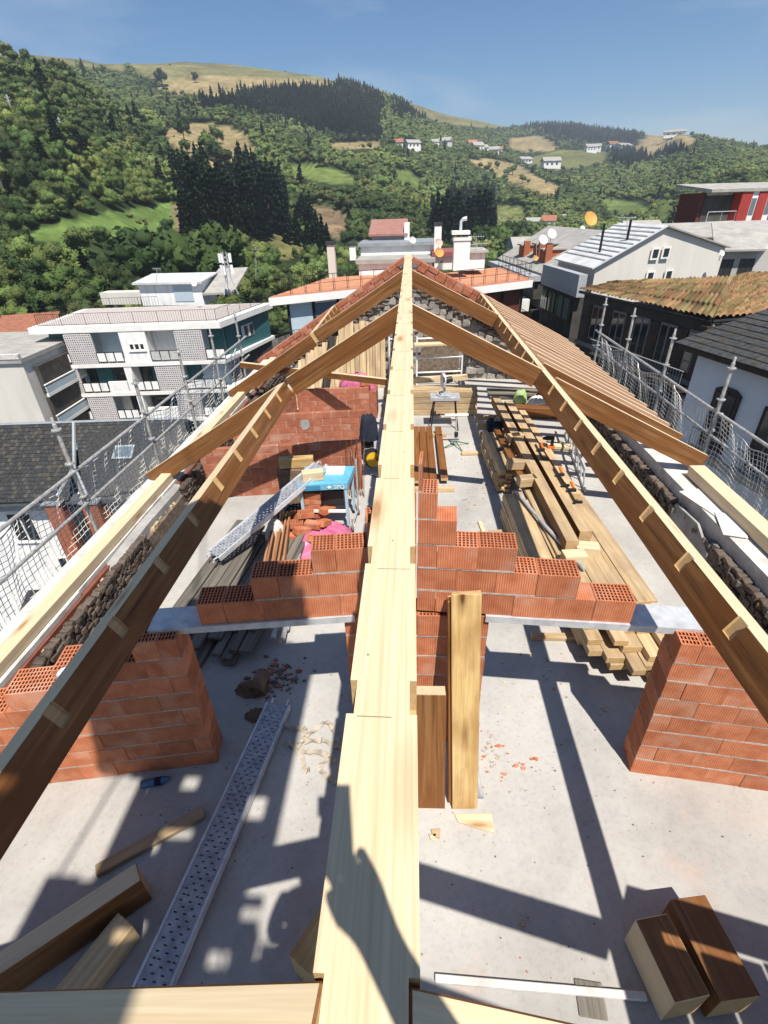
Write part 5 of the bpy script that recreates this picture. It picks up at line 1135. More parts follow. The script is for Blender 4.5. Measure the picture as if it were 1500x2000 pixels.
# right wall
rw = thing('stone_wall', 'rubble stone eaves wall on the right below the pale wall plate', 'wall', (3.7, 6, 0))
b = MB(); b.lo((3.495, Y0, -3.0), (4.1, 13.4, 0.52)); b.build('wall_core', EARTH, rw)
b = MB(); b.lo((3.56, Y0, 0.525), (4.08, 13.2, 0.765)); b.build('cement_cap', LIME, rw)
b = MB(); b.prism([(3.50, 4.75, 0.02), (3.50, 5.85, 0.02), (3.50, 5.75, 0.60), (3.50, 5.2, 0.64), (3.50, 4.85, 0.45)], (-0.03, 0, 0)); b.build('render_patch', RENDERED, rw)
stones_on(rw, Vector((3.50, 0.2, 0.0)), Vector((0, 1, 0)), Vector((0, 0, 1)), Vector((-1, 0, 0)), 13, 0.58, 0.085, STONES, 240, lambda x, y: not (4.5 < x < 5.7), lambda p: abs(p.y-4.5))
b = MB()
for i in range(40):
    yy = random.uniform(2.5, 6); b.box((3.52+random.uniform(-0.05, 0.06), yy, 0.52+random.uniform(-0.04, 0.05)), (random.uniform(0.04, 0.10), random.uniform(0.05, 0.12), 0.06), rot=Matrix.Rotation(random.uniform(0, 6), 3, 'Z'), m=random.choice((0, 0, 1)))
tag(b.build('loose_stone', [STONE_L, plain('rusty_stone', (0.30, 0.14, 0.05), (0.16, 0.08, 0.035), 9, 0.95)], rw), kind='stuff')
tag(b and (lambda m: (m.box((3.72, 5.35, 0.775), (0.30, 0.9, 0.012), rot=Matrix.Rotation(0.25, 3, 'Z')), m.box((3.68, 4.95, 0.789), (0.24, 0.5, 0.010), rot=Matrix.Rotation(-0.3, 3, 'Z')), m)[-1])(MB()).build('plywood_offcut', PAPER), 'thin pale sheet scraps on the right wall below the rafter tip', 'offcut')

# gable wall at the far end
gw = thing('gable_wall', 'far gable wall of pale rubble with stepped red brick along its slopes', 'wall', (0, Y_GAB, 0))
def gz(x): return roof_z(x)-0.16
g = MB(); xs = [-4.0, -0.144, 0.015, 4.1]
g.prism([(-4.0, Y_GAB, -3)]+[(x, Y_GAB, gz(x)-0.26) for x in xs]+[(4.1, Y_GAB, -3)], (0, 0.5, 0)); g.build('wall_core', plain('pointed_rubble_mortar', (0.40, 0.375, 0.34), (0.22, 0.20, 0.18), 10, 0.95, 0.9, dist=0.03), gw)
stones_on(gw, Vector((-3.6, Y_GAB-0.005, 0.0)), Vector((1, 0, 0)), Vector((0, 0, 1)), Vector((0, -1, 0)), 7.2, 2.75, 0.20, STONES_L, 240, lambda x, y: y+0.05 < gz(x-3.6)-0.30 and not (3.75 < x < 4.9 and 0.15 < y < 1.1) and (random.random() < 0.75), lambda p: -p.z)
stones_on(gw, Vector((-3.6, Y_GAB-0.04, 0.0)), Vector((1, 0, 0)), Vector((0, 0, 1)), Vector((0, -1, 0)), 7.2, 2.75, 0.13, STONES, 0, lambda x, y: (gz(x-3.6)-0.62 < y+0.02 < gz(x-3.6)-0.28), lambda p: 0, 'dark_stone_band')
b = MB(); b.lo((0.05, Y_GAB-0.03, 1.9), (0.42, Y_GAB-0.012, 2.42)); b.build('render_patch', RENDERED, gw)
op = MB(); op.lo((0.16, Y_GAB-0.02, 0.16), (1.28, Y_GAB-0.006, 1.08)); op.build('doorway_shade', EARTH, gw)  # flat dark panel, the opening's shade given as colour
# stepped bricks on the rakes: three rows following the slope
for s in (-1, 1):
    sl = SR if s > 0 else SL; base = 0.015 if s > 0 else -0.144
    ln = math.hypot(1, sl)
    for row in range(3):
        x = 0.02+0.12*(row % 2)
        while x < 3.9:
            w = random.uniform(0.22, 0.27)
            xc = base+s*(x+w/2/ln)
            zc = ZR-0.10-sl*(x+w/2/ln)-row*0.115+random.uniform(-0.008, 0.008)
            ax = Vector((s, 0, -sl)).normalized()
            W = TR((xc, Y_GAB+0.20+random.uniform(-0.012, 0.012), zc), frame((0, 0, 0), ax))
            link('brick', cbox(round(w-0.012, 2), 0.42, 0.10, [BRICK_SM]*3), W, gw)
            x += w/ln

# ---------------------------------------------------------------- clay block walls
_bm = {}
def block_mesh(L, T, H, perf):
    key = (round(L, 2), T, H, perf)
    if key in _bm: return _bm[key]
    L = key[0]; b = MB()
    if not perf: b.box((0, 0, 0), (L, T, H))
    else:
        b.add([(sx*L/2, sy*T/2, sz*H/2) for sx in (-1, 1) for sy in (-1, 1) for sz in (-1, 1)], [(0, 1, 3, 2), (4, 6, 7, 5), (0, 4, 5, 1), (2, 3, 7, 6), (0, 2, 6, 4)])
        nx = max(2, int(round(L/0.026))); ny = 6
        xs = [-L/2]; 
        for i in range(nx): c = -L/2+0.008+(L-0.016)*(i+0.5)/nx; hw = (L-0.016)/nx*0.29; xs += [c-hw, c+hw]
        xs.append(L/2); ys = [-T/2]
        for j in range(ny): c = -T/2+0.008+(T-0.016)*(j+0.5)/ny; hw = (T-0.016)/ny*0.37; ys += [c-hw, c+hw]
        ys.append(T/2); z = H/2; zb = z-0.035
        for i in range(len(xs)-1):
            for j in range(len(ys)-1):
                q = [(xs[i], ys[j]), (xs[i+1], ys[j]), (xs[i+1], ys[j+1]), (xs[i], ys[j+1])]
                if i % 2 and j % 2:
                    b.add([(*p, z) for p in q]+[(*p, zb) for p in q], [(0, 1, 5, 4), (1, 2, 6, 5), (2, 3, 7, 6), (3, 0, 4, 7), (4, 5, 6, 7)], 1)
                else: b.quad([(*p, z) for p in q], 0)
    me = b.mesh('block', [BRICK, BRICK_HOLE]); _bm[key] = me; return me
def block_wall(parent, p0, p1, T, z0, courses, L=0.272, H=0.185, back=True, phase=0):
    """courses: list of (u0,u1) spans along p0->p1, p0/p1 on the front face; blocks are single parts"""
    p0, p1 = Vector(p0), Vector(p1); d = (p1-p0).to_2d().normalized(); d = Vector((d.x, d.y, 0)); n = Vector((-d.y, d.x, 0))
    if n.y < 0: n = -n
    f = Matrix((d, Vector((0, 0, 1)).cross(d), Vector((0, 0, 1)))).transposed().to_4x4(); mor = MB()
    for k, (u0, u1) in enumerate(courses):
        zc = z0+k*(H+0.013)+H/2
        a, b = min(u0, u1), max(u0, u1); u = a; first = True
        # keep full blocks at the stepped outer end
        cuts = [a]; x = a + (L if (k+phase) % 2 == 0 else L*0.5)
        while x < b-0.09: cuts.append(x); x += L
        cuts.append(b)
        for i in range(len(cuts)-1):
            c = (cuts[i]+cuts[i+1])/2; w = cuts[i+1]-cuts[i]-0.006
            nxt = courses[k+1] if k+1 < len(courses) else None
            perf = nxt is None or not (min(nxt) <= c <= max(nxt))
            pos = p0+d*c+n*(T/2)+Vector((0, 0, zc-p0.z))
            pos += n*random.uniform(-0.004, 0.004)
            link('block', block_mesh(w, T, H, perf), TR(pos, f @ Matrix.Rotation(random.uniform(-0.006, 0.006), 4, 'Z')), parent)
        mor.M = TR(p0+d*((a+b)/2)+n*(T/2)+Vector((0, 0, z0+k*(H+0.013)-0.0065-p0.z)), f)
        if k: mor.box((0, 0, 0), (min(b, max(courses[k-1]))-max(a, min(courses[k-1]))-0.01, T-0.002+random.uniform(-0.002, 0.007), 0.0126))
    if mor.v: mor.build('mortar_joint', MORTAR, parent)
T_ = 0.19
cw = thing('block_wall', 'stepped clay block wall under the ridge beam with two openings', 'wall', (0.04, 2.76, 0))
# central pillar
block_wall(cw, (-0.49, 2.67, 0), (0.57, 2.67, 0), T_, 0.0, [(0, 1.06)]*7, L=0.272, H=0.199)
zt = 1.50
pc = Vector((0.04, 2.70, 0))
dl = (Vector((-1.74, 2.49, 0))-pc).normalized(); dr = (Vector((1.82, 2.57, 0))-pc).normalized()
block_wall(cw, pc+Vector((0, 0, zt)), pc+dl+Vector((0, 0, zt)), T_, zt, [(-0.0, 1.55), (0, 1.14), (0, 0.71), (0, 0.33), (0, 0.2)])
block_wall(cw, pc+Vector((0.002, 0, zt)), pc+dr+Vector((0, 0, zt)), T_, zt, [(0.0, 1.49), (0, 1.09), (0, 0.66), (0, 0.26), (0, 0.13), (0, 0.03)], phase=1)
# steel lintels
def lintel(pa, pb, label):
    t = thing('lintel', label, 'lintel', pa); b = MB()
    pa, pb = Vector(pa), Vector(pb); L = (pb-pa).length; b.M = TR(pa, frame(pa, pb))
    b.lo((0, -0.11, -0.006), (L, 0.105, 0.0)); b.lo((0, -0.117, -0.05), (L, -0.11, 0.0)); b.lo((0, -0.03, -0.047), (L, -0.024, -0.0065)); b.lo((0, -0.1165, -0.057), (L, -0.06, -0.0502)); b.lo((0, 0.105, -0.05), (L, 0.112, 0.0)); b.lo((0, 0.05, -0.057), (L, 0.1045, -0.0502))
    b.build('flange', STEEL, t); return t
nl = Vector((-dl.y, dl.x, 0)); nl = nl if nl.y > 0 else -nl
nr = Vector((-dr.y, dr.x, 0)); nr = nr if nr.y > 0 else -nr
lintel(pc+dl*1.92+nl*0.10+Vector((0, 0, zt-0.004)), pc+dl*0.45+nl*0.10+Vector((0, 0, zt-0.004)), 'galvanised steel lintel carrying the left wing of the block wall')
lintel(pc+dr*0.5+nr*0.10+Vector((0, 0, zt-0.004)), pc+dr*2.0+nr*0.10+Vector((0, 0, zt-0.004)), 'galvanised steel lintel carrying the right wing of the block wall')
# side walls
lp = thing('block_wall', 'clay block wall end below the left purlin, dappled with shadow', 'wall', (-2.4, 2.4, 0))
block_wall(lp, (-1.64, 2.40, 0), (-2.66, 2.236, 0), 0.24, 0.0, [(0, 1.72)]*4+[(0, 1.72), (0, 1.3), (0, 0.9)]+[(0, 0.32)], L=0.272, H=0.173)
rp = thing('block_wall', 'clay block wall end below the right purlin in full sun', 'wall', (2.4, 2.4, 0))
block_wall(rp, (1.80, 2.43, 0), (2.83, 2.30, 0), 0.24, 0.0, [(0, 1.74)]*4+[(0, 1.74), (0, 1.72), (0, 1.1)]+[(0, 0.35)], L=0.272, H=0.173)

# thin brick partitions at the left
def brick_wall(parent, p0, p1, T, courses, L=0.33, H=0.118, top_row=False):
    p0, p1 = Vector(p0), Vector(p1); d = (p1-p0).normalized(); tot = (p1-p0).length
    n = Vector((-d.y, d.x, 0)); n = n if n.y > 0 else -n
    f = Matrix((d, Vector((0, 0, 1)).cross(d), Vector((0, 0, 1)))).transposed().to_4x4()
    for k in range(courses):
        x = -L/2*(k % 2)
        while x < tot-0.02:
            a, b2 = max(x, 0), min(x+L, tot)
            if b2-a > 0.05:
                pos = p0+d*((a+b2)/2)+n*(T/2+random.uniform(-0.002, 0.003))+Vector((0, 0, k*(H+0.007)+H/2))
                link('brick', cbox(round(b2-a-0.007, 2), T, H, [BRICK_SM]*3, ch=0.003), TR(pos, f), parent)
            x += L
    m = MB(); m.M = TR(p0+d*tot/2+n*T/2+Vector((0, 0, courses*(H+0.007)/2-0.004)), f); m.box((0, 0, 0), (tot-0.008, T-0.014, courses*(H+0.007)-0.01)); m.build('mortar_joint', plain('pale_pointing', (0.50, 0.36, 0.30), (0.40, 0.27, 0.22), 20, 0.95), parent)
p1 = thing('partition_wall', 'nearest low brick partition on the left, behind the blue saw table', 'wall', (-2, 7, 0))
brick_wall(p1, (-0.79, 7.23, 0), (-3.32, 6.92, 0), 0.08, 7)
p2 = thing('partition_wall', 'middle low brick partition on the left with a grey cement patch', 'wall', (-2, 8.6, 0))
brick_wall(p2, (-0.80, 8.62, 0), (-3.32, 8.35, 0), 0.08, 7)
b = MB(); c = aY(594, 831, 8.46); b.disc((c.x, 8.50, c.z), (0, 1, 0), 0.10, 0.02, 14); b.build('cement_patch', RENDERED, p2)
p3 = thing('partition_wall', 'farthest low brick partition on the left, pink plastic sheet above it', 'wall', (-2, 10.3, 0))
brick_wall(p3, (-0.90, 10.35, 0), (-2.45, 10.25, 0), 0.08, 6)
brick_wall(p3, (-2.47, 10.25, 0), (-2.62, 9.2, 0), 0.08, 6)
# ---------------------------------------------------------------- scaffolds and nets
def scaffold(label, X, ys, ztop, rails, zbot=-6):
    t = thing('scaffold', label, 'scaffold', (X, sum(ys)/len(ys), zbot))
    for i, y in enumerate(ys):
        b = MB(); lean = random.uniform(-0.03, 0.03); zt = ztop+random.uniform(-0.06, 0.06)
        b.tube([(X, y, zbot), (X+lean, y, zt)], 0.028, 8); u = b.build('upright', TUBE, t)
        for z in (zt-0.08, zt-0.58, zt-1.1):
            b = MB(); b.disc((X+lean, y, z), (0, 0, 1), 0.065, 0.018, 10); b.build('rosette', TUBE, u)
        b = MB(); b.tube([(X+lean, y, zt-0.03), (X+lean, y, zt+0.09)], 0.019, 8); b.build('spigot', STEEL, u)
    for z, y0, y1, r in rails:
        b = MB(); b.tube([(X, y0, z), (X, (y0+y1)/2, z-0.02), (X, y1, z)], r, 8); b.build('guard_rail', TUBE, t)
    return t
scaffold('grey tube scaffold along the left eaves', -4.72, [3.9, 6.0, 8.15, 10.0, 11.9, 13.9], 1.66, [(0.98, 1.0, 14.5, 0.026), (0.46, 1.0, 14.5, 0.024), (-0.55, 1.0, 14.5, 0.024)])
scaffold('grey tube scaffold along the right eaves', 5.0, [4.2, 6.0, 7.95, 10.0, 11.95, 13.95], 1.84, [(1.03, 1.0, 14.2, 0.026), (0.64, 1.0, 14.2, 0.024), (-0.3, 1.0, 14.2, 0.024)])
for X_, lab in ((-4.72, 'left'), (5.0, 'right')):       # walkway decks below the eaves
    for k in range(2):
        b = MB(); xx = X_+(0.12 if X_ < 0 else -0.42)+0.0; xx = X_+(0.05 if X_ < 0 else -0.33)+(0.0 if k == 0 else (-0.34 if X_ > 0 else 0.34)); b.lo((xx, 0.5, -1.02), (xx+0.30, 14.2, -0.96)); tag(b.build('scaffold_deck', GALV_DULL), 'steel scaffold walkway deck outside the %s wall, %s board' % (lab, 'outer' if k == 0 else 'inner'), 'scaffold deck')
def net(label, X, side, y0, y1, zt, zb, posts, cell=0.085):
    ny = int((y1-y0)/cell); nz = int((zt-zb)/cell); rg = random.Random(5 if side < 0 else 9)
    P = {}
    ph = [rg.uniform(0, 6) for _ in range(6)]
    for i in range(ny+1):
        y = y0+(y1-y0)*i/ny; dpost = min(abs(y-p) for p in posts); gap = 1.0
        sag = 0.20*min(1.0, dpost/0.9)**1.3
        for j in range(nz+1):
            f = j/nz; z = zt-(zt-zb)*f-sag*(1-f)**1.4
            bul = 0.14*math.sin(f*3.0)+0.05*math.sin(2.3*y+ph[0])*f+0.025*math.sin(7.1*y+3*f+ph[1])+0.018*math.sin(15*y+5*f+ph[2])
            yy = y+0.03*math.sin(5*f+3.1*y+ph[3])+(-0.05*math.exp(-dpost*6)*math.copysign(1, y-min(posts, key=lambda p: abs(y-p)))*(1-f))
            P[i, j] = Vector((X+side*bul*0.8, yy, z))
    b = MB()
    for i in range(ny+1): b.tube([P[i, j] for j in range(nz+1)], 0.0046, 3, cap=False)
    for j in range(nz+1): b.tube([P[i, j] for i in range(ny+1)], 0.0046 if j else 0.012, 3, cap=False)
    return tag(b.build('safety_net', NETMAT), label, 'net')
net('white safety net hanging on the left scaffold rails', -4.74, -1, 2.0, 13.9, 0.97, -0.75, [3.9, 5.0, 6.0, 7.1, 8.15, 10.0, 11.9, 13.9])
net('white safety net hanging on the right scaffold rails', 5.02, 1, 2.0, 13.95, 1.02, -0.45, [4.2, 6.0, 7.95, 10.0, 11.95, 13.95])

# ---------------------------------------------------------------- timber on the floor
def planks(n, xr, yr, z0, layers, wr, th, mats, label, group, ang=0.0, jy=0.25, cat='plank', piv=None, name='plank', gapx=0.008, skip=0.0):
    """stacked planks along Y; each one is a thing"""
    piv = piv or Vector(((xr[0]+xr[1])/2, (yr[0]+yr[1])/2, 0)); RM = Matrix.Rotation(ang, 3, 'Z')
    for l in range(layers):
        x = xr[0]+random.uniform(-0.02, 0.02); q = 0
        while x < xr[1]-0.05:
            w = random.uniform(*wr)
            if random.random() >= skip:
                a = Vector((x+w/2, yr[0]+random.uniform(-jy, jy), z0+l*(th+0.004)+th/2)); c = Vector((x+w/2+random.uniform(-0.01, 0.01), yr[1]+random.uniform(-jy, jy), a.z))
                timber(name, RM @ (a-piv)+piv, RM @ (c-piv)+piv, w, th, mats, label='%s, %s%s from left' % (label, '' if layers == 1 else ORD[l]+' layer up, ', ORD[q]), cat=cat, group=group, jit=0.004); q += 1
            x += w+gapx
# long stack right of the ridge beam
planks(0, (1.68, 2.42), (3.55, 6.0), 0.06, 5, (0.12, 0.19), 0.075, ROUGH, 'rough plank in the wide stack on the right', 'planks of the wide stack on the right', ang=0.05, jy=0.34, skip=0.05)
planks(0, (1.68, 2.42), (3.85, 6.3), 0.46, 1, (0.16, 0.24), 0.03, ROUGH, 'broad pale board topping the wide plank stack', 'top boards of the wide stack', ang=0.05, jy=0.12)
planks(0, (1.36, 1.62), (4.15, 6.3), 0.05, 9, (0.12, 0.14), 0.042, ROUGH, 'thin board in the narrow stack beside the wide one', 'boards of the narrow stack', ang=0.035, jy=0.06)
planks(0, (1.36, 1.56), (7.05, 8.7), 0.05, 8, (0.09, 0.11), 0.045, ROUGH, 'thin board in the short far stack on the right', 'boards of the short far stack', ang=0.04, jy=0.05)
for i, (pa, pb, lab) in enumerate((((1.72, 9.9), (1.86, 4.75), 'left of the two long square beams lying on the right stack'), ((1.93, 9.6), (2.07, 4.95), 'right of the two long square beams lying on the right stack'))):
    timber('beam', (pa[0], pa[1], 0.60), (pb[0], pb[1], 0.60), 0.15, 0.17, [WD_ROUGH, WD_STAIN, WD_END], label=lab, cat='beam')
timber('beam', (2.14, 9.3, 0.56), (2.26, 6.0, 0.56), 0.12, 0.10, ROUGH, label='slimmer beam along the outer side of the long beams', cat='beam')
timber('beam', (1.56, 9.2, 0.42), (1.66, 6.4, 0.50), 0.10, 0.10, BROWN, label='dark beam along the inner side of the long beams', cat='beam')
for i, (x, y, a) in enumerate(((1.86, 4.62, 0.1), (2.05, 4.78, -0.15), (1.66, 6.35, 0.2), (1.6, 6.9, 0.0), (1.78, 7.9, 0.3))):
    d = Vector((math.cos(a), math.sin(a), 0))*0.13; timber('offcut', Vector((x, y, 0.55 if i < 2 else 0.62))-d, Vector((x, y, 0.55 if i < 2 else 0.62))+d, 0.15, 0.13, PALE if i < 2 else ROUGH, label=['pale square offcut at the near end of the long beams', 'second pale offcut beside it at the near end', 'small offcut between the plank stacks', 'offcut wedged by the short stack', 'offcut on top of the long beams'][i], cat='offcut')
for i in range(7): timber('bearer', (1.3, 7.2+i*0.42, 0.28), (2.3, 7.25+i*0.42, 0.28), 0.07, 0.09, ROUGH, label='cross bearer under the long beams, %s from the near end' % ORD[i], cat='bearer', group='bearers under the long beams')
for x0, x1, yy in ((1.2, 2.5, 3.9), (1.2, 2.5, 5.6)): timber('bearer', (x0+0.1, yy, 0.025), (x1, yy, 0.025), 0.08, 0.05, ROUGH, label='bearer below the wide stack, %s one' % ('near' if yy < 5 else 'far'), cat='bearer')
b = MB(); pts = [Vector((1.50, 6.25, 0.50)), Vector((1.70, 5.3, 0.53)), Vector((1.92, 4.42, 0.54))]; b.tube(pts, 0.022, 8); tag(b.build('steel_tube', GALV_DULL), 'grey steel tube lying across the plank stacks', 'tube')
timber('batten', (1.15, 4.55, 0.02), (1.02, 6.2, 0.02), 0.06, 0.03, PALE, label='thin pale batten on the floor left of the narrow stack', cat='batten')
timber('offcut', (1.10, 5.75, 0.06), (1.32, 5.78, 0.06), 0.14, 0.12, ROUGH, label='dark offcut standing left of the narrow stack', cat='offcut')
timber('plank', (0.95, 8.55, 0.03), (1.55, 8.6, 0.03), 0.09, 0.05, ROUGH, label='short plank end sticking out of the short stack', cat='plank')
timber('plank', (1.75, 8.95, 0.05), (3.2, 8.75, 0.05), 0.16, 0.06, PALE, label='pale plank across the floor behind the ladder', cat='plank')
# cable coil
b = MB()
for k in range(4): r = 0.075-0.006*k; b.tube([Vector((2.02+r*math.cos(a*math.pi/8), 3.98+r*math.sin(a*math.pi/8), 0.50+0.012*k)) for a in range(17)], 0.006, 5)
tag(b.build('cable_coil', GALV_DULL), 'small coil of grey cable on the wide plank stack', 'cable')
# clamps and tools on the beams
for i, (x, y) in enumerate(((2.0, 7.15), (2.08, 6.3), (2.12, 5.85))):
    t = thing('clamp', ['orange handled clamp on the long beams, farthest', 'orange handled clamp on the long beams, middle one', 'orange handled clamp on the long beams, nearest'][i], 'clamp', (x, y, 0.69))
    b = MB(); b.lo((x-0.012, y-0.28, 0.70), (x+0.012, y+0.28, 0.712)); b.lo((x-0.03, y-0.28, 0.70), (x+0.08, y-0.25, 0.73)); b.build('bar', IRON, t); b = MB(); b.tube([(x+0.07, y+0.1, 0.72), (x+0.08, y+0.24, 0.73)], [0.018, 0.022], 8); b.build('handle', ORANGE, t); b = MB(); b.lo((x-0.03, y+0.03, 0.698), (x+0.09, y+0.07, 0.735)); b.build('jaw', BLACKP, t)
t = thing('cordless_drill', 'black cordless drill on the long beams', 'drill', (2.2, 7.5, 0.62)); b = MB(); b.tube([(2.12, 7.5, 0.78), (2.2, 7.5, 0.78), (2.3, 7.5, 0.78)], [0.02, 0.04, 0.035], 10); b.build('body', BLACKP, t); b = MB(); b.box((2.28, 7.5, 0.70), (0.04, 0.04, 0.14)); b.build('handle', BLACKP, t); b = MB(); b.box((2.27, 7.5, 0.625), (0.11, 0.07, 0.045)); b.build('battery', ORANGE, t)
b = MB()
for k in range(14): a = k*0.45; b.tube([(1.58+0.12*math.cos(a), 7.6+0.16*math.sin(a)+0.02*k, 0.40+0.01*k), (1.58+0.12*math.cos(a+0.45), 7.6+0.16*math.sin(a+0.45)+0.02*(k+1), 0.41+0.01*k)], 0.009, 5)
tag(b.build('black_hose', BLACKP), 'black coiled hose between the short stack and the beams', 'hose')
b = MB(); b.box((1.55, 8.75, 0.45), (0.26, 0.3, 0.2)); b.box((1.55, 8.75, 0.58), (0.2, 0.24, 0.06)); b.tube([(1.47, 8.75, 0.6), (1.55, 8.75, 0.68), (1.63, 8.75, 0.6)], 0.012, 6); tag(b.build('tool_case', NAVY), 'dark blue tool case on the far end of the short stack', 'case')
# dark boards beside the ridge beam
for i, x in enumerate((0.10, 0.235, 0.37, 0.56)): timber('board', (x+0.005, 7.25+(0.12 if i == 3 else 0), 0.115 if i < 3 else 0.10), (x, 9.65, 0.115), 0.125, 0.05, BROWN, label=['dark brown board right beside the ridge beam, first of four', 'dark brown board, second of four beside the ridge beam', 'dark brown board, third of four beside the ridge beam', 'dark brown board lying apart, fourth beside the ridge beam'][i], cat='board')
for y in (7.15, 9.4): timber('bearer', (-0.05, y, 0.04), (0.72, y, 0.04), 0.07, 0.08, ROUGH, label='bearer under the dark boards, %s' % ('near one' if y < 8 else 'far one'), cat='bearer')
# beams stacked across, far back
for l in range(4):
    for k in range(3): timber('beam', (-0.52+random.uniform(-0.1, 0.08), 10.75+k*0.17, 0.07+l*0.135), (1.48+random.uniform(-0.1, 0.06), 10.7+k*0.17, 0.07+l*0.135), 0.155, 0.125, ROUGH, label='square beam in the far cross stack, %s layer, %s row from front' % (ORD[l], ORD[k]), cat='beam', group='beams of the far cross stack')
timber('beam', (-0.3, 11.2, 0.62), (1.3, 11.45, 0.62), 0.12, 0.12, PALE, label='pale beam lying askew on the far cross stack', cat='beam')
for l in range(3):
    for k in range(2): timber('beam', (-3.0+random.uniform(-0.1, 0.1), 11.3+k*0.17, 0.07+l*0.13), (-1.2, 11.25+k*0.17, 0.07+l*0.13), 0.15, 0.12, ROUGH, label='beam stacked behind the far left partition, %s layer, %s row' % (ORD[l], ORD[k]), cat='beam', group='beams behind the far partition')
# upright planks leaning on the gable
x = -3.0; q = 0
while x < -0.75:
    w = random.uniform(0.07, 0.13); top = min(1.62, gz(x)-0.45)+random.uniform(-0.12, 0.06)
    timber('upright_plank', (x+w/2, 12.75+random.uniform(-0.05, 0.05), 0), (x+w/2+random.uniform(-0.02, 0.02), 13.22, top), w, 0.035, ROUGH, up=(0, -1, 0.2), label='upright sawn plank leaning against the gable, %s from left' % ORD[q], cat='plank', group='planks leaning against the gable')
    x += w+0.006; q += 1
for x_, lab in ((-0.55, 'left'), (0.15, 'right')):
    t = thing('access_scaffold', 'small white access frame before the gable, %s of the ridge beam' % lab, 'scaffold', (x_, 12.8, 0)); w = 0.45 if x_ < 0 else 1.15
    for q in (0, w): b = MB(); b.tube([(x_+q, 12.8, 0), (x_+q, 12.8, 1.25)], 0.022, 8); b.build('upright', WHITE2, t)
    for z in (0.35, 0.72, 1.2): b = MB(); b.tube([(x_, 12.8, z), (x_+w, 12.8, z+0.03)], 0.02, 8); b.build('rail', WHITE2, t)
timber('plank', (0.08, 12.7, 1.08), (1.4, 12.75, 1.1), 0.24, 0.05, PALE, label='pale walk board on the access frame by the gable', cat='plank')
# grey formwork boards on the left
planks(0, (-2.62, -1.55), (3.75, 5.5), 0.03, 4, (0.09, 0.16), 0.045, GREY, 'weathered grey board in the untidy left stack', 'grey boards of the left stack', ang=-0.10, jy=0.40, skip=0.15, gapx=0.02)
for i in range(6): timber('board', (-1.72+0.045*i, 4.2+random.uniform(-0.3, 0.1), 0.24+0.04*(i % 2)), (-1.95+0.045*i, 5.95, 0.30), 0.028, 0.10, [WD_RED, WD_RED, WD_END], label='reddish board standing on edge beside the grey stack, %s from left' % ORD[i], cat='board', group='reddish boards on edge')
for i, dx in enumerate((0, 0.11)):
    t = thing('steel_prop', 'zinc steel prop end poking out of the grey boards, %s of two' % ('left' if i == 0 else 'right'), 'prop', (-1.46+dx, 3.9, 0.1)); b = MB(); b.tube([(-1.47+dx, 3.72, 0.11), (-1.60+dx, 5.4, 0.14)], 0.028, 9); b.build('tube', TUBE, t); b = MB(); b.tube([(-1.483+dx, 3.88, 0.11), (-1.49+dx, 3.96, 0.11)], 0.048, 10); b.build('collar', STEEL, t)
# perforated steel scaffold planks
def steel_plank(label, pa, pb, w):
    pa, pb = Vector(pa), Vector(pb); L = (pb-pa).length; F_ = frame(pa, pb); W = TR(pa, F_)
    t = link('scaffold_plank', None, W); t.empty_display_size = 0.2; tag(t, label, 'scaffold plank')
    b = MB(); n = int(L/0.034); st = L/n; cols = [-0.30, -0.15, 0.0, 0.15, 0.30]; ys = [-w/2]
    for c in cols: ys += [(c-0.052)*w, (c+0.052)*w]
    ys.append(w/2)
    for i in range(n):
        xs = [i*st, i*st+st*0.36, i*st+st*0.64, (i+1)*st]
        for a in range(3):
            for j in range(len(ys)-1):
                if a == 1 and j % 2 == 1 and ((j//2+i) % 2 == 0 or (i % 5 == 3 and j in (1, 9))): continue
                b.quad([(xs[a], ys[j], 0.0), (xs[a+1], ys[j], 0.0), (xs[a+1], ys[j+1], 0.0), (xs[a], ys[j+1], 0.0)])
    b.build('perforated_deck', plain('worn_zinc_deck', (0.42, 0.43, 0.46), (0.27, 0.28, 0.31), 14, 0.5, 0.1, metal=0.4), t, W=W)
    for s in (-1, 1):
        b = MB(); b.lo((0, s*w/2-0.012*s, -0.055), (L, s*w/2+0.004*s, 0.012)); b.lo((0, s*w/2-0.04*s, -0.058), (L, s*w/2-0.012*s, -0.050)); b.build('side_rail', STEEL, t, W=W)
        for x in (0.0, L): b = MB(); q = 1 if x > 0 else -1; b.tube([(x, s*w*0.32, -0.01), (x+q*0.05, s*w*0.32, 0.0), (x+q*0.07, s*w*0.32, -0.04)], 0.011, 6); b.build('hook', STEEL, t, W=W)
steel_plank('perforated steel scaffold plank lying on the floor at lower left', (-1.58, 0.62, 0.10), (-1.235, 2.95, 0.07), 0.225)
steel_plank('perforated steel scaffold plank sloping onto the blue saw table', aZ(417, 1083, 0.40), aZ(625, 908, 0.92), 0.24)

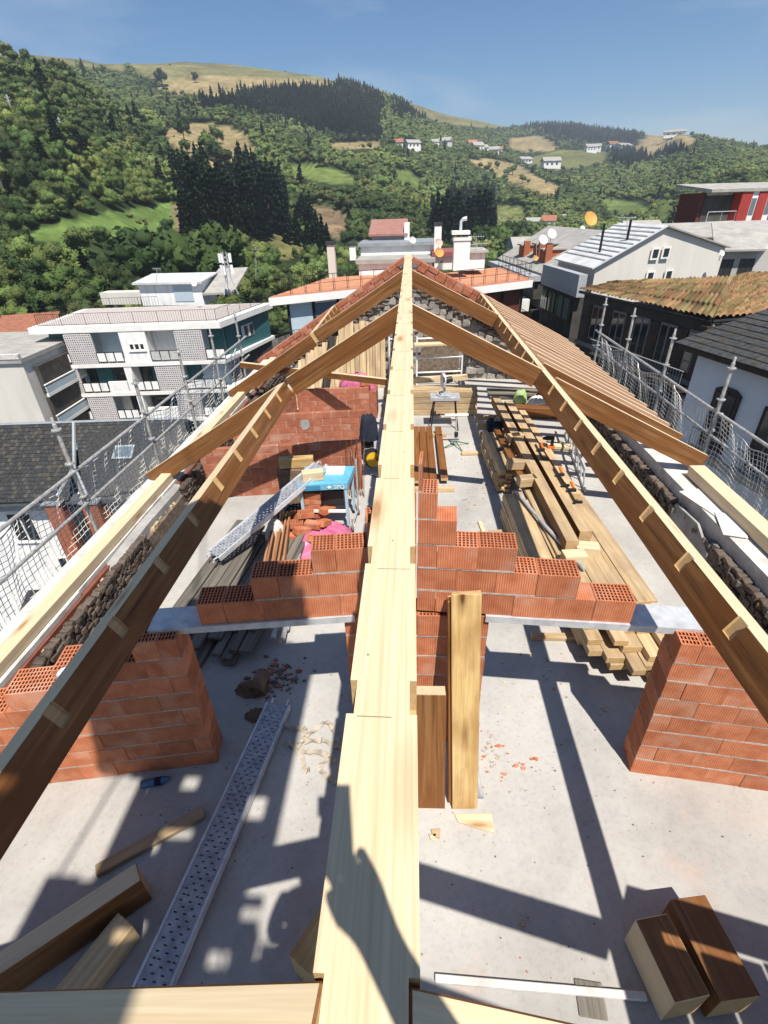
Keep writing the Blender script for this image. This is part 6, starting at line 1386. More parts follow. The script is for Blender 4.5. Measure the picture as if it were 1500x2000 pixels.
# ---- boards against the central pillar
timber('waney_board', (0.42, 2.10, 0.02), (0.375, 2.56, 1.79), 0.20, 0.055, YEL, up=(0, -1, 0.3), label='yellow knotty board leaning upright on the central pillar', cat='board', jit=0.006)
timber('board', (0.315, 2.16, 0.02), (0.27, 2.6, 1.70), 0.035, 0.10, BROWN, up=(0, -1, 0.3), label='thin dark board on edge beside the yellow leaning board', cat='board')
timber('post', (0.155, 2.10, 0.05), (0.145, 2.38, 1.02), 0.22, 0.11, [WD_STAIN, WD_STAIN, WD_PALE], up=(0, -1, 0.3), label='short brown stained post with a pale sawn top under the ridge beam', cat='post')
b = MB(); b.tube([(0.55, 2.2, 0.02), (0.54, 2.55, 0.05)], 0.02, 8); b.disc((0.55, 2.19, 0.025), (0, 1, 0.1), 0.03, 0.05, 8); tag(b.build('steel_tube', GALV_DULL), 'short grey tube on the floor at the foot of the yellow board', 'tube')
# floor litter
b = MB(); P4 = [aZ(888, 1592, 0.004), aZ(960, 1590, 0.004), aZ(966, 1628, 0.004), aZ(930, 1618, 0.004), aZ(895, 1607, 0.004)]; b.prism(P4, (0, 0, 0.012)); tag(b.build('plywood_offcut', WD_PALE), 'pale plywood wedge on the floor before the yellow board', 'offcut')
for i, (px, py, w, m, lab) in enumerate(((842, 1622, 0.07, WD_ROUGH, 'small brown wood chip beside the ridge beam'), (838, 1632, 0.05, WD_PALE, 'small pale wood chip beside the ridge beam'))):
    p = aZ(px, py, 0.012); b = MB(); b.prism([p, p+Vector((w, 0.01, 0)), p+Vector((w*0.9, -w*0.8, 0)), p+Vector((w*0.2, -w*0.6, 0))], (0, 0, 0.014)); tag(b.build('wood_chip', m), lab, 'chip')
def rubble(name, label, n, cx, cy, sx, sy, smax, mats):
    b = MB(); 
    for k in range(n):
        x, y = random.gauss(cx, sx), random.gauss(cy, sy); s = smax*random.uniform(0.2, 1.0)**1.6
        pts = [Vector((x+s*math.cos(a)*random.uniform(0.5, 1), y+0.6*s*math.sin(a)*random.uniform(0.5, 1), 0.003)) for a in (0.2, 1.4, 2.6, 3.8, 5.1)]
        b.prism(pts, (random.uniform(-0.2, 0.2)*s, random.uniform(-0.2, 0.2)*s, 0.3*s+0.003), m=random.randrange(len(mats)))
    return tag(b.build(name, mats), label, 'rubble', kind='stuff')
rubble('brick_rubble', 'broken red brick chips at the foot of the central pillar', 45, 0.70, 2.55, 0.08, 0.14, 0.024, [BRICK, BRICK, MORTAR])
rubble('brick_rubble', 'scattered red chips on the right floor', 11, 0.95, 2.45, 0.08, 0.05, 0.04, [BRICK])
rubble('dust_crumbs', 'fine mortar crumbs scattered over the near floor', 260, 0.9, 1.9, 1.1, 0.7, 0.012, [MORTAR, BRICK_SM, EARTH])
rubble('dust_crumbs', 'fine crumbs scattered over the left floor', 160, -1.3, 1.9, 0.6, 0.6, 0.012, [MORTAR, BRICK_SM, EARTH])
rubble('brick_rubble', 'heap of brick dust and chips behind the left block wall end', 130, -1.35, 3.3, 0.16, 0.12, 0.05, [BRICK_SM, EARTH, DIRT_CARD])
rubble('wood_chips', 'pale wood chips and sawdust crumbs round the mitre saw and stacks', 220, 1.0, 7.6, 0.55, 1.5, 0.03, [WD_PALE, WD_ROUGH, WD_END])
rubble('wood_chips', 'pale wood chips on the floor under the right lintel', 90, 1.3, 3.2, 0.4, 0.4, 0.022, [WD_PALE, WD_ROUGH])
# straps
def ribbon(b, pts, w):
    pts = [Vector(p) for p in pts]; L_, R_ = [], []
    for i, p in enumerate(pts):
        d = (pts[min(i+1, len(pts)-1)]-pts[max(i-1, 0)]).normalized(); tw = Vector((-d.y, d.x, 0.0)); tw = (tw+Vector((0, 0, 0.5*math.sin(i*0.9)))).normalized(); L_.append(p+tw*w/2); R_.append(p-tw*w/2)
    n = len(pts); b.add(L_+R_+[q+Vector((0, 0, 0.004)) for q in L_+R_], [(i, i+1, n+i+1, n+i) for i in range(n-1)]+[(2*n+i, 2*n+i+1, 3*n+i+1, 3*n+i) for i in range(n-1)])
def spline(px, z0=0.012, n=10):
    P = [aZ(x, y, z0) for x, y in px]; out = []
    for i in range(len(P)-1):
        p0, p1, p2, p3 = P[max(i-1, 0)], P[i], P[i+1], P[min(i+2, len(P)-1)]
        for k in range(n):
            t = k/n; out.append(0.5*((2*p1)+(p2-p0)*t+(2*p0-5*p1+4*p2-p3)*t*t+(3*p1-p0-3*p2+p3)*t*t*t)+Vector((0, 0, 0.015*(1+math.sin(i*2.1+k*0.5)))))
    return out+[P[-1]]
b = MB()
for pts in ([(553, 1418), (575, 1425), (596, 1424), (590, 1445), (580, 1460), (556, 1452)], [(580, 1465), (600, 1440), (635, 1412), (650, 1425), (662, 1455)], [(595, 1452), (630, 1448), (665, 1462)], [(585, 1462), (592, 1485), (596, 1505), (606, 1506)], [(600, 1470), (640, 1478), (625, 1500), (640, 1520), (660, 1530)], [(560, 1450), (590, 1470), (630, 1470), (655, 1490)]):
    ribbon(b, spline(pts), 0.042)
tag(b.build('lifting_strap', STRAP), 'tangled beige webbing strap on the floor left of the ridge beam', 'strap')
# bottom corners
timber('beam_offcut', aZ(1272, 1790, 0.31), aZ(1353, 1952, 0.31), 0.21, 0.30, [WD_STAIN, WD_PALE, WD_END], top=True, label='short brown beam offcut at lower right, pale side facing the ridge', cat='offcut')
timber('beam_offcut', aZ(1343, 1752, 0.30), aZ(1447, 1950, 0.30), 0.23, 0.28, [WD_STAIN, WD_STAIN, WD_END], top=True, label='second brown beam offcut at lower right, beside the first', cat='offcut')
timber('beam_offcut', (-2.45, 0.93, 0.30), (-1.80, 1.46, 0.30), 0.13, 0.28, BEAM, top=True, label='notched beam offcut lying in shade at lower left', cat='offcut')
timber('beam_offcut', aZ(245, 1795, 0.2), aZ(120, 1950, 0.2), 0.15, 0.18, ROUGH, top=True, label='short grey wood block in shade below the notched offcut', cat='offcut')
timber('plank', aZ(398, 1586, 0.03), aZ(188, 1702, 0.03), 0.085, 0.04, [WD_ROUGH]*3, label='narrow plank on the dappled floor at lower left', cat='plank')
timber('beam_offcut', (-0.62, 1.02, 0.30), (-0.40, 1.38, 0.30), 0.20, 0.28, [WD_YELLOW, WD_YELLOW, WD_END], top=True, label='yellow wood block half hidden under the left edge of the ridge beam', cat='offcut')
b = MB(); b.tube([aZ(276, 1532, 0.03), aZ(318, 1524, 0.03), aZ(326, 1521, 0.03), aZ(332, 1519, 0.03)], [0.03, 0.032, 0.02, 0.014], 10); t = b.build('bottle', plain('blue_bottle_plastic', (0.06, 0.16, 0.30), rough=0.25), smooth=True); tag(t, 'blue plastic bottle lying at the foot of the left block wall', 'bottle'); b = MB(); b.tube([aZ(303, 1527, 0.03), aZ(316, 1524.5, 0.03)], 0.0335, 10, cap=False); b.build('label', NAVY, t)
timber('batten', aZ(850, 1911, 0.02), aZ(1262, 1947, 0.02), 0.04, 0.03, [LIME]*3, label='whitish batten on the floor at the lower right', cat='batten')
timber('board', aZ(1148, 1915, 0.008), aZ(1160, 1990, 0.008), 0.16, 0.01, GREY, label='thin grey board scrap at the bottom edge right of centre', cat='board')

# ---- blue saw table
t = thing('saw_table', 'light blue site saw table with wheels left of the ridge beam', 'saw', (-1.1, 6.2, 0)); ZT = 0.80
b = MB(); b.prism([(-1.56, 5.88, ZT-0.09), (-0.87, 5.95, ZT-0.09), (-0.82, 6.48, ZT-0.09), (-1.55, 6.46, ZT-0.09)], (0, 0, 0.09)); b.build('top', SKYBLUE, t)
b = MB(); b.lo((-1.28, 6.2, ZT+0.003), (-0.95, 6.42, ZT+0.03)); b.build('blade_cover', WHITE2, t)
for (x, y) in ((-1.52, 5.92), (-0.90, 5.98), (-0.86, 6.42), (-1.52, 6.42)): b = MB(); b.lo((x-0.02, y-0.02, 0.1 if x > -1 else 0.0), (x+0.02, y+0.02, ZT-0.092)); b.build('leg', plain('pale_blue_leg', (0.36, 0.50, 0.58), rough=0.5), t)
b = MB(); b.lo((-1.5, 5.94, 0.33), (-0.92, 5.965, 0.37)); b.build('crossbar', WHITE2, t)
b = MB(); b.lo((-1.45, 6.05, 0.38), (-0.95, 6.40, 0.62)); b.build('motor_box', BLACKP, t)
for (x, y) in ((-0.84, 5.98), (-0.80, 6.45)):
    b = MB(); b.disc((x, y, 0.09), (1, 0.15, 0), 0.09, 0.03, 16); w = b.build('wheel', plain('grey_rubber', (0.20, 0.19, 0.18), rough=0.8), t); b = MB(); b.disc((x, y, 0.09), (1, 0.15, 0), 0.045, 0.045, 10); b.build('hub', WHITE2, w)
b = MB(); b.tube([(-0.80, 6.45, 0.1), (-0.84, 5.98, 0.10)], 0.012, 6); b.tube([(-0.80, 6.45, 0.1), (-0.80, 6.5, ZT+0.1)], 0.014, 6); b.build('handle', GALV_DULL, t)
cu = bpy.data.curves.new('lettering', 'FONT'); cu.body = 'SPQ'; cu.size = 0.085; cu.extrude = 0.001; tmp = bpy.data.objects.new('tmp', cu); COL.objects.link(tmp)
dg = bpy.context.evaluated_depsgraph_get(); me = bpy.data.meshes.new_from_object(tmp.evaluated_get(dg)); bpy.data.objects.remove(tmp); me.materials.clear(); me.materials.append(WHITE2)
link('lettering', me, TR((-1.06, 5.921, ZT-0.075), Matrix.Rotation(R(5.8), 4, 'Z') @ Matrix.Rotation(R(90), 4, 'X')), t)
b = MB(); b.M = TR((-1.12, 5.915, ZT-0.045), Matrix.Rotation(R(5.8), 4, 'Z')); b.prism([(-0.03, -0.002, 0), (0, -0.002, -0.028), (0.03, -0.002, 0), (0, -0.002, 0.028)], (0, 0.003, 0)); b.build('diamond_mark', WHITE2, t)
b = MB(); b.M = TR((-1.36, 5.895, ZT-0.045), Matrix.Rotation(R(5.8), 4, 'Z')); b.lo((-0.16, -0.001, -0.028), (0.12, 0.003, 0.028)); b.build('plate_mark', plain('mid_blue_decal', (0.05, 0.24, 0.44), rough=0.4), t)
timber('offcut', (-1.50, 6.02, 0.87), (-1.22, 6.10, 0.87), 0.13, 0.13, PALE, label='pale wood block lying on the blue saw table', cat='offcut'); timber('offcut', (-1.95, 6.55, 0.82), (-1.45, 6.62, 0.82), 0.14, 0.14, YEL, label='yellow wood block behind the sloping steel plank', cat='offcut')
b = MB(); b.lo((-1.98, 6.45, 0.0), (-1.42, 6.72, 0.74)); tag(b.build('crate', DIRT_CARD), 'dark box standing behind the saw table under the yellow block', 'box')
for i in range(9): b = MB(); x = -1.0+0.03*i; b.tube([(x, 6.95+random.uniform(-0.05, 0.05), 0), (x+random.uniform(-0.05, 0.05), 7.1, random.uniform(0.6, 1.0))], 0.006, 5); tag(b.build('rebar', plain('rusty_rebar', (0.16, 0.06, 0.03), rough=0.9) if i == 0 else bpy.data.materials['rusty_rebar']), 'rusty bar leaning on the partition behind the saw table, %s from left' % ORD[i], 'bar', 'rusty bars behind the saw table')
# ---- brick pile on pink plastic
def crumple(name, label, cx, cy, z, rx, ry, h, mat, seed, lobes=9, cat='sheet', ex=2.6):
    rg = np.random.default_rng(seed); n, m = 56, 18; V = []; ph = rg.random((8, 3))*6.28; fr = rg.integers(2, lobes+4, 8)
    for j in range(m+1):
        f = j/m
        for i in range(n):
            a = 2*math.pi*i/n; w = sum(math.sin(fr[k]*a+ph[k, 0]+3*f*ph[k, 1])*(0.5 if k < 4 else 0.25) for k in range(8))/3
            r = f*(1+0.16*w*f); zz = h*(1-f**ex)+h*0.18*w*math.sin(3.1*f)+(0.004 if j == m else 0)
            V.append((cx+rx*r*math.cos(a), cy+ry*r*math.sin(a), z+max(zz, 0.004)))
    F = [(j*n+i, j*n+(i+1) % n, (j+1)*n+(i+1) % n, (j+1)*n+i) for j in range(m) for i in range(n)]
    b = MB(); b.add(V, F); return tag(b.build(name, mat, smooth=True), label, cat)
crumple('plastic_sheet', 'bright pink plastic wrap under the loose brick pile', -1.34, 5.72, 0.0, 0.56, 0.50, 0.20, PINK, 4, ex=3, lobes=14)
k = 0
for (x, y, z, a, tl) in ((-1.62, 5.75, 0.26, 0.1, 0), (-1.36, 5.72, 0.27, -0.2, 0), (-1.60, 6.0, 0.27, 0.3, 0.1), (-1.33, 6.02, 0.26, 0.0, 0), (-1.5, 5.62, 0.24, 0.7, 0.3), (-1.22, 5.80, 0.25, 1.2, 0.4), (-1.47, 5.84, 0.37, 0.2, 0), (-1.20, 6.0, 0.34, 0.9, 0.2), (-1.40, 6.02, 0.40, 0.0, 0), (-1.39, 6.02, 0.49, 0.1, 0), (-1.38, 6.03, 0.58, -0.1, 0), (-1.66, 5.55, 0.18, 0.4, 0.3), (-1.30, 5.52, 0.17, 1.0, 0.5)):
    W = TR((x, y, z), Matrix.Rotation(a, 4, 'Z') @ Matrix.Rotation(tl, 4, 'Y')); o = link('loose_brick', block_mesh(0.23, 0.12, 0.08, k % 3 == 0), W); tag(o, 'loose clay brick heaped on the near pink plastic wrap', 'brick', 'loose bricks on the pink wrap'); k += 1
crumple('plastic_sheet', 'pink plastic wrap round bricks behind the far partition', -1.20, 10.75, 0.62, 0.40, 0.30, 0.30, PINK, 8, ex=4)
b = MB(); b.lo((-1.6, 10.48, 0.0), (-0.75, 11.0, 0.62)); tag(b.build('pallet_stack', BRICK_SM), 'brick pallet behind the far partition below the pink wrap', 'pallet')
for i, (x, z) in enumerate(((-1.02, 0.70), (-1.25, 0.68), (-0.98, 0.80))): tag(link('loose_brick', block_mesh(0.23, 0.12, 0.09, False), TR((x, 10.52, z), Matrix.Rotation(0.1*i, 4, 'Z'))), 'clay brick sticking out of the far pink wrap', 'brick', 'bricks in the far pink wrap')
crumple('paper_sack', 'white torn paper sack hanging under the sloping steel plank', -1.85, 5.55, 0.12, 0.16, 0.14, 0.34, PAPER, 12, cat='sack'); crumple('paper_sack', 'dark crumpled sack under the sloping steel plank', -1.72, 6.2, 0.0, 0.26, 0.2, 0.3, BLACKP, 13, cat='sack')
crumple('crumpled_sack', 'dirty brown crumpled sack behind the left block wall end', -1.55, 3.15, 0.0, 0.17, 0.10, 0.11, DIRT_CARD, 21, lobes=16, cat='sack'); crumple('crumpled_sack', 'dirty crumpled paper nearer the steel plank', -1.42, 2.86, 0.0, 0.12, 0.07, 0.09, DIRT_CARD, 22, lobes=15, cat='sack')
b = MB(); N = 14
for f in range(N): a0, a1 = math.pi*2*f/N, math.pi*2*(f+1)/N; b.quad([(-1.48+0.07*math.cos(a0), 3.05, 0.10+0.07*math.sin(a0)), (-1.48+0.07*math.cos(a1), 3.05, 0.10+0.07*math.sin(a1)), (-1.46+0.07*math.cos(a1), 3.28, 0.10+0.07*math.sin(a1)), (-1.46+0.07*math.cos(a0), 3.28, 0.10+0.07*math.sin(a0))])
tag(b.build('cardboard_tube', DIRT_CARD), 'brown cardboard tube end among the dirty sacks', 'tube')
# plate lamp on the left block wall
t = thing('worklight', 'small round grey worklight on the left block wall', 'lamp', (-2.47, 2.33, 1.27)); p = aZ(130, 1318, 1.28); b = MB(); b.tube([p-Vector((0, 0, 0.02)), p+Vector((0, 0, 0.03))], [0.05, 0.055], 14); b.build('housing', GALV_DULL, t); b = MB(); b.disc(p+Vector((0, 0, 0.034)), (0, 0, 1), 0.042, 0.006, 14); b.build('lens', WHITE2, t)
# ---- jacket, cable reel
crumple('jacket', 'dark work jacket hung over the end of the middle partition', -0.76, 8.36, 0.42, 0.17, 0.15, 0.44, NAVY, 31, cat='jacket', ex=7)
b = MB(); b.lo((-0.88, 8.28, 0.0), (-0.68, 8.45, 0.56)); tag(b.build('box', BLACKP), 'dark upright box under the work jacket', 'box')
t = thing('cable_reel', 'yellow and black cable reel beside the partition end', 'cable reel', (-0.70, 7.95, 0)); b = MB(); b.disc((-0.66, 7.90, 0.22), (0.3, -0.9, 0.2), 0.13, 0.05, 18); b.build('drum', YELLOW, t); b = MB(); b.disc((-0.68, 7.97, 0.22), (0.3, -0.9, 0.2), 0.17, 0.06, 18); b.build('cable', BLACKP, t); b = MB(); b.tube([(-0.85, 7.9, 0.0), (-0.82, 7.95, 0.40), (-0.60, 8.0, 0.42), (-0.52, 7.95, 0.0)], 0.012, 6); b.build('stand', GALV_DULL, t); b = MB(); b.tube([(-0.6, 7.85, 0.25), (-0.5, 7.8, 0.27)], [0.03, 0.025], 8); b.build('plug', REDPL, t)
b = MB(); b.tube([(-0.75, 7.75, 0.01), (-0.55, 7.6, 0.01), (-0.3, 7.9, 0.01), (-0.1, 8.4, 0.01)], 0.007, 5); tag(b.build('power_cable', IRON), 'thin power cable running from the yellow reel', 'cable')
# ---- mitre saw on its stand
t = thing('mitre_saw', 'mitre saw on a folding stand right of the ridge beam', 'saw', (0.7, 10.0, 0))
for sx in (-0.26, 0.26):
    for sy in (-0.2, 0.2): b = MB(); b.tube([(0.70+sx*1.1, 10.0+sy*1.3, 0), (0.70+sx*0.8, 10.0+sy*0.6, 0.62)], 0.014, 6); b.build('leg', IRON, t)
b = MB()
for z in (0.2, 0.6): b.tube([(0.45, 9.85, z), (0.95, 9.85, z)], 0.012, 6); b.tube([(0.45, 10.15, z), (0.95, 10.15, z)], 0.012, 6)
tag(b.build('frame', IRON, t), kind=None); b = MB(); b.lo((0.40, 9.80, 0.62), (1.0, 10.15, 0.68)); b.disc((0.70, 9.98, 0.70), (0, 0, 1), 0.17, 0.04, 18); b.build('base', GALV_DULL, t)
b = MB(); b.disc((0.66, 10.05, 0.97), (1, 0.2, 0), 0.15, 0.05, 20); b.build('blade_guard', STEEL, t); b = MB(); b.tube([(0.70, 10.05, 0.97), (0.84, 10.08, 0.99)], [0.07, 0.06], 12); b.build('motor', BLACKP, t); b = MB(); b.tube([(0.66, 9.98, 1.06), (0.66, 9.80, 1.10), (0.66, 9.74, 1.03)], 0.018, 7); b.build('handle', BLACKP, t); b = MB(); b.tube([(0.70, 10.15, 0.70), (0.69, 10.2, 0.9), (0.67, 10.12, 0.98)], 0.03, 8); b.build('arm', GALV_DULL, t)
# roller stand
t = thing('roller_stand', 'green footed roller stand on the bare floor', 'stand', (0.875, 8.94, 0)); b = MB(); b.tube([(0.875, 8.94, 0.05), (0.86, 8.94, 0.62)], 0.014, 8); b.build('column', STEEL, t); b = MB(); b.tube([(0.64, 8.93, 0.64), (1.08, 8.95, 0.64)], 0.028, 10); b.build('roller', WHITE2, t)
for k in range(4): a = k*math.pi/2+0.4; b = MB(); b.tube([(0.875, 8.94, 0.12), (0.875+0.1*math.cos(a), 8.94+0.1*math.sin(a), 0.07), (0.875+0.28*math.cos(a), 8.94+0.28*math.sin(a), 0.01)], 0.011, 6); b.build('foot', plain('green_enamel', (0.03, 0.16, 0.07), rough=0.4) if k == 0 else bpy.data.materials['green_enamel'], t)
b = MB(); b.box((0.87, 8.92, 0.26), (0.07, 0.06, 0.09)); b.build('clamp_knob', BLACKP, t)
# ladder on its side
t = thing('ladder', 'aluminium ladder lying on its edge on the right floor', 'ladder', (2.95, 8.3, 0)); a, c = Vector((3.10, 9.45, 0.035)), Vector((2.80, 7.08, 0.035)); d = (c-a).normalized()
for z, dx in ((0.035, 0.0), (0.40, -0.06)):
    b = MB(); b.M = TR(a+Vector((dx, 0, z-0.035)), frame(a, c)); b.lo((0, -0.014, -0.035), ((c-a).length, 0.014, 0.035)); b.build('stile', STEEL, t)
for k in range(8): q = a+d*(0.15+k*0.30); b = MB(); b.tube([q+Vector((0, 0, 0.02)), q+Vector((-0.06, 0, 0.38))], 0.014, 7); b.build('rung', STEEL, t)
# bags far right
crumple('shopping_bag', 'lime green bag on the far floor right', 2.55, 11.35, 0.05, 0.16, 0.14, 0.26, LIMEGREEN, 41, cat='bag', ex=6); crumple('paper_sack', 'white sack beside the lime green bag', 2.95, 11.25, 0.0, 0.26, 0.2, 0.20, PAPER, 42, cat='sack', ex=5); crumple('paper_sack', 'red and white crumpled sack at the far right', 3.15, 11.6, 0.0, 0.2, 0.18, 0.24, REDPL, 43, cat='sack', ex=5)
timber('beam', (2.2, 10.6, 0.12), (3.4, 10.4, 0.12), 0.24, 0.22, BROWN, label='dark timber across the far right floor before the bags', cat='beam')
for i in range(3): timber('plank', (1.9, 11.75+i*0.25, 0.05), (3.3, 11.65+i*0.25, 0.05), 0.16, 0.05, GREY, label='grey plank on the far right floor, %s from the front' % ORD[i], cat='plank', group='grey planks by the gable')
# ---------------------------------------------------------------- photographer and helpers behind the lens
def skin_mesh(name, chains, mats, sub=2, smooth=True):
    """chains: list of [(x,y,z,r),...]; points that coincide are shared joints"""
    me = bpy.data.meshes.new(name); V, E, Rr, idx = [], [], [], {}
    for ch in chains:
        prev = None
        for (x, y, z, r) in ch:
            k = (round(x, 4), round(y, 4), round(z, 4))
            if k not in idx: idx[k] = len(V); V.append((x, y, z)); Rr.append(r)
            if prev is not None and prev != idx[k]: E.append((prev, idx[k]))
            prev = idx[k]
    me.from_pydata(V, E, []); ob = bpy.data.objects.new('tmp_skin', me); COL.objects.link(ob)
    md = ob.modifiers.new('s', 'SKIN'); md.use_smooth_shade = True
    for i, sv in enumerate(me.skin_vertices[0].data): sv.radius = (Rr[i], Rr[i]); sv.use_root = (i == 0)
    m2 = ob.modifiers.new('d', 'SUBSURF'); m2.levels = sub; m2.render_levels = sub
    dg = bpy.context.evaluated_depsgraph_get(); out = bpy.data.meshes.new_from_object(ob.evaluated_get(dg)); bpy.data.objects.remove(ob); bpy.data.meshes.remove(me)
    out.name = name; out.materials.clear()
    for m in mats: out.materials.append(m)
    if smooth: out.polygons.foreach_set('use_smooth', [True]*len(out.polygons))
    return out
def person(label, hip, yaw, pose, group=None, shirt=TSHIRT):
    """pose: dict of joint positions relative to the hip, x right, y forward, z up"""
    W = TR(hip, Matrix.Rotation(yaw, 4, 'Z')); J = pose
    ch = [[(*J['pelvis'], 0.13), (*J['belly'], 0.125), (*J['chest'], 0.145), (*J['neck'], 0.062), (*J['jaw'], 0.07), (*J['head'], 0.095), (*J['crown'], 0.075)]]
    for s in ('l', 'r'):
        ch.append([(*J['chest'], 0.145), (*J['sh_'+s], 0.07), (*J['el_'+s], 0.05), (*J['wr_'+s], 0.034), (*J['pa_'+s], 0.042)])
        w, p = Vector(J['wr_'+s]), Vector(J['pa_'+s]); d = (p-w).normalized(); side = d.cross(Vector((0, 0, 1))); side = side.normalized() if side.length > 0.1 else Vector((1, 0, 0))
        for k, (o, ln) in enumerate(((-0.030, 0.062), (-0.010, 0.075), (0.010, 0.072), (0.030, 0.055))):
            b0 = p+side*o+d*0.025; m = b0+d*ln*0.55+Vector((0, 0, -0.012)); e = b0+d*ln*0.75+Vector((0, 0, -0.045))
            ch.append([(*p, 0.042), (*b0, 0.011), (*m, 0.009), (*e, 0.008)])
        th = p+side*(-0.045)*(1 if s == 'r' else -1)-d*0.01; ch.append([(*p, 0.042), (*th, 0.013), (*(th+d*0.045), 0.010)])
        ch.append([(*J['pelvis'], 0.13), (*J['hp_'+s], 0.098), (*J['kn_'+s], 0.066), (*J['an_'+s], 0.044), (*J['to_'+s], 0.042)])
    me = skin_mesh('person', ch, [shirt, JEANS, SKIN, HAIR])
    hd = Vector(J['head']); pel = Vector(J['pelvis'])
    mi = []
    for f in me.polygons:
        c = f.center; dh = (c-hd).length
        near_leg = min((c-Vector(J[k])).length for k in ('hp_l', 'hp_r', 'kn_l', 'kn_r', 'an_l', 'an_r', 'to_l', 'to_r', 'pelvis')); near_top = min((c-Vector(J[k])).length for k in ('chest', 'belly', 'sh_l', 'sh_r', 'el_l', 'el_r')); near_skin = min((c-Vector(J[k])).length for k in ('pa_l', 'pa_r', 'wr_l', 'wr_r', 'jaw', 'head', 'crown', 'neck'))
        v = min(near_leg, near_top, near_skin)
        if v == near_skin: mi.append(3 if dh < 0.2 and (c.z > hd.z+0.03 or (c.y < hd.y-0.01 and c.z > hd.z-0.08)) else 2)
        else: mi.append(1 if v == near_leg else 0)
    me.polygons.foreach_set('material_index', mi)
    o = link('person', me, W); tag(o, label, 'person', group)
    f = Vector((0, 1, 0)); b = MB(); hc = hd+f*0.088
    b.prism([hc+Vector((-0.012, 0, -0.03)), hc+Vector((0.012, 0, -0.03)), hc+Vector((0, 0.004, 0.015))], (0, 0.022, -0.004)); b2 = b.build('nose', SKIN, o, W=W)
    for sx in (-1, 1): b = MB(); b.disc(hc+Vector((sx*0.032, -0.008, 0.012)), (0, 1, 0), 0.011, 0.01, 8); b.build('eye', WHITE2, o, W=W); b = MB(); b.disc(hd+Vector((sx*0.096, 0, -0.005)), (1, 0, 0), 0.028, 0.02, 8); b.build('ear', SKIN, o, W=W)
    b = MB(); b.box(hc+Vector((0, -0.012, -0.055)), (0.045, 0.01, 0.009)); b.build('mouth', REDPL, o, W=W)
    return o
SIT = dict(pelvis=(0, 0, 0.12), belly=(0, 0.02, 0.28), chest=(0, 0.05, 0.50), neck=(0.0, 0.06, 0.67), jaw=(0, 0.09, 0.73), head=(0, 0.10, 0.81), crown=(0, 0.09, 0.87),
  sh_r=(0.19, 0.06, 0.58), el_r=(0.26, 0.30, 0.52), wr_r=(0.12, 0.405, 0.755), pa_r=(0.085, 0.445, 0.835), sh_l=(-0.19, 0.06, 0.56), el_l=(-0.28, 0.02, 0.30), wr_l=(-0.20, 0.12, 0.10), pa_l=(-0.15, 0.16, 0.04),
  hp_r=(0.12, 0.03, 0.09), kn_r=(0.30, 0.16, -0.18), an_r=(0.28, -0.02, -0.58), to_r=(0.30, 0.08, -0.63), hp_l=(-0.12, 0.03, 0.09), kn_l=(-0.30, 0.16, -0.18), an_l=(-0.28, -0.02, -0.58), to_l=(-0.30, 0.08, -0.63))
person('person in grey shirt sitting astride the ridge beam behind the lens, phone raised', (-0.02, -0.52, 3.03), 0.0, SIT)
# the phone in the raised hand: the lens looks out of its upper corner
t = thing('phone', 'dark phone held up above the ridge beam', 'phone', CAM)
cx, cy, cz = (Vector(CM[:, 0]), -Vector(CM[:, 1]), Vector(CM[:, 2]))     # right, up, forward
b = MB(); b.M = TR(Vector(CAM)-cz*0.016, Matrix((cx, cy, cz)).transposed().to_4x4()); b.lo((-0.014, -0.118, -0.009), (0.062, 0.040, 0.0)); b.build('body', BLACKP, t)
b = MB(); b.M = TR(Vector(CAM)-cz*0.016, Matrix((cx, cy, cz)).transposed().to_4x4()); b.lo((-0.010, -0.114, -0.0105), (0.058, 0.036, -0.0092)); b.build('screen', GLASS, t)
# walk boards over the rafters behind the lens
for i in range(4): timber('plank', (-2.6, -0.62-0.25*i, 2.60), (-0.25, -0.62-0.25*i, 2.60), 0.22, 0.045, ROUGH, label='walk plank laid over the left rafters behind the lens', cat='plank', group='walk planks behind the lens')
for i in range(4):
    rafter(1, -0.42-0.48*i, 0.10, 0.24, 0.0, 1.68, 0, 'right rafter behind the lens', 'rafters behind the lens'); rafter(1, -0.42-0.48*i, 0.085, 0.24, 1.86, 4.07, -0.01, 'lower right rafter behind the lens', 'rafters behind the lens'); rafter(-1, -0.42-0.48*i, 0.10, 0.24, 0.13, 1.64, 0, 'left rafter behind the lens', 'rafters behind the lens')
for k in range(11):
    x = 0.35+k*0.25; timber('roof_board', (x, (-0.42 if x < 1.68 else 0.22+(x-1.7)*0.06), roof_z(x)+0.014), (x, -2.4, roof_z(x)+0.014), 0.262, 0.025, ROUGH, up=(SR, 0, 1), label='roof board nailed over the right rafters behind the lens', cat='board', group='roof boards behind the lens')

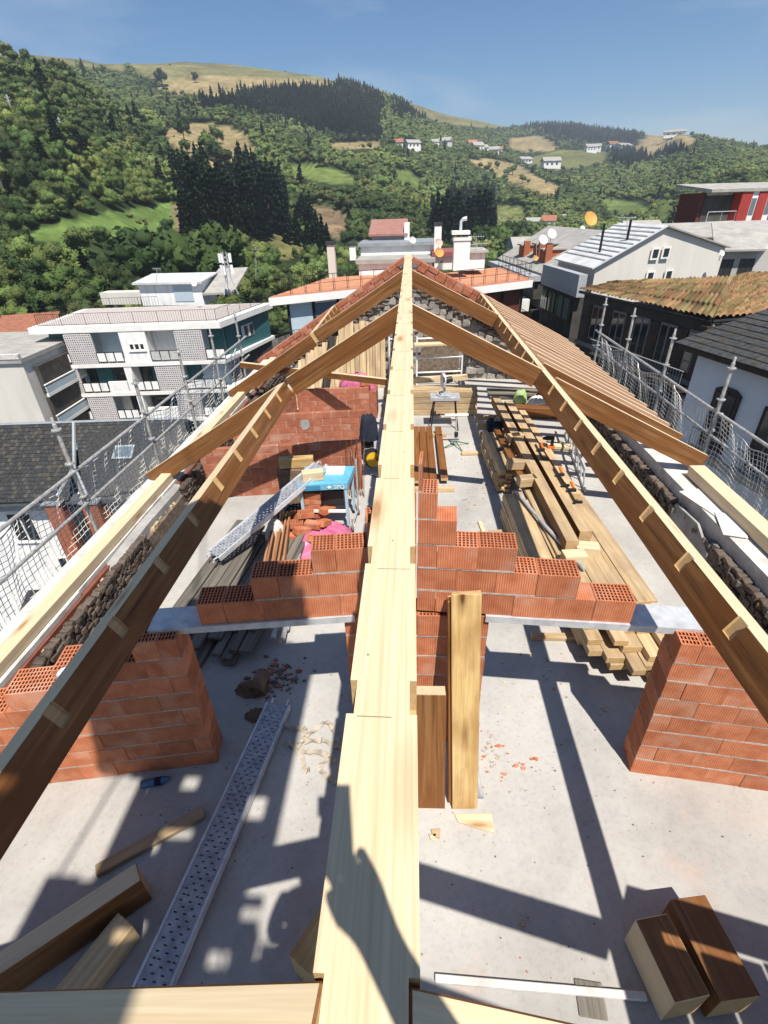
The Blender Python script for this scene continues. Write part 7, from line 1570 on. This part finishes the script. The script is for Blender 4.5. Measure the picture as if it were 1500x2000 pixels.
# unseen board pack, added to cast the broken shade at lower left
t = thing('added_shade_pack', 'added unseen board pack on slings, cut to cast the broken shade at lower left', 'shade caster', (-0.45, -1.0, 6.4))
rg = random.Random(3); x = -1.42; ZP = 6.45
GAPS = [(aZ(px, py, 0)+Vector((0.18*ZP, -0.53*ZP, 0)), r) for px, py, r in ((373, 1530, 0.055), (307, 1547, 0.04), (352, 1629, 0.035), (512, 1588, 0.05), (512, 1570, 0.05), (491, 1743, 0.045), (520, 1743, 0.045), (485, 1792, 0.03), (506, 1796, 0.03), (418, 1874, 0.04), (274, 1813, 0.03), (283, 1661, 0.04), (225, 1545, 0.11), (195, 1610, 0.13), (160, 1680, 0.13))]  # holes in the added pack, placed where sun patches reach the floor
while x < 0.08:
    w = rg.uniform(0.11, 0.15); y0 = -3.0+rg.uniform(-0.1, 0.1); y1 = 0.95+rg.uniform(-0.15, 0.1)-max(0, x+0.75)*1.1; xc = x+w/2
    spans = [(y0, y1)]
    for g, r in GAPS:
        if abs(g.x-xc) < r+w*0.3:
            out = []
            for a, c in spans:
                if g.y-r > a and g.y-r < c: out.append((a, g.y-r))
                elif g.y-r <= a and g.y+r < c and g.y+r > a: pass
                if g.y+r < c and g.y+r > a: out.append((g.y+r, c))
                if g.y-r >= c or g.y+r <= a: out.append((a, c))
            spans = out
    for a, c in spans:
        if c-a > 0.05: timber('board', (xc, a, ZP+0.045*(int((x+5)*7) % 2)), (xc, c, ZP+0.045*(int((x+5)*7) % 2)), w, 0.04, ROUGH, t)
    x += w-0.006
for k in range(5): timber('board', (0.12+0.15*k, -3.0, ZP), (0.12+0.15*k, -2.15-0.06*k, ZP), 0.13, 0.04, ROUGH, t)
for y in (-2.6, -1.05, 0.1): timber('bearer', (-1.45, y, 6.37), (0.85 if y < -2 else 0.1, y, 6.37), 0.06, 0.10, ROUGH, t)
for sx, sy in ((-1.4, -2.6), (0.1, -2.6), (-1.4, 0.1), (0.1, 0.1)): b = MB(); b.tube([(sx, sy, 6.32), (sx, sy, 6.5), (-0.6, -1.3, 9.5)], 0.012, 5); b.build('added_sling', STRAP, t)
b = MB(); b.tube([(-0.6, -1.3, 9.45), (-0.6, -1.3, 30)], 0.015, 6); b.disc((-0.6, -1.3, 9.6), (0, 0, 1), 0.12, 0.3, 10); b.build('added_hook_cable', IRON, t)  # hook, cable and slings only hold up the added pack
# ---------------------------------------------------------------- thin summer haze in the valley air
hz = MB(); ZTOP = float(TP[..., 2].max())+22.0; hz.lo((-2900, -900, -26), (2900, 2900, ZTOP)); hm = bpy.data.materials.new('valley_haze'); hm.use_nodes = True; nt = hm.node_tree; nt.nodes.clear()
vo = nt.nodes.new('ShaderNodeVolumePrincipled'); vo.inputs['Color'].default_value = (0.80, 0.88, 1.0, 1); vo.inputs['Density'].default_value = 0.00027; vo.inputs['Anisotropy'].default_value = 0.3
ou = nt.nodes.new('ShaderNodeOutputMaterial'); nt.links.new(vo.outputs[0], ou.inputs['Volume'])
tag(hz.build('haze', hm), 'thin pale haze filling the valley air', 'haze', kind='stuff')
